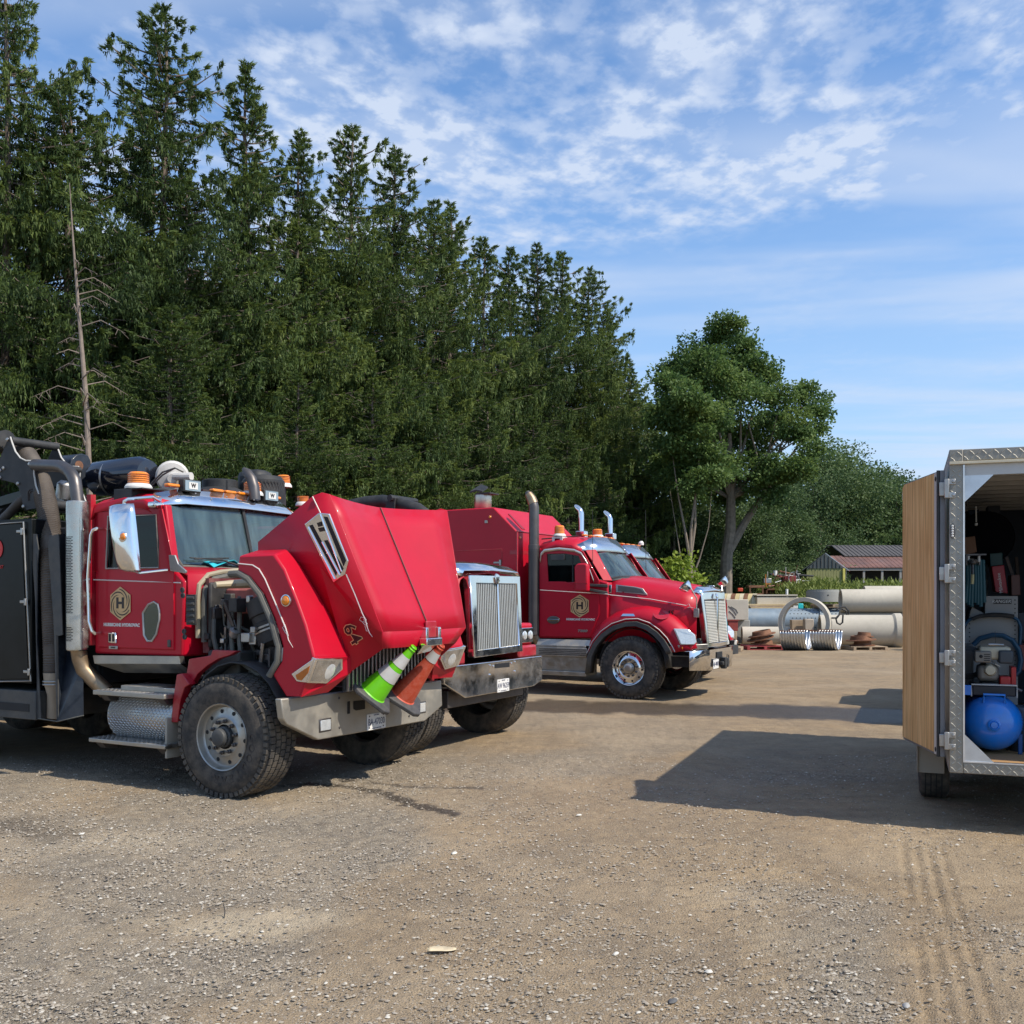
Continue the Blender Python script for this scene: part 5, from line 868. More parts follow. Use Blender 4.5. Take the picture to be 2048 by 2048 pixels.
# things above the cab
ub = P(165, 940, 1.1).x; end = [Q(x, y, ub) for x, y in ((147, 973), (139, 935), (143, 918), (153, 909), (165, 907), (177, 911), (182, 922), (184, 976))]
MB().prism(end, (-.42, 0, 0)).build('blower_housing', NAVY, t1, bevel=.012, smooth=40); p = Q(158, 931, ub); MB().lathe([(.055, .0), (.055, .004), (0, .006)], p, (1, 0, 0), 14).build('rust_spot', RUST, t1)
MB().box((-2.5, .9, 2.62), (-1.15, 1.0, 2.86)).box((-2.5, .9, 2.86), (-1.15, 2.0, 2.88)).build('rack_beam', mat('rusty_black_beam', (.03, .03, .032), .6, dirt=(.2, .1, .07), dirt_amt=.6), t1)
c0, c1 = P(186, 958, 1.2), P(300, 954, 1.2); MB().lathe([(.0, 0), (.12, .02), (.2, .12), (.205, .2), (.205, (c1.x - c0.x) - .1), (.16, (c1.x - c0.x) - .02), (0, (c1.x - c0.x))], c0, (1, 0, 0), 28).build('silencer', mat('gloss_black', (.01, .012, .02), .12, coat=1, var=.1), t1)
for x in (228,): p = P(x, 957, 1.2); MB().lathe([(.208, 0), (.215, .008), (.208, .03)], p, (1, 0, 0), 26).build('silencer_strap', STEEL, t1)
p = P(345, 954, 1.35); wh = MB().lathe([(.0, -.03), (.17, -.03), (.18, -.01), (.18, .01), (.16, .03), (.05, .05), (.05, .12), (0, .12)], p, (.55, -.55, -.2), 26).build('blower', mat('chalky_white', (.62, .60, .56), .6, dirt=DUST, dirt_amt=.3), t1)
MB().tube([p + Vector((.05, -.05, 0)), p + Vector((.20, -.02, -.01)), p + Vector((.29, 0, -.01))], .045, 12).build('blower_outlet', mat('chalky_white', (0, 0, 0)), wh); d_ = Vector((-.55, .55, .2)).normalized()
MB().tube([p + d_ * .03, p + d_ * .24], [.13, .12], 8).build('blower_motor', mat('mesh_tan', (.35, .33, .27), .6), wh)
for k in range(8): MB().lathe([(.128, .05 + .022 * k), (.136, .056 + .022 * k), (.128, .062 + .022 * k)], p, tuple(d_), 10).build('motor_fin', MATTE, wh)
for dz in (0, .03): MB().tube([P(300, 975, 1.0) + Vector((0, 0, dz)), P(325, 950, 1.0) + Vector((0, 0, dz)), P(350, 936, 1.0), P(366, 944, 1.0)], .009, 6).build('blower_cable', SEAL, t1)
MB().tube([P(300, 985, .7), P(330, 982, .7), P(350, 988, .7)], .035, 8).build('roof_duct', GREYPL, t1)
p = P(440, 985, 1.9); MB().lathe([(.36, -.1), (.34, -.02), (.22, .04), (.20, .05), (.20, .13), (.18, .14), (0, .14)], p, (0, 0, 1), 28).build('filter_housing', MATTE, t1)
p = P(527, 1000, 2.3); fh = MB().lathe([(.24, -.2), (.25, .02), (.24, .22), (.2, .27), (0, .3)], p, (0, 0, 1), 28).build('filter_housing', MATTE, t1); MB().box((p.x - .35, p.y - .1, p.z + .1), (p.x, p.y + .2, p.z + .36)).build('filter_cap', MATTE, t1, bevel=.08)
mb = MB(); [mb.tube([p + Vector((.252 * math.cos(R(a)), .252 * math.sin(R(a)), -.15)), p + Vector((.252 * math.cos(R(a + 35)), .252 * math.sin(R(a + 35)), .2))], .004, 4) for a in range(180, 360, 9)]; [mb.tube([p + Vector((.252 * math.cos(R(a)), .252 * math.sin(R(a)), .2)), p + Vector((.252 * math.cos(R(a + 35)), .252 * math.sin(R(a + 35)), -.15))], .004, 4) for a in range(180, 360, 9)]; mb.build('filter_mesh', GREYPL, fh)
MB().tube([P(510, 1000, 1.5), P(508, 975, 1.5), P(503, 958, 1.5), P(494, 945, 1.5), P(487, 937, 1.5)], [.058, .058, .056, .05, .018], 16).build('exhaust_tip', SOOT, t1)
MB().tube([P(454, 985, 1.6), P(454, 960, 1.6)], .012, 6).build('air_valve', MATTE, t1)
# ---------------------------------------------------------------- truck 2: square hood and tall bright grille
T2 = Fr((-1.41, 11.55), 28); P, Q = T2.P, T2.Q
t2 = empty('vacuum_truck', (-1.41, 11.55, 0), -T2.a, 'second red truck, square upright grille and polished bumper beside the raised hood', 'truck', 'red trucks parked side by side')
wheel(t2, 0, 0); wheel(t2, 0, 2.44, side=1)
for du in (-4.4, -5.7): wheel(t2, du, 0, treaded=False); wheel(t2, du, 2.44, side=1, treaded=False)
MB().box((-7, .82, .62), (.7, .9, .86)).box((-7, 1.56, .62), (.7, 1.64, .86)).box((-.06, .4, .42), (.06, 2.1, .54)).box((.2, .3, .52), (.62, 2.15, .72)).build('chassis', SOOT, t2, bevel=.008)
bm = [Q(x, y, .75) for x, y in ((887, 1337), (890, 1334), (1083, 1311.5), (1085, 1313), (1084.5, 1360), (1068, 1372), (931, 1396), (889, 1368))]
b2_ = MB().prism(bm, (-.05, 0, 0)).build('front_bumper', CHROME, t2, bevel=.008)
MB().prism([Q(x, y, .752) for x, y in ((990, 1328), (1019, 1324.5), (1019, 1334), (990, 1336.5))], (.002, 0, 0)).build('bumper_opening', DARK, b2_)
for x, y in ((979, 1331), (986, 1333), (1022, 1327), (1029, 1324), (979, 1350), (1029, 1343)): MB().lathe([(.018, 0), (.015, .008), (0, .012)], Q(x, y, .75), (1, 0, 0), 10).build('bolt', CHROME, b2_)
plate(t2, Q(1006, 1370.5, .75), .752, 'AW 96259', 'YOURS TO DISCOVER')
gt, gb = .70, .765; c2 = 1.22
g4 = [Q(939, 1150, gt), Q(1040, 1152, gt), Q(1046, 1303, gb), Q(950, 1316, gb)]
gi = [Q(953, 1166, gt), Q(1034, 1168, gt), Q(1039, 1290, gb), Q(956, 1300, gb)]
gr2 = ring_plate(MB(), g4, gi, (-.10, 0, 0)).build('grille_surround', CHROME, t2, bevel=.018); MB().prism([p - Vector((.05, 0, 0)) for p in gi], (-.01, 0, 0)).build('grille_backing', DARK, t2)
mb = MB()
for k in range(24):
    t = (k + .5) / 24; a = gi[0].lerp(gi[1], t); b_ = gi[3].lerp(gi[2], t); mb.tube([a - Vector((.022, 0, 0)), b_ - Vector((.022, 0, 0))], .0095, 6, False)
mb.build('grille_bars', mat('satin_bar', (.50, .49, .44), .4, .6), t2)['kind'] = 'stuff'
MB().tube([gi[0].lerp(gi[1], .5) + Vector((.0, 0, .0)), gi[3].lerp(gi[2], .5)], .012, 6).build('grille_divider', CHROME, t2)
e_ = Q(993, 1158, gt); bd = MB().lathe([(.07, 0), (.065, .015), (0, .022)], (gt, e_.y, e_.z), (1, 0, 0), 6).build('grille_badge', CHROME, t2); text('badge_letter', 'W', (gt + .023, e_.y, e_.z), (0, 1, 0), (0, 0, 1), .05, INK, bd, .001)
lip = [[(gt - .02, .50, 2.02), (gt - .02, .56, 2.085), (gt - .02, 1.22, 2.10), (gt - .02, 1.88, 2.085), (gt - .02, 1.94, 2.02)], [(gt - .16, .45, 2.06), (gt - .18, .52, 2.155), (gt - .18, 1.22, 2.18), (gt - .18, 1.92, 2.155), (gt - .16, 1.99, 2.06)], [(gt - .34, .42, 2.08), (gt - .36, .50, 2.19), (gt - .36, 1.22, 2.215), (gt - .36, 1.94, 2.19), (gt - .34, 2.02, 2.08)]]
MB().sheet(lip).build('hood_deflector', CHROME, t2, solid=.012, smooth=50)
hx2 = []
for u, w, zt in ((gt - .08, .70, 2.03), (0, .80, 2.13), (-.6, .88, 2.2), (-1.05, .92, 2.24)): hx2.append([(u, c2 - w, 1.1), (u, c2 - w, zt - .16), (u, c2 - w + .05, zt - .05), (u, c2 - w + .16, zt), (u, c2, zt + .04), (u, c2 + w - .16, zt), (u, c2 + w - .05, zt - .05), (u, c2 + w, zt - .16), (u, c2 + w, 1.1)])
MB().sheet(hx2).build('hood', RED, t2, smooth=35, solid=.015)
for m_ in (0, 1):
    mv = (lambda v: v) if not m_ else (lambda v: 2.44 - v)
    rows = []
    for a in range(30, 181, 15):
        r_ = .72; u = r_ * math.cos(R(a)); z = .55 + r_ * math.sin(R(a)); rows.append([(u, mv(.55), z + .03), (u, mv(.10), z + .03), (u, mv(.01), z - .03), (u, mv(.0), z - .11)])
    MB().sheet(rows).build('fender', REDLOW, t2, smooth=50, solid=.015)
    MB().box((.30, min(mv(.06), mv(.56)), 1.0), (.70, max(mv(.06), mv(.56)), 1.16)).build('fender_front', REDLOW, t2, bevel=.03)
    hb_ = MB().box((.35, min(mv(.10), mv(.46)), 1.16), (.66, max(mv(.10), mv(.46)), 1.44)).build('headlight_pod', RED, t2, bevel=.035); MB().box((.66, min(mv(.12), mv(.44)), 1.19), (.675, max(mv(.12), mv(.44)), 1.38)).build('headlight_frame', CHROME, hb_, bevel=.006)
    for v in (.20, .36): o = MB().lathe([(.058, 0), (.05, .01), (0, .016)], (.676, mv(v), 1.285), (1, 0, 0), 18).build('headlight', CLEAR, t2)
MB().prism([(-1.05, .18, 1.15), (-1.05, .18, 2.12), (-1.2, .2, 2.62), (-2.2, .2, 2.66), (-2.2, .18, 1.15)], (0, 2.08, 0)).build('cab', RED, t2, bevel=.04)
MB().prism([(-1.10, .17, 2.07), (-1.22, .17, 2.50), (-1.9, .17, 2.5), (-1.9, .17, 2.07)], (0, .008, 0)).build('side_window', SIDEG, t2); MB().add([(-1.04, .3, 2.16), (-1.04, 2.14, 2.16), (-1.185, 2.10, 2.58), (-1.185, .34, 2.58)], [(0, 1, 2, 3)]).build('windscreen', WIND, t2)
MB().box((-1.8, .1, .5), (-.75, .55, .95)).build('fuel_tank', ALU, t2, bevel=.08); MB().box((-7, .1, .95), (-2.5, 2.34, 2.35)).build('tank_body', BLACK, t2, bevel=.06)
pts = [P(x, y, 1.3) for x, y in ((640, 1030), (690, 1010), (730, 1001), (765, 998), (800, 1003), (835, 1014), (858, 1030), (870, 1060))]; MB().tube([p - Vector((0, 0, .03)) for p in pts], .085, 16).build('boom_hose', MATTE, t2, smooth=50)
for dv in (-.15, .25): MB().prism([P(x, y, 1.3) + Vector((0, dv, 0)) for x, y in ((782, 1020), (790, 1000), (797, 992), (803, 998), (802, 1020))], (0, .02, 0)).build('hose_bracket', MATTE, t2)
p = P(797, 998, 1.3); MB().tube([p + Vector((0, -.2, 0)), p + Vector((0, .4, 0))], .04, 8).build('cross_tube', MATTE, t2)
# ---------------------------------------------------------------- truck 3: aerodynamic hood, red box body
T3 = Fr((2.016, 17.7), 29); P, Q = T3.P, T3.Q
t3 = empty('vacuum_truck', (2.016, 17.7, 0), -T3.a, 'third red truck, sloped hood with twin grille panels and a tall red box body', 'truck', 'red trucks parked side by side')
CABP = []
def K(o): CABP.append(o); return o
K(wheel(t3, 0, 0, blocks=50, rimm=CHROME)); K(wheel(t3, 0, 2.44, side=1, blocks=50, rimm=CHROME))
for du in (-4.8, -6.1): wheel(t3, du, 0, treaded=False); wheel(t3, du, 2.44, side=1, treaded=False)
K(MB().box((-7, .82, .62), (1.0, .9, .86)).box((-7, 1.56, .62), (1.0, 1.64, .86)).box((-.06, .4, .42), (.06, 2.1, .54)).box((.55, .45, .55), (1.1, 2.0, .74)).build('chassis', MATTE, t3, bevel=.008))
cv = 1.22; W_ = .15
# hood by sections: (u, shoulder half width, shoulder z, top z, side half width at belt)
hs_ = []
for u, ws, zs, zt, wb_ in ((-.56, .80, 2.04, 2.15, 1.04), (-.2, .78, 2.02, 2.12, 1.02), (.3, .74, 1.95, 2.05, .96), (.8, .69, 1.85, 1.965, .90), (1.10, .65, 1.77, 1.90, .86)):
    hs_.append([(u, cv - wb_ - .01, .98), (u, cv - wb_, 1.45), (u, cv - wb_ + .02, zs - .14), (u, cv - ws - .04, zs), (u, cv - ws + .12, zs + .055), (u, cv - .25, zt - .01), (u, cv, zt + .01), (u, cv + .25, zt - .01), (u, cv + ws - .12, zs + .055), (u, cv + ws + .04, zs), (u, cv + wb_ - .02, zs - .14), (u, cv + wb_, 1.45), (u, cv + wb_ + .01, .98)])
K(MB().sheet(hs_).build('hood', RED, t3, smooth=50, solid=.015, bevel=0))
# fenders: bulged arch section swept round the wheel
for m_ in (0, 1):
    mv = (lambda v: v) if not m_ else (lambda v: 2.44 - v)
    prof = [(-.83, .80), (-.78, 1.02), (-.66, 1.22), (-.50, 1.37), (-.30, 1.49), (-.05, 1.56), (.25, 1.58), (.50, 1.53), (.75, 1.41), (.98, 1.22), (1.12, 1.04), (1.17, .90)]
    inn = [(-.74, .42), (-.70, .72), (-.60, .92), (-.46, 1.08), (-.28, 1.20), (-.06, 1.27), (.14, 1.28), (.33, 1.22), (.48, 1.12), (.60, 1.0), (.69, .86), (.72, .80)]
    rows = []
    for (u, z), (ui, zi) in zip(prof, inn):
        k = (z - .8) / .78; rows.append([(u * .98, mv(.30), z + .05 * k), (u, mv(.15), z), ((u * .75 + ui * .25), mv(.05), z * .75 + zi * .25), ((u + ui) / 2, mv(.015), (z + zi) / 2), (ui * .75 + u * .25, mv(.01), zi * .75 + z * .25)])
    K(MB().sheet(rows).build('fender', RED, t3, smooth=60, solid=.012)); 
    fl = [[(a * 1.10 + .0, mv(.0), .53 + (c - .53) * 1.09), (a * 1.10, mv(-.035), .53 + (c - .53) * 1.08), (a * .98, mv(-.035), .53 + (c - .53) * .98), (a * .97, mv(.12), .53 + (c - .53) * .97)] for a, c in inn]
    K(MB().sheet(fl).build('fender_flare', GREYPL, t3, smooth=50, solid=.01))
    K(MB().tube([(a * 1.16, mv(.012), .53 + (c - .53) * 1.15) for a, c in inn[1:]], .008, 5).build('pinstripe', STRIPE, t3))
    K(MB().prism([(.69, mv(.02), .82), (1.10, mv(.08), .86), (1.13, mv(.10), .98), (.72, mv(.0), .93)], (0, .15 if not m_ else -.15, 0)).build('side_marker_panel', REDLOW, t3, bevel=.015))
    K(MB().box((.85, mv(.035) - .012, .885), (.97, mv(.035) + .012, .925)).build('side_marker', AMBER, t3, bevel=.005))
    hl = [(.77, .08, 1.215), (.98, .14, 1.215), (1.13, .24, 1.12), (1.18, .34, .98), (1.12, .20, .955), (.90, .05, .95)]; hl = [(p_.x, mv(p_.y), p_.z) for p_ in (P(1347, 1257, .01), P(1376, 1258, .05), P(1391, 1270, .11), P(1394, 1285, .15), P(1389, 1289, .08), P(1361, 1290, -.01))]
    cH = Vector((.98, mv(.10), 1.06)); h_ = K(MB().prism([Vector(p) + Vector((0, 0, 0)) for p in hl], (-.08, .14 if not m_ else -.14, 0)).build('headlight', CLEAR, t3, bevel=.02))
    K(MB().prism([Vector((.90, mv(.0), .955)), Vector((1.30, mv(.36), .97)), Vector((1.30, mv(.40), .88)), Vector((.92, mv(.02), .86))], (-.05, .03 if not m_ else -.03, 0)).build('light_shelf', ALU, t3, bevel=.01))
    K(MB().sheet([[(.63 * math.cos(R(a)), v, .54 + .68 * math.sin(R(a))) for v in (mv(.14), mv(.6))] for a in range(0, 181, 15)]).build('inner_fender', MATTE, t3, solid=.012))
# grille
go = [(1.12, .555, 1.80), (1.13, .60, 1.845), (1.13, 1.22, 1.865), (1.13, 1.84, 1.845), (1.12, 1.885, 1.80), (1.22, 1.84, .90), (1.22, 1.22, .88), (1.22, .60, .90)]
gj = [(1.14, .645, 1.70), (1.14, .66, 1.715), (1.14, 1.22, 1.725), (1.14, 1.78, 1.715), (1.14, 1.795, 1.70), (1.22, 1.76, .97), (1.22, 1.22, .96), (1.22, .68, .97)]
gr3 = K(ring_plate(MB(), go, gj, (-.10, 0, 0)).build('grille_surround', CHROME, t3, bevel=.018)); MB().box((1.155, 1.18, .96), (1.205, 1.26, 1.74)).build('grille_divider', CHROME, gr3, bevel=.01)
MB().sheet([[(1.12, .56, 1.82), (1.13, .66, 1.87), (1.16, 1.22, 1.89), (1.13, 1.78, 1.87), (1.12, 1.88, 1.82)], [(.96, .55, 1.86), (1.0, .66, 1.945), (1.02, 1.22, 1.98), (1.0, 1.78, 1.945), (.96, 1.89, 1.86)]]).build('grille_crown', CHROME, gr3, solid=.02, smooth=50)
MB().lathe([(.05, 0), (.045, .02), (.02, .03), (0, .032)], (1.17, 1.22, 1.78), (1, 0, .3), 16).build('grille_badge', CHROME, gr3); MB().box((1.0, 1.205, 1.93), (1.14, 1.235, 1.97)).build('hood_ornament', CHROME, gr3, bevel=.012)
K(MB().prism([(1.10, .62, 1.75), (1.10, 1.82, 1.75), (1.18, 1.80, .93), (1.18, .64, .93)], (-.02, 0, 0)).build('grille_backing', SOOT, t3))
for s_ in (0, 1):
    mb = MB()
    for k in range(27):
        t = (k + .5) / 27; z = 1.70 - .73 * t; u = 1.125 + .075 * t + .01; a, b_ = (.655 + .02 * t, 1.185) if s_ == 0 else (1.255, 1.785 - .02 * t); mb.box((u, a, z - .008), (u + .012, b_, z + .008))
    K(mb.build('grille_panel', mat('bright_mesh', (.80, .78, .70), .4, .35, var=.05), t3))
# bumper with swept ends
bz0, bz1 = .50, .855; fr_ = [(1.10, -.0), (1.255, .60), (1.27, 1.22), (1.255, 1.84), (1.10, 2.44)]
b3 = K(MB().sheet([[(u, v, bz0 + (.03 if v in (0, 2.44) else 0)) for u, v in fr_], [(u, v, bz1) for u, v in fr_], [(u - .10, v, bz1) for u, v in fr_]]).build('front_bumper', CHROME, t3, solid=.012, smooth=5))
for a, b_, c, d in ((.93, 1.24, .70, .80), (1.60, 1.64, .62, .72)): MB().box((1.27, a, c), (1.276, b_, d)).build('bumper_opening', DARK, b3)
plate(b3, Vector((1.27, .90, .60)), 1.272, 'AW 89552', 'YOURS TO DISCOVER') if False else None
K(MB().box((1.272, .72, .52), (1.278, 1.02, .68)).build('licence_plate', mat('plate_white', (0, 0, 0)), t3)); text('plate_number', 'AJ-40ES', (1.281, .87, .60), (0, 1, 0), (0, 0, 1), .07, mat('plate_blue', (0, 0, 0)), CABP[-1], .001)
K(MB().box((1.27, 1.08, .56), (1.34, 1.46, .63)).box((1.27, 1.15, .50), (1.36, 1.25, .70)).box((1.27, 1.32, .52), (1.35, 1.40, .68)).build('tow_hitch', MATTE, t3, bevel=.012))
# hood trim, mirrors, number
st = K(MB().tube([P(1080, 1180, .13), P(1213, 1188, .14), (-.40, .178, 1.80), (.3, .25, 1.73), (.93, .325, 1.62)], .007, 5).build('pinstripe', STRIPE, t3)); MB().tube([(.93, .31, 1.62), (.98, .31, 1.65), (1.0, .31, 1.6), (.95, .31, 1.58), (1.02, .32, 1.59), (1.09, .335, 1.57)], .004, 5).build('pinstripe_scroll', STRIPE, st)
hv = K(MB().prism([(-.33, .215, 1.985), (.02, .250, 1.945), (.16, .262, 1.915), (.25, .268, 1.80), (-.32, .205, 1.85)], (0, -.014, 0)).build('hood_vent', STEEL, t3, bevel=.01)); MB().prism([(-.28, .196, 1.965), (.02, .225, 1.93), (.13, .235, 1.90), (.20, .24, 1.825), (-.28, .185, 1.868)], (0, -.004, 0)).build('vent_screen', SOOT, hv)
K(text('fleet_number', '45', (.66, .268, 1.49), (1, .06, 0), (.3, 0, 1), .085, INK, t3, .002, bold=.005)); K(MB().box((-.47, .175, 1.84), (-.40, .19, 1.98)).build('hood_latch', CHROME, t3, bevel=.01))
K(MB().prism([(-.12, .03, 1.475), (.08, .03, 1.475), (.11, .02, 1.435), (-.15, .02, 1.435)], (0, .02, 0)).build('fender_badge', CHROME, t3)); K(MB().lathe([(.14, 0), (0, .004)], (.55, .12, 1.47), (.25, -.5, .75), 20).build('fender_cap', REDLOW, t3))
def bullet(base, top, hd):
    o = MB().tube([base, (base[0] + .01, base[1], (base[2] + top[2]) / 2), top], [.012, .012, .010], 6).build('hood_mirror', CHROME, t3); MB().lathe([(.0, -.13), (.07, -.10), (.105, -.03), (.11, .02), (.10, .025), (0, .03)], hd, (-.45, -.3, .55), 18).build('mirror_bowl', CHROME, o); MB().box((base[0] - .05, base[1] - .01, base[2] - .11), (base[0] + .05, base[1] + .01, base[2] + .04)).build('mirror_foot', ALU, o, bevel=.01); return o
p = P(1392, 1222, .32); q_ = P(1378, 1172, .20); K(bullet((p.x, .335, p.z), (q_.x, .24, q_.z), P(1369, 1171, .20)))
p = Q(1452, 1192, 1.0); K(bullet((1.0, 2.10, 1.62), (.95, 2.2, 2.02), (.95, 2.24, 2.07)))
# cab
K(MB().prism([(-1.84, W_, 1.01), (-.62, W_, 1.03), (-.45, W_, 1.3), (-.45, W_, 2.02), (-.62, W_, 2.07), (-1.84, W_, 2.02)], (0, 2.14, 0)).build('cab', RED, t3, bevel=.03))
sec = []
for u, zt, ve in ((-1.86, 2.56, .17), (-1.84, 2.68, .20), (-1.5, 2.76, .20), (-1.2, 2.73, .22), (-.98, 2.62, .26)): sec.append([(u, ve - .02, zt - .10), (u, ve + .02, zt - .02), (u, ve + .2, zt + .07), (u, cv, zt + .12), (u, 2.24 - ve, zt + .07), (u, 2.42 - ve, zt - .02), (u, 2.46 - ve, zt - .10)])
K(MB().sheet(sec).build('roof', RED, t3, solid=.03, smooth=50)); K(MB().box((-1.86, W_, 2.0), (-1.80, 2.29, 2.66)).build('cab_back_panel', RED, t3))
for m_ in (0, 1):
    mv = (lambda v: v) if not m_ else (lambda v: 2.44 - v); sg = 1 if not m_ else -1
    K(MB().prism([(-.56, mv(.17), 2.05), (-.42, mv(.24), 2.05), (-.80, mv(.36), 2.62), (-.92, mv(.20), 2.60)], (0, .05 * sg, 0)).build('pillar', RED, t3, bevel=.015))
    K(ring_plate(MB(), [(-1.80, mv(.135), 1.05), (-1.3, mv(.135), 1.05), (-.80, mv(.135), 1.05), (-.62, mv(.135), 1.45), (-.62, mv(.135), 2.06), (-.93, mv(.135), 2.58), (-1.3, mv(.135), 2.64), (-1.80, mv(.135), 2.62)],
                 [(-1.63, mv(.135), 2.045), (-1.45, mv(.135), 2.045), (-1.28, mv(.135), 2.04), (-1.1, mv(.135), 1.96), (-.80, mv(.135), 1.97), (-1.02, mv(.135), 2.50), (-1.3, mv(.135), 2.55), (-1.66, mv(.135), 2.55)], (0, .03 * sg, 0)).build('door', RED, t3, bevel=.006))
    K(MB().prism([(-1.63, mv(.155), 2.045), (-1.28, mv(.155), 2.04), (-1.1, mv(.155), 1.96), (-.80, mv(.155), 1.97), (-1.02, mv(.155), 2.50), (-1.3, mv(.155), 2.55), (-1.66, mv(.155), 2.55)], (0, .006 * sg, 0)).build('side_window', SIDEG, t3))
    K(MB().sheet([[(u, mv(v), z) for v in (.118, .10, .128)] for u, z in []] or [[(u, mv(.10), z), (u * .995, mv(.118), z - .05)] for u, z in ((-1.78, 2.44), (-1.765, 2.56), (-1.70, 2.63), (-1.4, 2.655), (-1.1, 2.62), (-.96, 2.56), (-.84, 2.38), (-.72, 2.07))]).build('window_visor', mat('bright_trim', (.75, .73, .66), .3, .7, var=.05), t3, solid=.012))
    K(MB().box((-1.16, min(mv(.155), mv(.165)), 1.98), (-1.13, max(mv(.155), mv(.165)), 2.54)).build('window_post', MATTE, t3))
    mo = MB().prism([(-.98, mv(-.12), 1.86), (-.73, mv(-.12), 1.86), (-.74, mv(-.10), 2.33), (-.79, mv(-.10), 2.36), (-.93, mv(-.10), 2.36), (-1.0, mv(-.10), 2.31)], (0, .13 * sg, 0)).build('mirror', RED, t3, bevel=.035, smooth=60); K(mo); MB().box((-.985, min(mv(-.122), mv(.012)), 2.005), (-.735, max(mv(-.122), mv(.012)), 2.012)).build('mirror_seam', REDLOW, mo)
    K(MB().prism([(-.76, mv(.03), 2.00), (-.46, mv(.15), 1.985), (-.46, mv(.15), 1.93), (-.76, mv(.03), 1.95)], (0, .06 * sg, 0)).prism([(-.76, mv(.03), 1.92), (-.46, mv(.15), 1.86), (-.46, mv(.15), 1.81), (-.76, mv(.03), 1.87)], (0, .06 * sg, 0)).build('mirror_arm', MATTE, t3, bevel=.01))
wl3, wt3 = [(-.62, .30, 2.07), (-.44, .62, 2.125), (-.36, 1.22, 2.14), (-.44, 1.82, 2.125), (-.62, 2.14, 2.07)], [(-.93, .40, 2.58), (-.84, .72, 2.64), (-.81, 1.22, 2.66), (-.84, 1.72, 2.64), (-.93, 2.04, 2.58)]
K(MB().sheet([wl3, wt3]).build('windscreen', WIND, t3, smooth=60)); K(MB().tube(wl3, .022, 6).build('windscreen_seal', MATTE, t3)); K(MB().sheet([wl3, [(u + .14, v, z - .03) for u, v, z in wl3]]).build('cowl', MATTE, t3, solid=.01))
K(MB().box((-1.1, .3, 1.8), (-.6, 2.14, 2.08)).build('dashboard', mat('beige_dash', (.30, .28, .23), .7), t3, bevel=.03)); K(MB().box((-1.75, .45, 1.5), (-1.55, .95, 2.45)).box((-1.75, 1.5, 1.5), (-1.55, 2.0, 2.45)).build('seat', GREYPL, t3, bevel=.06))
K(MB().sheet([[(-.90, .26, 2.585), (-.78, .70, 2.60), (-.70, 1.22, 2.60), (-.78, 1.74, 2.60), (-.90, 2.18, 2.585)], [(-1.02, .32, 2.76), (-.99, .68, 2.86), (-.95, 1.22, 2.88), (-.99, 1.76, 2.86), (-1.02, 2.12, 2.76)]]).add([(-.90, .26, 2.585), (-1.02, .32, 2.76), (-1.25, .17, 2.63)], [(0, 1, 2)]).add([(-.90, 2.18, 2.585), (-1.02, 2.12, 2.76), (-1.25, 2.27, 2.63)], [(0, 1, 2)]).build('sun_visor', mat('brushed_steel', (.72, .73, .74), .22, 1, var=.05), t3, solid=.01, smooth=12))
for i in range(5): K(marker(t3, (-1.12, .62 + .30 * i, 2.885), 0))
# door graphics, steps
emblem(t3, P(1159.5, 1212, .13), (1, 0, 0), (0, 0, 1), .205); text('door_lettering', 'HURRICANE HYDROVAC', P(1161, 1239, .130), (1, 0, 0), (0, 0, 1), .036, WHITE, t3, .002, bold=.002)
text('model_lettering', 'T880', P(1164, 1262, .130), (1, 0, 0), (0, 0, 1), .045, STEEL, t3, .003, shear=.3, sx=1.5, bold=.002)
c_ = P(1107, 1240, .128); K(MB().lathe([(.13, 0), (.125, .008), (.10, .012), (0, .006)], c_, (0, -1, 0), 24).build('door_handle', SOOT, t3)); CABP[-1].scale = (1, 1, 1); o = MB().box((c_.x - .12, .108, c_.z - .016), (c_.x + .11, .118, c_.z + .016)).build('handle_bar', CHROME, CABP[-1], bevel=.01)
for v_ in CABP[-1].data.vertices: v_.co.z = c_.z + (v_.co.z - c_.z) * .55
K(MB().box((-1.84, .02, .86), (-.83, .5, .90)).box((-1.84, .0, .70), (-.80, .45, .86)).build('upper_step', ALU, t3, bevel=.008)); K(MB().box((-1.84, -.02, .36), (-.80, .45, .44)).box((-1.84, .03, .44), (-.80, .45, .70)).build('lower_step', ALU, t3, bevel=.008)); K(MB().prism([(-1.82, .05, .90), (-.70, .05, .90), (-.72, .12, 1.0), (-1.82, .12, 1.0)], (0, .3, 0)).build('step_fairing', ALU, t3))
mb = MB()
for i in range(40):
    for j in range(4): mb.lathe([(.010, .0), (0, .001)], (-1.74 + i * .0235 + (j % 2) * .012, -.0015, .735 + j * .03), (0, -1, 0), 6)
K(mb.build('step_grip_holes', DARK, t3))['kind'] = 'stuff'
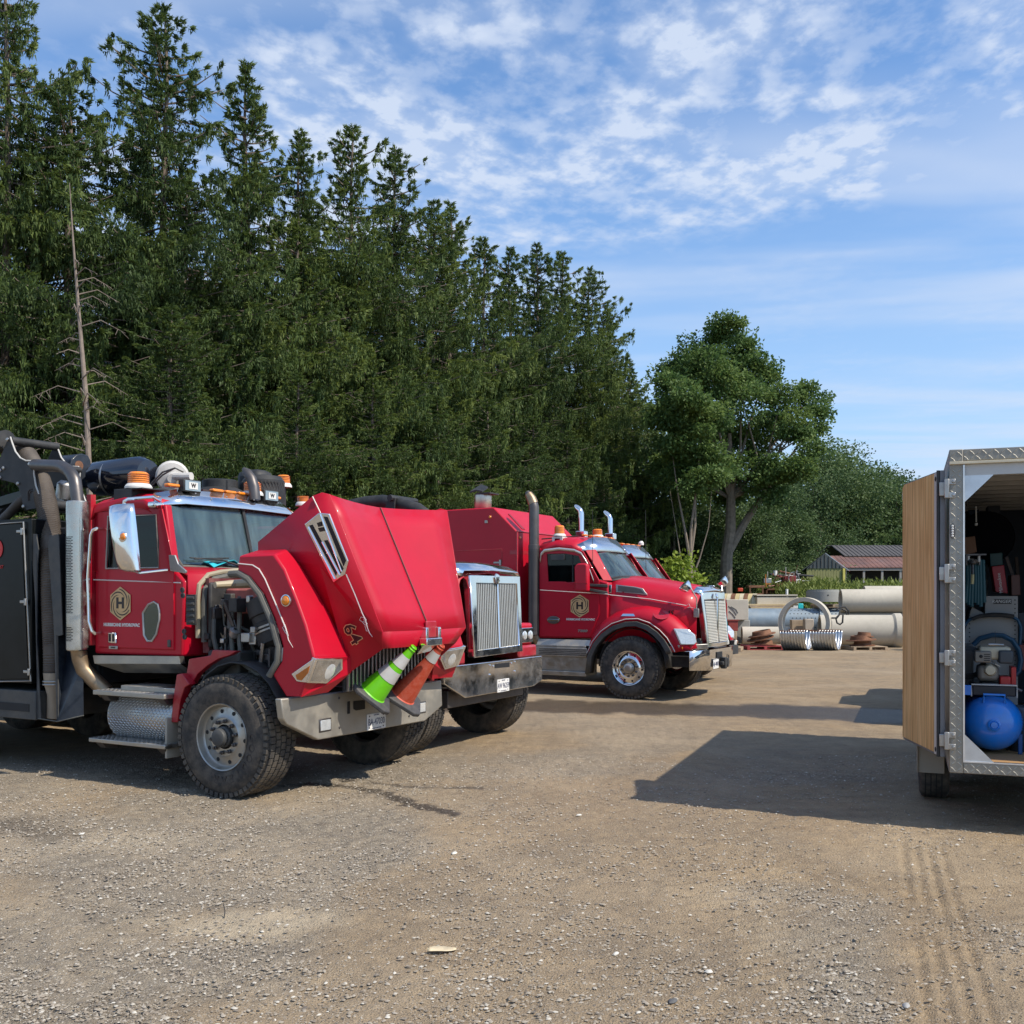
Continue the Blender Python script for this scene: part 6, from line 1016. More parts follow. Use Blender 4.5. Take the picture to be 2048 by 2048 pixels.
# dark stack behind the near door (truck 3 only), box body, chimney, beacons
sk = [P(1067, 1270, .14), P(1069, 1090, .14)]; xs = (sk[0].x + sk[1].x) / 2; s_o = MB().lathe([(.098, 0), (.104, .01), (.104, sk[1].z - sk[0].z), (.09, sk[1].z - sk[0].z + .01)], (xs, .14, sk[0].z), (0, 0, 1), 26).build('exhaust_shield', SOOT, t3)
mb = MB()
for k in range(52):
    for j in range(9): a = R(215 + 20 * j + (10 if k % 2 else 0)); c = Vector((xs + .1045 * math.cos(a), .14 + .1045 * math.sin(a), sk[0].z + .08 + k * .029)); mb.rbox(c, (.002, .018, .012), Matrix.Rotation(a, 3, 'Z'))
mb.build('shield_slot', DARK, s_o, smooth=0)['kind'] = 'stuff'
p = lambda x, y: P(x, y, .14)
MB().tube([(xs, .14, sk[1].z - .1), (xs, .14, p(1068, 1040).z), (xs, .14, p(1067, 1015).z), p(1065, 1003), p(1060, 994), p(1054, 984)], [.092, .092, .092, .088, .08, .045], 20).build('exhaust_pipe', CARBON if 0 else SOOT, t3, smooth=50); MB().tube([p(1067, 1008), p(1063, 998), p(1057, 988)], [.094, .090, .072], 18, False).build('exhaust_tip', CARBON, t3, smooth=50)
MB().tube([(xs, .16, sk[0].z), (xs + .05, .2, sk[0].z - .12), (xs + .25, .3, sk[0].z - .2)], .09, 14).build('exhaust_elbow', CARBON, t3)
bz = [(-2.2, 2.965), (-2.70, 3.43)]; yN, yF = -.0, 2.44
sp = [(-7.4, 1.0), (-2.2, 1.0), (-2.2, 2.965), (-2.70, 3.43), (-7.4, 3.39)]; MB().prism([(u, yN, z) for u, z in sp], (0, yF - yN, 0)).build('box_body', RED, t3, bevel=.02)
MB().tube([P(900, 1102, -.003), P(960, 1100, -.003), P(1004, 1098, -.003), P(1004, 1128, -.003)], .007, 5).tube([P(1034, 1064, -.003), P(1035, 1230, -.003)], .012, 6).build('body_seam', REDLOW, t3)
MB().tube([(-2.2, yN, 2.97), (-2.2, yF, 2.97)], .015, 6).build('body_seam', REDLOW, t3); o = MB().prism([(-2.26, .30, 3.025), (-2.26, .42, 3.025), (-2.58, .40, 3.325), (-2.58, .34, 3.325)], (.004, 0, .004)).build('roof_mark', mat('darker_red', (.22, .01, .02), .5), t3)  # roof_mark: tapered strip of darker red on the box's sloped front
MB().box((-2.35, -.005, 2.55), (-2.198, .45, 2.62)).build('side_strap', REDLOW, t3)
for x, y in ((980, 1034), (1040, 1075)): q_ = P(x, y, -.002) if x < 1000 else Q(x, y, -2.198); MB().lathe([(.028, 0), (.02, .014), (0, .018)], q_, (0, -1, 0) if x < 1000 else (1, 0, 0), 12).build('body_marker', AMBER, t3)
a = P(1001, 1125, -.004); MB().box((a.x - .14, -.02, a.z - .015), (a.x, 0, a.z + .015)).box((a.x - .02, -.025, a.z - .05), (a.x + .02, 0, a.z + .05)).build('body_hinge', STEEL, t3); a = P(973, 1043, -.004); MB().box((a.x - .02, -.04, a.z - .03), (a.x + .03, 0, a.z + .02)).build('body_hook', STEEL, t3)
cc = P(966, 1010, .9); ch_ = MB().lathe([(.17, -.1), (.17, .36), (.165, .38)], (cc.x, .9, 3.40), (0, 0, 1), 26).build('chimney', mat('brushed_tube', (.55, .50, .42), .35, .9, var=.15, scale=3), t3, solid=.01)
MB().lathe([(.30, -.0), (.27, .03), (.19, .07), (.175, .08)], (cc.x, .9, 3.40), (0, 0, 1), 26).build('chimney_flange', BLACK, t3); MB().prism([(cc.x - .20, .72, 3.80), (cc.x - .05, .72, 3.83), (cc.x + .10, .70, 3.80), (cc.x - .0, 1.1, 3.92), (cc.x - .16, 1.1, 3.98)], (0, 0, .03)).box((cc.x - .05, .72, 3.77), (cc.x + .26, 1.08, 3.80)).build('chimney_cap', MATTE, t3)
bk = P(1119, 1073, .4); MB().box((bk.x - .10, .3, bk.z - .04), (bk.x + .11, .5, bk.z - .01)).box((bk.x - .10, .29, bk.z - .14), (bk.x - .05, .31, bk.z - .01)).box((bk.x + .06, .29, bk.z - .14), (bk.x + .11, .31, bk.z - .01)).build('beacon_bracket', WHITE, t3); beacon(t3, bk, .095, .2)
b4 = P(1195, 1075, 1.6); beacon(t3, b4, .095, .16); 
MB().tube([P(1083, 1078, .6), P(1156, 1072, .9)], .012, 6).build('roof_rail', MATTE, t3)
MB().tube([P(1186, 1161, .2), P(1185, 1090, .2), P(1185, 1020, .2)], [.006, .005, .003], 5).build('whip_antenna', MATTE, t3); MB().tube([P(1292, 1140, 2.4), P(1291.5, 1060, 2.4), P(1291, 1020, 2.4)], [.006, .005, .003], 5).build('whip_antenna', MATTE, t3)
wr = MB().box((-1.58, .128, 2.43), (-1.30, .14, 2.53)).build('window_deflector', GREYPL, t3, bevel=.03)
# ---------------------------------------------------------------- truck 4, mostly behind truck 3: same cab
T4 = Fr((2.90, 20.63), 29); t4 = empty('vacuum_truck', (2.90, 20.63, 0), -T4.a, 'fourth red truck, almost wholly hidden, its bright visor showing past the third cab', 'truck', 'red trucks parked side by side')
def copy_tree(o, par):
    c = o.copy(); COL.objects.link(c); c.parent = par
    for ch in [x for x in bpy.data.objects if x.parent == o and x != c]: copy_tree(ch, c)
for o in list(CABP):
    if o.name.split('.')[0] in ('headlight', 'light_shelf', 'side_marker_panel', 'side_marker', 'hood_mirror') and o.type == 'MESH' and max(v_.co.y for v_ in o.data.vertices) > 1.2: continue
    n0 = set(t4.children); copy_tree(o, t4)
    if o.name.split('.')[0] not in ('wheel', 'chassis') and o.type == 'MESH' and max(v_.co.x for v_ in o.data.vertices) > .2:
        c_ = [x for x in t4.children if x not in n0][0]; c_.scale = (.74, 1, 1); c_.location.x = -.56 * .26
for (x, y0, y1), v in (((1160, 1073, 1012), -.1), ((1218, 1077, 1024), 1.5)):
    p = lambda a, b_: T4.P(a, b_, v); b_ = p(x + 2, y1 + 14)
    MB().tube([Vector((b_.x, v, 1.4)), b_, p(x, y1 + 9), p(x - 6, y1 + 3), p(x - 10, y1 - 1)], [.062, .062, .062, .056, .03], 14).build('exhaust_stack', CHROME, t4, smooth=50); q_ = p(x + 3, y0 - 4); MB().box((b_.x - .09, v - .09, q_.z - .07), (b_.x + .12, v + .09, q_.z + .07)).build('stack_clamp', CHROME, t4, bevel=.015)
MB().box((-7, .3, .95), (-2.2, 2.2, 2.4)).build('tank_body', BLACK, t4, bevel=.1)
# the two ends of the box on truck 4's roof: a camera puck
MB().lathe([(.06, 0), (.06, .05), (.03, .09), (0, .09)], (-1.0, 1.7, 2.9), (0, 0, 1), 14).build('roof_puck', WHITE, t4)
# ---------------------------------------------------------------- the open cargo trailer
TR = Fr((3.33, 7.8), 21.1); P, Q = TR.P, TR.Q; RZ = -TR.a
MW = Matrix.Translation((3.33, 7.8, 0)) @ Matrix.Rotation(RZ, 4, 'Z')
tr = empty('cargo_trailer', (3.33, 7.8, 0), RZ, 'pale enclosed cargo trailer with diamond plate rear frame, its back open', 'trailer')
SKIN = mat('trailer_skin', (.50, .50, .48), .4, var=.05); LUGM = mat('plate_lug', (.36, .345, .30), .5, .7, var=.1); PLATEM = mat('diamond_plate', (.30, .285, .25), .5, .7, var=.12, dirt=(.30, .27, .21), dirt_amt=.5)
WT, Z0, Z1, TL = 2.13, .448, 2.905, 4.9
MB().box((.0, .06, Z0), (.02, TL, Z1 - .03)).box((WT - .02, .06, Z0), (WT, TL, Z1 - .03)).box((0, TL - .02, Z0), (WT, TL, Z1 - .03)).build('body_shell', SKIN, tr)
MB().box((0, .06, Z1 - .04), (WT, TL, Z1 - .01)).build('roof', SKIN, tr); MB().box((0, .05, Z0), (WT, TL, Z0 + .05)).build('underframe', MATTE, tr)
MB().box((.02, .04, Z0 + .05), (WT - .02, TL - .02, Z0 + .085)).build('floor', WOOD, tr)
DKW = mat('navy_wall', (.035, .055, .09), .6, var=.2)
MB().box((.02, .12, Z0 + .085), (.035, TL - .03, Z1 - .15)).box((WT - .035, .12, Z0 + .085), (WT - .02, TL - .03, Z1 - .15)).box((.02, TL - .05, Z0 + .085), (WT - .02, TL - .035, Z1 - .1)).build('inner_lining', DKW, tr)
for k in range(11): y = .35 + .42 * k; MB().box((.03, y, Z1 - .13), (WT - .03, y + .05, Z1 - .045)).build('roof_bow', mat('roof_bow', (.55, .55, .55), .5, .2), tr, bevel=.006)
PW, HT, SH = .098, .09, .085
post = MB().box((0, -.012, Z0), (PW, .10, Z1)).build('rear_post', PLATEM, tr, bevel=.006); post2 = MB().box((WT - PW, -.012, Z0), (WT, .10, Z1)).build('rear_post', PLATEM, tr, bevel=.006)
head = MB().box((PW, -.010, Z1 - HT), (WT - PW, .10, Z1 - .002)).build('header', PLATEM, tr, bevel=.005); sill = MB().box((PW, -.010, Z0 + .001), (WT - PW, .10, Z0 + SH)).build('sill', PLATEM, tr, bevel=.005)
X_, Z_ = Vector((1, 0, 0)), Vector((0, 0, 1))
for x0, par in ((0, post), (WT - PW, post2)): lugs(MB(), lambda i, j: (Vector((x0 + .027 + i * .045, -.0125, Z0 + .03 + j * .042)), X_, Z_), 2, 58, .052, .012, .0022).build('plate_lug', LUGM, par, smooth=0)['kind'] = 'stuff'
lugs(MB(), lambda i, j: (Vector((PW + .02 + i * .042, -.0105, Z1 - .068 + j * .04)), X_, Z_), 46, 2, .050, .012, .0022).build('plate_lug', LUGM, head, smooth=0)['kind'] = 'stuff'; lugs(MB(), lambda i, j: (Vector((PW + .02 + i * .042, -.0105, Z0 + .024 + j * .038)), X_, Z_), 46, 2, .050, .012, .0022).build('plate_lug', LUGM, sill, smooth=0)['kind'] = 'stuff'
MB().box((0, -.03, Z1 - .115), (WT, .0, Z1 - HT - .004)).build('header_strip', mat('cream_strip', (.62, .55, .40), .5), tr, bevel=.003); MB().box((PW, .0, Z1 - .20), (WT - PW, .06, Z1 - .116)).build('inner_header', GALV if 0 else SKIN, tr)
MB().box((PW - .002, -.018, Z0 + SH), (PW + .010, .02, Z1 - .12)).build('edge_trim', mat('bright_edge', (.75, .74, .72), .3, .6), tr); MB().box((PW, -.014, Z0 + SH), (WT - PW, .0, Z0 + SH + .010)).build('sill_trim', mat('bright_edge', (0, 0, 0)), tr)
for zz, s_ in ((Z1 - .20, -1), (Z0 + SH + .01, 1)):
    for xx, sx__ in ((PW + .01, 1), (WT - PW - .01, -1)): MB().prism([(xx, .0, zz), (xx + .20 * sx__, .0, zz), (xx, .0, zz + .20 * s_)], (0, .006, 0)).build('gusset_plate', GALV, tr, smooth=0)
o = MB().lathe([(.020, 0), (.020, .004), (0, .006)], (0, 0, 0), (0, -1, 0), 18).build('side_light_bezel', SOOT, post); 
for v_ in o.data.vertices: v_.co.z *= 3.0; v_.co.x += P(1905, 1062, 0).x; v_.co.y -= .013; v_.co.z += P(1905, 1062, 0).z
for k in range(5): q_ = P(1905, 1052 + 5 * k, -.018); MB().lathe([(.009, 0), (.006, .004), (0, .005)], q_, (0, -1, 0), 8).build('led', WHITE, o)
for y0, y1 in ((958, 996), (1128, 1166), (1300, 1332), (1464, 1500)):
    a, b_ = P(1892, y0, -.02), P(1908, y1, -.02); h_ = MB().box((-.035, -.035, b_.z), (.0, -.005, a.z)).box((-.01, -.022, a.z - .045), (.045, -.012, a.z)).box((-.01, -.022, b_.z), (.045, -.012, b_.z + .045)).box((-.07, .0, b_.z + .02), (-.02, .03, a.z - .02)).build('door_hinge', STEEL, tr, bevel=.005)
    for zz in (a.z - .022, b_.z + .022): MB().lathe([(.014, 0), (.010, .012), (0, .014)], (.03, -.022, zz), (0, -1, 0), 10).build('hinge_bolt', STEEL, h_)
# the door, swung right round against the side
d0, d1 = Vector((-.062, .02, 0)), Vector((-.33, .98, 0)); dd = (d1 - d0).normalized(); nn_ = Vector((dd.y, -dd.x, 0)); nn_ = nn_ if nn_.x < 0 else -nn_; DZ0, DZ1 = .56, 2.755
def dpt(s_, z, o_=0): return d0 + dd * s_ + nn_ * o_ + Vector((0, 0, z))
Ld = (d1 - d0).length; inn_ = [dpt(0, DZ0), dpt(Ld, DZ0), dpt(Ld, DZ1 - .03), dpt(Ld - .06, DZ1), dpt(0, DZ1)]
dr_ = MB().prism([p + nn_ * .0 for p in inn_], -nn_ * .035).build('rear_door', mat('door_edge', (.16, .16, .17), .5), tr, bevel=.003)
def woodmat():
    m = bpy.data.materials.new('oak_veneer'); m.use_nodes = True; n, l = m.node_tree.nodes, m.node_tree.links; b = n['Principled BSDF']; t = n.new('ShaderNodeTexCoord'); mp = n.new('ShaderNodeMapping'); mp.inputs['Scale'].default_value = (6, 6, .45); l.new(t.outputs['Object'], mp.inputs[0])
    no = n.new('ShaderNodeTexNoise'); no.inputs['Scale'].default_value = 3.2; no.inputs['Detail'].default_value = 8; no.inputs['Distortion'].default_value = 1.2; l.new(mp.outputs[0], no.inputs[0]); cr = n.new('ShaderNodeValToRGB'); cr.color_ramp.elements[0].position = .3; cr.color_ramp.elements[0].color = (.56, .30, .10, 1); cr.color_ramp.elements[1].position = .7; cr.color_ramp.elements[1].color = (.92, .62, .29, 1)
    e = cr.color_ramp.elements.new(.5); e.color = (.80, .50, .21, 1); l.new(no.outputs[0], cr.inputs[0]); w = n.new('ShaderNodeTexWave'); w.inputs['Scale'].default_value = 1.4; w.inputs['Distortion'].default_value = 9; w.inputs['Detail'].default_value = 4; w.wave_type = 'BANDS'; w.bands_direction = 'Y'; l.new(mp.outputs[0], w.inputs[0])
    mx = n.new('ShaderNodeMix'); mx.data_type = 'RGBA'; mx.blend_type = 'MULTIPLY'; mx.inputs[0].default_value = .35; l.new(cr.outputs[0], mx.inputs[6]); l.new(w.outputs[0], mx.inputs[7]); l.new(mx.outputs[2], b.inputs['Base Color']); b.inputs['Roughness'].default_value = .5; return m
OAK = woodmat(); MB().prism([dpt(.10, DZ0 + .02, .001), dpt(Ld - .01, DZ0 + .02, .001), dpt(Ld - .01, DZ1 - .035, .001), dpt(Ld - .065, DZ1 - .01, .001), dpt(.10, DZ1 - .01, .001)], nn_ * .008).build('door_lining', OAK, dr_, bevel=.002)
MB().prism([dpt(.03, DZ0 + .01, .001), dpt(.098, DZ0 + .01, .001), dpt(.098, DZ1 - .01, .001), dpt(.03, DZ1 - .01, .001)], nn_ * .016).build('door_rail', SKIN, dr_, bevel=.004); MB().tube([dpt(.012, DZ0, .012), dpt(.012, DZ1, .012)], .012, 8).build('door_gasket', MATTE, dr_)
for z in (DZ1 - .06, DZ0 + .05): MB().lathe([(.02, 0), (0, .002)], dpt(.06, z, .018), tuple(nn_), 12).build('rail_hole', DARK, dr_)
for zz in ((DZ0 + .04, DZ0 + .42), (DZ1 - .16, DZ1 - .03)):
    MB().tube([dpt(Ld + .02, zz[0], -.02), dpt(Ld + .02, zz[1], -.02)], .012, 6).tube([dpt(Ld + .02, zz[1], -.02), dpt(Ld + .045, zz[1] - .04, -.01), dpt(Ld + .04, zz[1] - .10, -.01)], .008, 6).build('lock_bar', STEEL, dr_)
# running gear
for y in (1.42, 2.25):
    for sd__, x in ((-1, -.205), (1, WT + .205)): 
        w_ = MB().lathe([(.19, -.02), (.21, 0), (.30, -.005), (.335, -.025), (.345, -.045), (.345, -.215), (.335, -.235), (.30, -.25), (.2, -.24)], (x, y, .345), (sd__, 0, 0), 48).build('wheel', RUBBER, tr, smooth=40)
        for k in range(4): xx = x - sd__ * (.055 + .044 * k) ; MB().lathe([(.346, -.004), (.3475, 0), (.346, .004)], (xx, y, .345), (1, 0, 0), 48).build('tyre_groove', DARK, w_)
        MB().lathe([(.19, -.02), (.17, -.06), (.1, -.07), (.05, -.03), (0, -.03)], (x, y, .345), (sd__, 0, 0), 28).build('rim', GALV, w_)
FB = mat('beige_fender', (.30, .265, .215), .6, var=.06)
for x in (-.222, WT): MB().box((x, 1.02, .27), (x + .222, 1.035, .62)).box((x, 1.02, .62), (x + .222, 2.75, .64)).box((x, 1.0, .27), (x + .012, 1.04, .64)).build('fender_box', FB, tr, bevel=.006)
MB().prism([(.5, TL, .40), (.6, TL, .40), (WT / 2 + .05, TL + 1.35, .40), (WT / 2 - .05, TL + 1.35, .40)], (0, 0, .1)).prism([(WT - .6, TL, .40), (WT - .5, TL, .40), (WT / 2 + .06, TL + 1.35, .40), (WT / 2 - .04, TL + 1.35, .40)], (0, 0, .1)).build('tongue', MATTE, tr)
MB().tube([(1.0, .15, Z1 - .22), (1.2, .2, Z1 - .21)], .02, 8).build('dome_lamp', WHITE, tr)
for a in ((1964, 947, 1966, 972), (1940, 960, 1937, 1010)): MB().tube([P(a[0], a[1], .2), P(a[2], a[3], .2)], .003, 4).build('ceiling_wire', MATTE, tr)
def inside(name, label, cat, base, group=None):
    e = empty(name, (0, 0, 0), 0, label, cat, group); e.matrix_world = MW @ Matrix.Translation(base); return e
def S(o, par, base):     # shift geometry written in trailer coordinates to sit under a thing at base
    for v_ in o.data.vertices: v_.co -= Vector(base)
    o.parent = par; return o
# compressor
FLZ = Z0 + .085; b_ = Vector((.36, .75, FLZ)); ac_ = inside('air_compressor', 'blue tank air compressor with small petrol engine on top, at the trailer doorway', 'compressor', b_)
BLUE = mat('blue_enamel', (.004, .22, .80), .28, coat=.6, var=.06, dirt=(.25, .2, .15), dirt_amt=.25, dirt_scale=5); CREAM = mat('cream_enamel', (.60, .53, .38), .4, var=.08, dirt=DUST, dirt_amt=.2); GEN = mat('grey_engine', (.23, .21, .18), .55, .3, var=.2)
tc_ = P(1988, 1450, .42); tcx, tcz = tc_.x, tc_.z; rt = .222
S(MB().lathe([(.0, -.0), (.06, .004), (.12, .022), (.17, .055), (.205, .10), (rt, .16), (rt, .9), (.18, 1.0), (0, 1.04)], (tcx, .42, tcz), (0, 1, 0), 40).build('tank', BLUE, None, smooth=60), ac_, b_)
S(MB().lathe([(.048, 0), (.05, .012), (.036, .02), (.03, .016), (.024, .03), (0, .032)], (tcx, .425, tcz), (0, -1, 0), 22).build('end_plug', BLUE, None), ac_, b_)
S(MB().tube([(tcx - .07, .50, tcz + .16), (tcx - .07, .46, tcz + .235), (tcx + .08, .46, tcz + .235), (tcx + .08, .50, tcz + .16)], .010, 8).build('tank_handle', BLUE, None), ac_, b_)
for x in (-.20, .20): S(MB().box((tcx + x - .016, .56, FLZ), (tcx + x + .016, .60, tcz - .08)).build('tank_foot', mat('dark_blue_steel', (.005, .06, .20), .4), None, bevel=.005), ac_, b_)
S(MB().box((tcx - .15, .55, tcz + .215), (tcx + .17, 1.3, tcz + .30)).build('engine_bed', mat('black_bed', (.01, .012, .02), .4), None, bevel=.01), ac_, b_); S(MB().tube([(tcx - .155, .545, tcz + .21), (tcx - .155, .545, tcz + .305), (tcx + .175, .545, tcz + .305), (tcx + .175, .545, tcz + .21)], .007, 6).build('bed_edge', SKIN, None), ac_, b_); S(MB().box((tcx - .30, .52, tcz + .22), (tcx - .16, .54, tcz + .30)).build('side_bracket', BLUE, None, bevel=.004), ac_, b_)
ez = tcz + .305; 
def E_(x, y): p = P(x, y, .62); return p
def bx(x0, y0, x1, y1, ya, yb, nm, m, bv=.012):
    a, c = E_(x0, y0), E_(x1, y1); return S(MB().box((a.x, ya, c.z), (c.x, yb, a.z)).build(nm, m, None, bevel=bv), ac_, b_)
bx(1958, 1293, 2022, 1320, .60, .85, 'fuel_cap_tank', CREAM, .02); bx(1948, 1301, 1982, 1325, .56, .70, 'muffler_guard', GEN, .012); bx(1996, 1300, 2026, 1327, .55, .75, 'air_filter_box', mat('slate_plastic', (.05, .06, .07), .5), .015); bx(1955, 1330, 1998, 1363, .60, .85, 'crankcase', CREAM if 0 else GEN, .03); bx(1962, 1365, 1998, 1384, .6, .85, 'engine_foot', SOOT, .01)
bx(1999, 1352, 2021, 1383, .58, .75, 'red_cowl', mat('red_enamel', (.40, .02, .02), .4), .01); bx(2022, 1334, 2032, 1372, .6, .8, 'red_fan_guard', mat('red_enamel', (0, 0, 0)), .004)
S(MB().lathe([(.0, -.02), (.035, -.018), (.045, 0), (.05, .03)], E_(1980, 1340) + Vector((0, -.03, 0)), (0, 1, 0), 20).build('valve_cover', CREAM, None), ac_, b_); S(MB().lathe([(.014, -.0), (0, .003)], E_(1961, 1312) + Vector((0, -.062, 0)), (0, -1, 0), 12).build('exhaust_port', DARK, None), ac_, b_)
for k in range(4): a = E_(1967, 1308 + 4 * k); S(MB().box((a.x, .557, a.z - .003), (a.x + .045, .5585, a.z + .003)).build('guard_slot', DARK, None), ac_, b_)
S(MB().tube([E_(1985, 1322) + Vector((0, -.03, 0)), E_(1990, 1327) + Vector((0, -.05, 0)), E_(1999, 1332) + Vector((0, -.05, 0))], .006, 6).build('fuel_line', STEEL, None), ac_, b_); S(MB().tube([E_(1977, 1289), E_(1990, 1289), E_(2008, 1290)], .010, 8).build('outlet_fitting', STEEL, None), ac_, b_); S(MB().tube([E_(2020, 1372), E_(2044, 1382)], .012, 8).build('pull_handle', SOOT, None), ac_, b_); S(MB().tube([E_(1990, 1262), E_(1991.5, 1288)], .002, 4).build('wire', MATTE, None), ac_, b_)
S(MB().lathe([(.10, 0), (.14, .01), (.14, .05), (.10, .06)], (tcx - .17, .80, ez + .16), (0, 1, 0), 24).build('flywheel', MATTE, None), ac_, b_)
# grey workbench cabinet with its name plate, and what stands on it
b_ = Vector((.1, 1.25, FLZ)); cb_ = inside('sheet_metal_cabinet', 'grey perforated metal cabinet standing behind the compressor', 'cabinet', b_); CG = mat('cabinet_grey', (.30, .29, .27), .55, var=.05)
a, c = P(1970, 1192, 1.3), P(2036, 1235, 1.3); lo = P(1926, 1390, 1.3)
S(MB().prism([(lo.x, 1.3, FLZ), (c.x, 1.3, FLZ), (c.x, 1.3, a.z), (a.x, 1.3, a.z), (a.x, 1.3, P(0, 1216, 1.3).z), (lo.x + .07, 1.3, P(0, 1206, 1.3).z), (lo.x, 1.3, P(0, 1250, 1.3).z)], (0, .55, 0)).build('cabinet_body', CG, None, bevel=.004), cb_, b_)
a, c = P(1987, 1198, 1.295), P(2023, 1208, 1.295); o = S(MB().box((a.x, 1.292, c.z), (c.x, 1.299, a.z)).build('name_plate', INK, None), cb_, b_); tx = text('name_lettering', 'RANGER', Vector(((a.x + c.x) / 2 - .01, 1.290, (a.z + c.z) / 2)) - b_, (1, 0, 0), (0, 0, 1), .028, WHITE, cb_, .0008, shear=.25)
mb = MB()
for k in range(22):
    for x in (1939, 2030): q_ = P(x, 1200 + 8.6 * k + (22 if x == 1939 else 0), 1.2985); mb.lathe([(.006, 0), (0, .001)], q_, (0, -1, 0), 8)
S(mb.build('peg_hole', DARK, None, smooth=0), cb_, b_)['kind'] = 'stuff'
b_ = P(1950, 1225, 1.1); hr = inside('hose_reel', 'rack of hanging blue-green air hoses with a roller guide and yellow-tipped nozzle', 'hose reel', b_); HB = mat('teal_hose', (.02, .09, .11), .45, var=.15)
for i, x in enumerate((1934, 1939, 1944, 1950, 1955, 1960, 1966)): S(MB().tube([P(x, 1120, 1.1), P(x + 1, 1160, 1.08), P(x + (i - 3) * .8, 1205 + 4 * (i % 3), 1.1)], .017, 8).build('hose', HB, None), hr, b_)
a, c = P(1932, 1108, 1.05), P(1973, 1130, 1.05); S(MB().box((a.x, 1.05, a.z - .012), (c.x, 1.2, a.z)).box((a.x, 1.05, c.z), (a.x + .012, 1.2, a.z)).box((a.x + .1, 1.05, c.z), (a.x + .112, 1.2, a.z)).build('roller_frame', SOOT, None), hr, b_)
for x in (1937, 1958): S(MB().tube([P(x, 1112, 1.04), P(x, 1124, 1.04)], .011, 10).build('roller', WHITE, None), hr, b_)
S(MB().lathe([(.0, -.02), (.04, -.015), (.045, 0), (.02, .02)], P(1946, 1122, 1.03), (0, -.5, 1), 18).build('guide_ring', STEEL, None), hr, b_); S(MB().tube([P(1945, 1124, 1.02), P(1945.5, 1150, 1.01)], .012, 8).build('nozzle', SOOT, None), hr, b_); S(MB().tube([P(1945.5, 1149, 1.01), P(1944.5, 1168, 1.01)], .013, 8).build('nozzle_tip', mat('pale_yellow', (.62, .56, .28), .4), None), hr, b_)
b_ = P(1985, 1330, 1.2); bh = inside('air_hose', 'dark blue air hose looped over the front of the grey cabinet', 'hose', b_)
S(MB().tube([P(x, y, 1.25) for x, y in ((1926, 1254), (1938, 1240), (1952, 1234), (1975, 1231), (2000, 1231), (2025, 1234), (2036, 1240), (2042, 1255), (2040, 1290), (2034, 1310))], .014, 8).tube([P(x, y, 1.2) for x, y in ((1946, 1290), (1960, 1277), (1985, 1270), (2005, 1271), (2025, 1281), (2038, 1300), (2042, 1320), (2038, 1342), (2030, 1350))], .022, 8).build('hose_loop', mat('blue_hose', (.015, .07, .13), .4), None), bh, b_); S(MB().tube([P(x, y, 1.235) for x, y in ((1944, 1238), (1960, 1232), (1985, 1229), (2010, 1230), (2028, 1233))], .018, 6).build('hose_sleeve', MATTE, None), bh, b_)
def crate(name, pts, d, m, label, cat, yv=1.5):
    b_ = P(*pts[0], yv); e_ = MB().prism([P(x, y, yv) - b_ for x, y in pts], (0, d, 0)).build(name, m, None, bevel=.006); e_.matrix_world = MW @ Matrix.Translation(b_); return tag(e_, label, cat)
rb_ = crate('tool_case', [(1983, 1133), (2008, 1130), (2016, 1187), (1991, 1184)], .3, mat('dark_red_case', (.30, .02, .03), .5), 'dark red tool case leaning on the grey cabinet top', 'tool case', 1.45)
tx = text('case_lettering', 'Milwaukee', P(2000, 1166, 1.447) - P(1983, 1133, 1.45), (-.13, 0, 1), (-1, 0, -.13), .03, WHITE, rb_, .0008)
crate('carton', [(1926, 1075), (1950, 1072), (1954, 1104), (1928, 1110)], .3, mat('cardboard', (.24, .13, .08), .8), 'brown cardboard carton high behind the hose rack', 'carton', 1.6)
crate('green_box', [(1979, 1107), (2005, 1105), (2006, 1130), (1981, 1133)], .3, mat('green_case', (.02, .07, .07), .5), 'dark green box above the dark red tool case', 'box', 1.9)
o = crate('grey_bin', [(1926, 1290), (1947, 1290), (1947, 1385), (1926, 1385)], .35, mat('bin_grey', (.16, .155, .15), .5), 'grey plastic bin between the trailer post and the compressor engine', 'bin', .95)
for k, (x0_, y0_, x1_, y1_, yv_, c__, lb_, ct_) in enumerate(((1936, 1020, 1958, 1034, 2.6, (.03, .05, .09), 'navy case high on the left inside wall of the trailer', 'case'), (1975, 1012, 2000, 1030, 3.0, (.05, .06, .08), 'slate coloured box under the trailer roof bows', 'box'), (2022, 1150, 2040, 1190, 1.8, (.14, .07, .06), 'brown bag slumped right of the dark red tool case', 'bag'), (1955, 1160, 1975, 1192, 1.9, (.22, .22, .20), 'grey folded tarp behind the hanging hoses', 'tarp'), (2038, 1290, 2060, 1340, 1.2, (.16, .04, .03), 'rusty red canister at the right edge behind the engine', 'canister'), (2036, 1225, 2060, 1280, 1.7, (.03, .04, .06), 'dark locker at the right edge of the picture', 'locker'))):
    crate('stored_' + ct_, [(x0_, y0_), (x1_, y0_ - 1), (x1_ + 1, y1_), (x0_ + 1, y1_ + 1)], .3, mat('stored%d' % k, c__, .6, var=.2), lb_, ct_, yv_)
o = MB().tube([P(1952, 1012, 1.2), P(1952.5, 1044, 1.2)], .006, 6).lathe([(.012, 0), (.012, .02), (0, .025)], P(1952.5, 1046, 1.2), (0, 0, -1), 10).build('pull_cord', SKIN, None); o.matrix_world = MW; tag(o, 'thin pale pull cord hanging inside the trailer near the roof', 'cord')
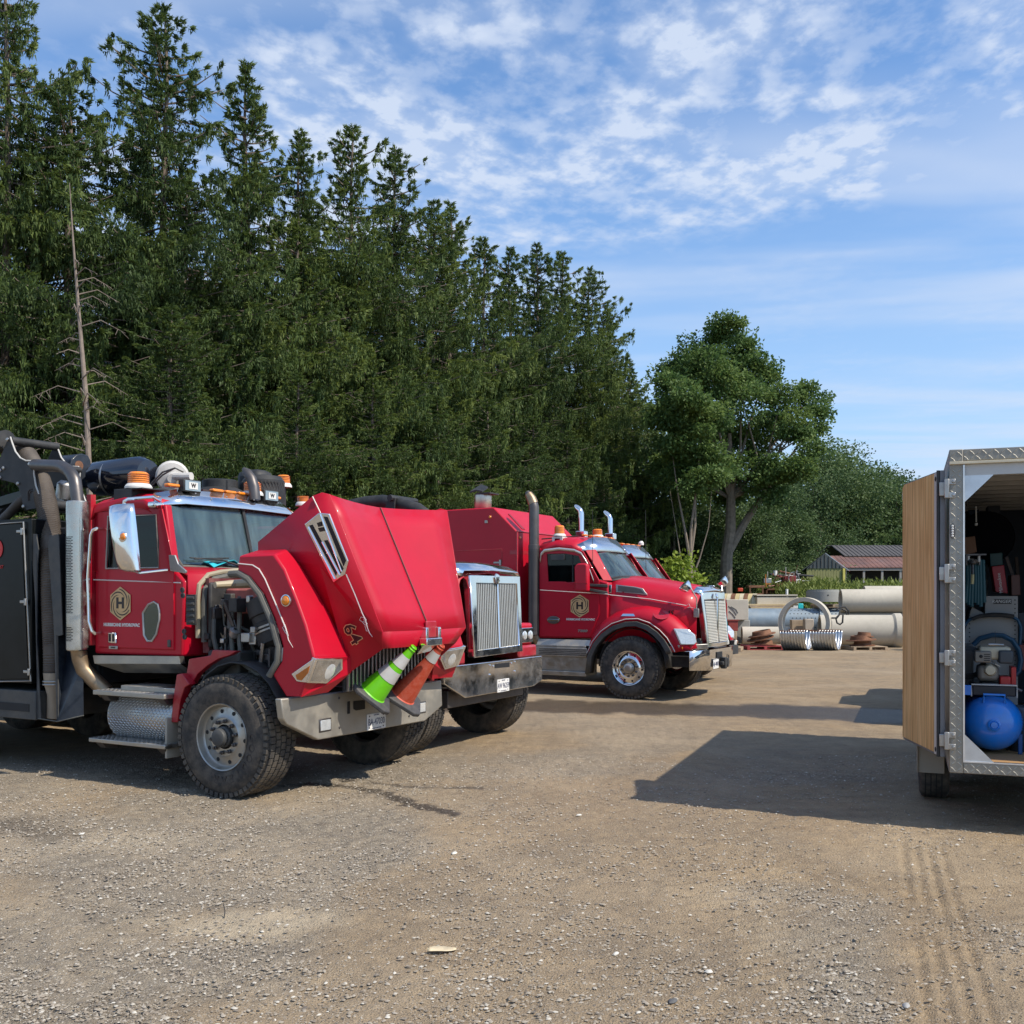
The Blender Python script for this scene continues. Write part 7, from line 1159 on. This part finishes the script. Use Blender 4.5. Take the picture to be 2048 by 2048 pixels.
for yv_ in (1.9, 3.2): o = MB().prism([P(2010 + 20 * (yv_ > 3), 1115, yv_), P(2016 + 20 * (yv_ > 3), 1113, yv_), P(2042, 1190, yv_), P(2036, 1192, yv_)], (0, .04, 0)).build('timber', mat('dark_timber', (.10, .07, .06), .7), None); o.matrix_world = MW; tag(o, 'dark plank leaning inside the trailer right of the red case' if yv_ < 2 else 'second dark plank further back inside the trailer', 'plank')
b_ = P(1972, 1075, 2.1); o = MB().lathe([(.0, 0), (.24, 0), (.25, .02), (.25, .08), (.22, .1), (0, .1)], (0, 0, 0), (0, 1, 0), 30).build('cable_drum', mat('drum_black', (.004, .005, .008), .8, spec=.1), None); o.matrix_world = MW @ Matrix.Translation(b_); tag(o, 'large black cable drum hanging deep inside the trailer', 'drum')
crate('white_board', [(2005, 1052), (2019, 1052), (2019, 1106), (2012, 1106)], .02, mat('dim_white', (.42, .42, .38), .6), 'narrow pale board standing on the right of the black drum', 'board', 2.3)
for i, (x, y, r_, h, lb) in enumerate(((2046, 1420, .13, .34, 'dark bucket to the right of the blue compressor tank'),)):
    b_ = P(x, 1500, .8); b_.z = FLZ; o = MB().lathe([(r_ * .8, 0), (r_, h), (r_ * 1.04, h), (r_ * 1.04, h + .02), (r_ * .96, h + .02)], (0, 0, 0), (0, 0, 1), 24).build('bucket', mat('slate_bucket', (.05, .07, .1), .4), None, solid=.004); o.matrix_world = MW @ Matrix.Translation(b_); tag(o, lb, 'bucket')
# ---------------------------------------------------------------- tow pickup behind the trailer's nose (only its shadow and a sliver show)
bp2 = MW @ Vector((WT / 2, TL + 1.75, 0)); pk = empty('pickup_truck', tuple(bp2), RZ, 'pickup truck hitched in front of the trailer, hidden behind the open door', 'pickup'); PKP = mat('pickup_paint', (.08, .09, .10), .25, coat=.8)
MB().prism([(-.98, 0, .5), (-.98, 0, 1.25), (-.95, 2.2, 1.28), (-.98, 2.25, 1.3), (-.98, 5.4, 1.22), (-.98, 5.75, 1.0), (-.98, 5.8, .45), (-.98, 2, .4)], (1.96, 0, 0)).build('body', PKP, pk, bevel=.05)
MB().prism([(-.86, 2.2, 1.26), (-.80, 2.35, 1.86), (-.80, 3.75, 1.88), (-.86, 4.5, 1.24)], (1.66, 0, 0)).build('cab', PKP, pk, bevel=.06); MB().prism([(-.885, 2.4, 1.32), (-.83, 2.5, 1.76), (-.83, 3.7, 1.78), (-.885, 4.25, 1.3)], (.02, 0, 0)).build('side_window', SIDEG, pk)
for y in (1.1, 4.7):
    for s_ in (-1, 1): w_ = MB().lathe([(.22, -.02), (.36, 0), (.40, -.04), (.40, -.2), (.36, -.25), (.2, -.24)], (s_ * .99, y, .395), (s_, 0, 0), 36).build('wheel', RUBBER, pk); MB().lathe([(.23, -.02), (.1, -.05), (.05, -.02), (0, -.02)], (s_ * .99, y, .395), (s_, 0, 0), 20).build('rim', GALV, w_)
for s_ in (-1, 1): MB().box((s_ * .9 - .06, -.01, .9), (s_ * .9 + .06, .02, 1.15)).build('tail_light', mat('red_lens', (.4, .01, .01), .2), pk); MB().box((s_ * 1.05 - .08, 4.05, 1.3), (s_ * 1.05 + .08, 4.15, 1.5)).build('mirror', MATTE, pk, bevel=.03)
# ---------------------------------------------------------------- the pipe yard
def at(px, py_ground, z=0): x, y = gp(px, py_ground, z); return Vector((x, y, z))
def pipe(name, c, ax, L, r, th, m, label, cat='pipe', group=None, bell=0, z=None, n=40):
    ax = Vector(ax).normalized(); L2 = L / 2
    prof = [(r - th, -L2), (r, -L2), (r, L2 - (.30 if bell else 0))] + ([(r + bell, L2 - .22), (r + bell, L2)] if bell else [(r, L2)]) + [(r - th + (bell * .9), L2)] + ([(r - th + bell * .9, L2 - .12), (r - th, L2 - .14)] if bell else []) + [(r - th, -L2)]
    o = MB().lathe(prof, (0, 0, 0), ax, n).build(name, m, None, smooth=35, bevel=.008); o.location = c; return tag(o, label, cat, group)
CG_ = 'large concrete pipes stacked beyond the trucks'; a1 = Vector((.985, -.17, 0))
e1 = wp(1800, 1258, 35.2); pipe('concrete_pipe', Vector((e1.x - 1.25, 35.6, .55)), a1, 2.7, .56, .10, CONC, 'large concrete pipe with its belled open end facing right beside the plywood door', group=CG_, bell=.06)
pipe('concrete_pipe', Vector((14.2, 37.2, .62)), a1, 4.4, .62, .10, CONC, 'concrete pipe lying right behind the belled one, only its top and pale left end showing', group=CG_)
pipe('concrete_pipe', Vector((14.0, 36.9, 1.60)), (.99, -.13, 0), 4.2, .41, .07, CONC, 'concrete pipe stacked on top of the two ground pipes, rounded left end', group=CG_)
pipe('concrete_pipe', Vector((15.3, 38.2, 1.76)), (.99, -.13, 0), 4.2, .38, .07, CONC, 'rearmost top concrete pipe peeping over the stacked one', group=CG_)
c = wp(1545, 1267, 36.5); pipe('concrete_pipe', Vector((c.x, 36.5, .335)), (1, -.12, 0), 2.15, .335, .06, CONC, 'small concrete pipe on the ground left of the corrugated halves', group=CG_)
rc = wp(1610, 1238, 34.6); o = pipe('concrete_ring', Vector((rc.x, 34.6, .86)), (-.46, -.89, -.0), .42, .86, .14, CONC, 'large concrete manhole ring standing on edge behind the corrugated halves', 'concrete ring', n=56)
# corrugated half pipes
for k, (pxa, lb) in enumerate(((1596, 'left one of the two corrugated steel half pipes lying like cradles'), (1656, 'right one of the two corrugated steel half pipes, bright inside'))):
    ax = Vector((.88, -.47, 0)).normalized(); side_ = Vector((ax.y * -1, ax.x, 0)); c = wp(pxa, 1300, 33.2); c = Vector((c.x, 33.4 + .0 * k, 0)); rows = []; Lh = .80; rr_ = .62; nL = 72
    for i in range(nL + 1):
        t = i / nL; s_ = -Lh / 2 + Lh * t; w = .020 * math.sin(t * 9 * 2 * math.pi); rows.append([tuple(ax * s_ + side_ * ((rr_ + w) * math.cos(R(180 + a))) + Vector((0, 0, rr_ + .02 + (rr_ + w) * math.sin(R(180 + a))))) for a in range(0, 181, 9)])
    o = MB().sheet(rows).build('corrugated_half_pipe', GALV, None, smooth=60, solid=.006); o.location = c; tag(o, lb, 'half pipe', 'corrugated half pipes')
    for row_i in (0, -1): e_ = MB().tube([r_[row_i] for r_ in rows], .014, 5).build('rusty_edge', RUST, o)
# blue-grey tank pipe with flange and perforated part
e = empty('steel_pipe', tuple(Vector((wp(1580, 1250, 40).x, 40, 0))), 0, 'long blue-grey steel pipe with rows of holes behind the concrete ring', 'pipe'); ax = Vector((1, -.05, 0)).normalized()
MB().lathe([(.0, -2.0), (.50, -2.0), (.50, 2.2)], (0, 0, .78), ax, 36).build('pipe_shell', BLUEGREY, e, smooth=40)
for s_ in (-1.98, 1.05): MB().lathe([(.50, 0), (.56, 0), (.56, .05), (.50, .05)], ax * s_ + Vector((0, 0, .78)), ax, 36).build('flange', BLUEGREY, e)
mb = MB()
for i in range(15):
    for j in range(6): a = R(-78 + j * 21 + 90); p_ = ax * (-.1 + .145 * i + (.07 if j % 2 else 0)) + Vector((0, -.503 * math.sin(a + 0), .78 + .503 * math.cos(a))); mb.lathe([(.024, 0), (0, .002)], p_, (0, -math.sin(a), math.cos(a)), 8)
mb.build('drain_hole', DARK, e, smooth=0)['kind'] = 'stuff'; MB().box((-1.9, -.3, 0), (-1.7, .3, .35)).box((1.6, -.3, 0), (1.8, .3, .35)).build('cradle', TIMBER, e)
def slab(name, px0, y0, px1, y1, D, dep, m, label, cat, bv=.02, rot=0):
    a, c = wp(px0, y0, D), wp(px1, y1, D); w = c.x - a.x; h = a.z - c.z; o = MB().box((0, 0, 0), (w, dep, h)).build(name, m, None, bevel=bv); o.location = (a.x, D, c.z); o.rotation_euler = (0, 0, rot); return tag(o, label, cat)
slab('concrete_block', 1453, 1199, 1497, 1240, 36.5, .9, CONC, 'square pale concrete block with dark scribbles above the red bin', 'concrete block'); slab('concrete_block', 1460, 1240, 1500, 1287, 37.0, .8, CONCG, 'concrete block underneath the scribbled one, behind the red bin', 'concrete block')
sc = MB(); [sc.tube([wp(*q_, 36.49) for q_ in pts], .012, 4) for pts in ([(1457, 1212), (1468, 1222), (1473, 1230)], [(1458, 1222), (1465, 1228), (1471, 1236)], [(1462, 1213), (1472, 1219), (1476, 1226)])]; o = sc.build('scribble', mat('charcoal_mark', (.08, .075, .07), .8), None); o.parent = bpy.data.objects['concrete_block']; o.matrix_parent_inverse = Matrix.Translation(o.parent.location).inverted()
o = slab('steel_bin', 1457, 1240, 1476, 1262, 35.8, .6, RUST, 'dark red steel bin beside the last truck grille', 'steel bin', .01); o.data.materials[0] = mat('oxide_red', (.25, .04, .03), .6, var=.2); MB().box((-.03, -.03, o.dimensions.z - .03 if 0 else .36), (.37, .02, .40)).build('bin_rim', mat('oxide_red', (0, 0, 0)), o)
slab('bin_stand', 1459, 1262, 1474, 1292, 35.8, .5, TIMBER, 'timber crib carrying the dark red steel bin', 'timber crib')
# striped arch lining (timber yellow and rust) and planks
e = empty('arched_lining', tuple(Vector((wp(1485, 1225, 42).x, 42, .0))), 0, 'yellowish ribbed half-round lining with rusty bands behind the concrete block', 'arch lining')
for k in range(9): MB().lathe([(.55, k * .17 - .75), (.60, k * .17 - .75), (.60, k * .17 - .59), (.55, k * .17 - .59)], (0, 0, 1.26), (.93, -.36, 0), 22, 0, math.pi, ref=(0, 0, 1) if 0 else (.36, .93, 0)).build('lining_band', (mat('ochre_panel', (.50, .40, .20), .7, var=.15), RUST, mat('pale_panel', (.55, .48, .33), .7))[(k * 2) % 3], e)
MB().box((-.8, -.4, 0), (.8, .5, 1.24)).build('support', CONCG, e)
ob = slab('concrete_box', 1514, 1194, 1597, 1210, 41, 1.4, CONC, 'shallow concrete box section on planks behind the blue-grey pipe', 'concrete box'); MB().box((-.02, -.03, .36), (1.62, 1.42, .42)).build('box_lid', CONC, ob, bevel=.008); MB().box((.0, .0, .33), (1.6, 1.4, .362)).build('lid_gap', DARK, ob)
for k in range(4): o = slab('plank', 1496 + 3 * k, 1208 + 3.4 * k, 1596 - 9 * (k % 3), 1211.2 + 3.4 * k, 40.6 - .05 * k, .9, TIMBER if k % 2 else mat('yellow_timber', (.52, .40, .22), .75, var=.15), ('top plank under the concrete box', 'second plank below the concrete box', 'third plank below the concrete box', 'lowest plank just above the blue-grey pipe')[k], 'plank', .006); tag(o, group='planks under the concrete box')
slab('support_block', 1505, 1222, 1590, 1285, 42, .5, CONCG, 'grey support wall beneath the planks behind the blue-grey pipe', 'block')
c = wp(1646, 1200, 40); o = pipe('manhole_ring', Vector((c.x, 40, wp(0, 1192, 40).z - .02)), (0, 0, 1), .42, .64, .12, CONCG, 'grey concrete manhole ring lying flat on a pallet below the weeds', 'concrete ring'); MB().lathe([(.03, 0), (0, .002)], (.0, -.645, .05), (0, -1, 0), 12).build('lifting_hole', DARK, o)
MB().lathe([(.60, .2), (.60, .27), (.5, .27)], (0, 0, 0), (0, 0, 1), 40).build('ring_lip', CONCG, o)
def pallet(px, pyb, w, label, m, D=None, z=0, rot=0):
    D = D or gp(px, pyb, z)[1]; e = empty('pallet', (wp(px, pyb, D).x, D, z), rot, label, 'pallet', 'wooden pallets in the pipe yard')
    for k in range(6): MB().box((-w / 2, -.5 + k * .18, .11), (w / 2, -.5 + k * .18 + .11, .13)).build('plank', m, e, bevel=.003)
    for k in range(3): x = -w / 2 + (w - .09) * k / 2; MB().box((x, -.5, .02), (x + .09, .51, .11)).build('bearer', m, e, bevel=.003)
    for k in range(3): MB().box((-w / 2, -.5 + k * .45, 0), (w / 2, -.5 + k * .45 + .11, .02)).build('bottom_plank', m, e)
    return e
pallet(1660, 1207, 1.25, 'weathered pallet under the flat grey manhole ring', TIMBER, 40, wp(0, 1208, 40).z - .13, .0); slab('crib', 1635, 1208, 1680, 1285, 40.2, .7, CONCG, 'concrete stack carrying the pallet with the flat manhole ring', 'block')
pallet(1524, 1297, 1.2, 'red painted pallet under rusty manhole frames', REDWOOD, 34.0); pallet(1565, 1296, .7, 'plain wooden pallet right of the red one', TIMBER, 34.4, rot=.2); pallet(1728, 1299, 1.15, 'plain pallet carrying rusty rings in front of the big concrete pipe', TIMBER, 33.6, rot=.1); pallet(1462, 1304, .7, 'broken pallet near the last truck bumper', TIMBER, 33.0, rot=-.3)
def frames(x, D, z, items, label):
    e = empty('iron_casting_pile', (x, D, z), 0, label, 'iron frames')
    for (dx, dz, r_, h, tx, ty) in items: o = MB().lathe([(r_ * .62, 0), (r_, 0), (r_, .03), (r_ * .72, .035), (r_ * .66, h), (r_ * .58, h), (r_ * .58, .02)], (0, 0, 0), (0, 0, 1), 24).build('iron_frame', RUST, e); o.location = (dx, 0, dz); o.rotation_euler = (tx, ty, 0)
    return e
frames(wp(1524, 1290, 34).x, 34.0, .14, [(.05, .02, .42, .15, 0, .05), (-.05, .2, .45, .14, .05, -.22), (.0, .32, .45, .16, 0, -.2)], 'tilted stack of rusty cast iron manhole frames on the red pallet')
frames(wp(1725, 1290, 33.6).x, 33.6, .14, [(.0, .0, .40, .16, 0, 0), (-.05, .17, .48, .16, 0, -.06), (.05, .30, .30, .14, 0, .05)], 'rusty round iron castings piled on the pallet before the big concrete pipe')
frames(wp(1458, 1290, 33.2).x, 33.2, .14, [(.0, .0, .25, .12, 0, .2), (.1, .1, .2, .1, .2, -.3)], 'small heap of rusty castings by the last truck bumper')
for k, (pts, lb) in enumerate((([(1663, 1236), (1672, 1236), (1680, 1228), (1686, 1230), (1685, 1245), (1680, 1249), (1674, 1246), (1672, 1238), (1679, 1229)], 'thin black cable loop hanging in front of the concrete pipes'), ([(1672, 1219), (1682, 1214), (1690, 1214), (1697, 1221), (1697, 1229), (1693, 1229), (1692, 1222), (1684, 1218)], 'black cable loop lying over the rear concrete pipe'))): o = MB().tube([wp(*q_, 34.2 + .5 * k) for q_ in pts], .03, 7).build('cable_loop', MATTE, None); tag(o, lb, 'cable', 'black lifting cables on the pipes')
slab('tan_bin', 1610, 1238, 1628, 1266, 35.6, .3, mat('tan_plastic', (.42, .36, .29), .6), 'tan box seen through the standing concrete ring', 'box'); o = slab('crate', 1584, 1240, 1607, 1262, 36.0, .3, TIMBER, 'small wooden crate with black rim seen through the concrete ring', 'crate', .006)
o = slab('teal_tank', 1597, 1207, 1607, 1219, 43.5, .4, mat('turquoise_plastic', (.02, .45, .48), .4), 'turquoise drum end seen above the perforated pipe', 'drum', .03); slab('teal_sheet', 1671, 1208, 1681, 1221, 41, .3, mat('turquoise_plastic', (0, 0, 0)), 'turquoise sheet wedged left of the stacked pipe', 'sheet', .004); slab('white_bin', 1580, 1206, 1596, 1220, 43.4, .4, WHITE, 'white container left of the turquoise drum', 'container')
o = MB().lathe([(.06, 0), (.06, .6), (0, .6)], wp(1573.5, 1206, 44), (0, 0, 1), 12).build('white_post', WHITE, None); tag(o, 'short white plastic post standing behind the concrete box', 'post')
b_ = wp(1891, 1270, 32); o = MB().lathe([(.30, -.3), (.34, -.28), (.30, -.2), (.30, .2), (.34, .28), (.30, .3)], (0, 0, 0), (0, 0, 1), 24).build('red_spool', mat('orange_red', (.55, .06, .02), .5), None); o.location = (b_.x, 32, .45); o.scale = (1, 1, 1.5); tag(o, 'orange-red spool visible between plywood door and trailer post', 'spool')
b_ = wp(1892, 1208, 33); o = MB().box((-.5, -.4, -.15), (.5, .4, .75)).build('teal_machine', mat('turquoise_plastic', (0, 0, 0)), None, bevel=.12); o.location = (b_.x, 33, .6); tag(o, 'turquoise machine visible between plywood door and trailer post', 'machine'); MB().box((-.51, -.41, -.6), (.51, .41, .1)).build('lower_part', MATTE, o, bevel=.03)
# scrap heap
e = empty('scrap_heap', (wp(1570, 1190, 52).x, 52, 1.6), 0, 'heap of scrap pipes, posts and red frames on the bank left of the small shed', 'scrap heap'); r_ = random.Random(8); x0, x1 = wp(1528, 0, 52).x - e.location.x, wp(1614, 0, 52).x - e.location.x
cols = [mat('scrap_white', (.62, .62, .58), .5), mat('scrap_red', (.22, .03, .03), .6), RUST, STEEL, mat('scrap_dark', (.03, .03, .03), .7), mat('scrap_pink', (.5, .25, .22), .6)]
for k in range(34):
    x = r_.uniform(x0, x1); z = r_.uniform(.5, 1.45) if x > 0 else r_.uniform(.5, 1.25); L = r_.uniform(.3, 1.1); a = r_.uniform(-.25, .25) if r_.random() < .75 else 1.4; MB().tube([(x - L / 2 * math.cos(a), r_.uniform(-.6, .6), z - L / 2 * math.sin(a)), (x + L / 2 * math.cos(a), r_.uniform(-.6, .6), z + L / 2 * math.sin(a))], r_.choice((.02, .03, .05)), 6).build('scrap_pipe', r_.choice(cols), e)
for k in range(16): x = r_.uniform(x0, x1); z = r_.uniform(.0, .9); s_ = r_.uniform(.1, .25); MB().box((x - s_, -s_, z), (x + s_ * r_.uniform(.6, 1.4), s_, z + s_ * 1.3)).build('scrap_piece', r_.choice(cols), e, bevel=.02)
x = wp(1550, 0, 52).x - e.location.x; MB().lathe([(.11, 0), (.11, .25), (0, .25)], (x, 0, wp(0, 1151, 52).z - 1.6), (0, 0, 1), 14).build('drum', cols[0], e); MB().lathe([(.30, 0), (.33, 0), (.33, .03), (.3, .03)], (wp(1585, 0, 52).x - e.location.x, -.2, 1.05), (.4, -1, 0), 24).build('hoop', cols[3], e); MB().box((x0, -.5, .45), (x1, .5, .52)).box((x0, -.5, -.8), (x0 + .05, .5, .5)).box((0, -.5, -.8), (.06, .5, .5)).box((x1 - .05, -.5, -.8), (x1, .5, .5)).build('rack', RUST, e)
MB().tube([(wp(1529, 0, 52).x - e.location.x, -.3, .6), (wp(1528, 0, 52).x - e.location.x, -.3, 1.25)], .025, 6).tube([(wp(1529, 0, 52).x - e.location.x, -.3, .75), (wp(1538, 0, 52).x - e.location.x, -.3, .75)], .025, 6).build('orange_frame', mat('scrap_orange', (.5, .16, .03), .6), e)
o = slab('trestle', 1497, 1171, 1530, 1176, 48, .6, cols[2], 'low rusty trestle table left of the scrap heap', 'trestle'); MB().box((0.05, 0, -.75), (.10, .05, 0)).box((.65, 0, -.75), (.70, .05, 0)).build('leg', RUST, o)
slab('flower_tub', 1476, 1176, 1486, 1183, 47, .2, mat('orange_red', (0, 0, 0)), 'small red thing lying in the green weeds left of the scrap heap', 'tub')
# sheds
def boards(par, a, b_, z0, zt, m, n_, name='board', th=.03):
    a, b_ = Vector(a), Vector(b_); d = (b_ - a) / n_; nrm = Vector((d.y, -d.x, 0)).normalized()
    for k in range(n_):
        p0 = a + d * k + d * .04; p1 = a + d * (k + 1) - d * .04; zz0 = zt(k / n_), zt((k + 1) / n_); MB().prism([p0 + Z_ * z0, p1 + Z_ * z0, p1 + Z_ * zz0[1], p0 + Z_ * zz0[0]], nrm * th).build(name, m, par)
D1 = 62.; gz = .9; sx0, sx1, sxr = wp(1613, 0, D1).x, wp(1647, 0, D1 + 0).x, wp(1683, 0, D1 + 2).x
s1 = empty('shed', (sx0, D1, gz), 0, 'small shed with yellow-green walls, grey gable and red striped roof end', 'shed'); OLV = mat('olive_boards', (.27, .27, .11), .8, var=.15); SLT = mat('slate_gable', (.07, .085, .09), .7, var=.15); YEL = mat('yellow_corner', (.55, .50, .12), .7)
wA, wB, wC = Vector((0, 0, 0)), Vector((2.1, -.6, 0)) * .0 + Vector((sx1 - sx0 + 1.2, -.2, 0)), Vector((sx1 - sx0 + 2.2, 2.6, 0)); ez_ = wp(0, 1137, D1).z - gz; pz = wp(0, 1107, D1).z - gz
boards(s1, wA, wB, 0, lambda t: ez_, OLV, 14, 'wall_board'); wd = (wB - wA); MB().prism([wA + wd * .0 + Z_ * (ez_ + .0), wB + Z_ * ez_, wB * .5 + Z_ * pz], Vector((0, -.06, 0))).build('gable', SLT, s1)
for k in range(9): t = .08 + .1 * k; h = ez_ + (pz - ez_) * (1 - abs(2 * t - 1)) - .03; p_ = wA + wd * t; MB().box((p_.x - .015, p_.y - .09, ez_), (p_.x + .015, p_.y - .06, h)).build('gable_batten', GREYPL, s1)
MB().prism([wB + Z_ * 0, wC, wC + Z_ * ez_, wB + Z_ * ez_], Vector((.03, 0, 0))).build('side_wall', GREYPL, s1); MB().box((wB.x - .12, wB.y - .1, 0), (wB.x + .02, wB.y, ez_)).build('corner_post', YEL, s1)
rd = wC - wB; m_ = wB * .5
for k, mm_ in enumerate((GALV, GALV, mat('roof_red', (.35, .03, .05), .5), GALV, mat('roof_red', (0, 0, 0)), mat('roof_red', (0, 0, 0)))): a_, b2_ = k / 6, (k + 1) / 6 - .01; MB().prism([m_ + rd * a_ + Z_ * pz, wB + Vector((.25, 0, 0)) + rd * a_ + Z_ * (ez_ - .12), wB + Vector((.25, 0, 0)) + rd * b2_ + Z_ * (ez_ - .12), m_ + rd * b2_ + Z_ * pz], (0, 0, .04)).build('roof_sheet', mm_, s1)
MB().prism([m_ + Z_ * pz, wA + Vector((-.25, 0, 0)) + Z_ * (ez_ - .12), wA + Vector((-.25, 0, 0)) + rd + Z_ * (ez_ - .12), m_ + rd + Z_ * pz], (0, 0, .04)).build('roof_sheet', SLT, s1)
D2 = 66.; bx0, bx1 = wp(1684, 0, D2).x, wp(1990, 0, D2).x; s2 = empty('barn', (bx0, D2, gz), 0, 'long open-fronted barn, grey metal roof above a lower rusty lean-to roof', 'barn'); RG = mat('grey_roof', (.085, .078, .075), .7, .0, var=.15, scale=1); RR = mat('rusty_roof', (.20, .10, .075), .6, .2, var=.35, scale=.8, dirt=(.10, .10, .11), dirt_amt=.6, dirt_scale=.6)
w2 = bx1 - bx0; e_z, l_z, u_z, r_z = wp(0, 1136, D2).z - gz, wp(0, 1113, D2 + 2.5).z - gz, wp(0, 1116, D2 + 2.3).z - gz + .1, wp(0, 1092, D2 + 5).z - gz; n_ = 34
for k in range(n_):
    x, x2_ = w2 * k / n_, w2 * (k + 1) / n_ - .03; MB().prism([(x, 0, e_z), (x2_, 0, e_z), (x2_ + .0, 2.5, l_z), (x, 2.5, l_z)], (0, 0, .05)).build('lower_roof_sheet', RR, s2)
    if x > .6: x_ = x; MB().prism([(x_, 2.2, u_z), (x2_, 2.2, u_z), (x2_, 5, r_z), (x_, 5, r_z)], (0, 0, .05)).tube([(x_, 2.2, u_z + .06), (x_, 5, r_z + .06)], .03, 5).build('upper_roof_sheet', RG, s2)
MB().prism([(.6, 5, r_z), (w2, 5, r_z), (w2, 8, u_z), (.6, 8, u_z)], (0, 0, .05)).build('rear_roof', RG, s2); MB().box((.0, 5, 0), (w2, 5.1, u_z)).box((0, .2, 0), (.1, 5, e_z)).build('back_wall', mat('barn_dark', (.05, .045, .045), .8), s2); MB().box((.3, 2.3, 0), (w2, 2.4, u_z)).build('inner_wall', mat('barn_dark', (0, 0, 0)), s2)
for k in range(9): x = .2 + (w2 - .4) * k / 8; MB().box((x, .1, 0), (x + .14, .24, e_z)).build('post', mat('grey_post', (.28, .27, .25), .8), s2)
MB().box((0, .05, e_z - .16), (w2, .15, e_z - .02)).build('eave_beam', mat('grey_post', (0, 0, 0)), s2)
for k in range(5): x = 1 + k * 1.4; MB().box((x, .8, 0), (x + .8, 1.6, .9 + .3 * (k % 2))).build('stored_crate', cols[k % 5], s2, bevel=.02)
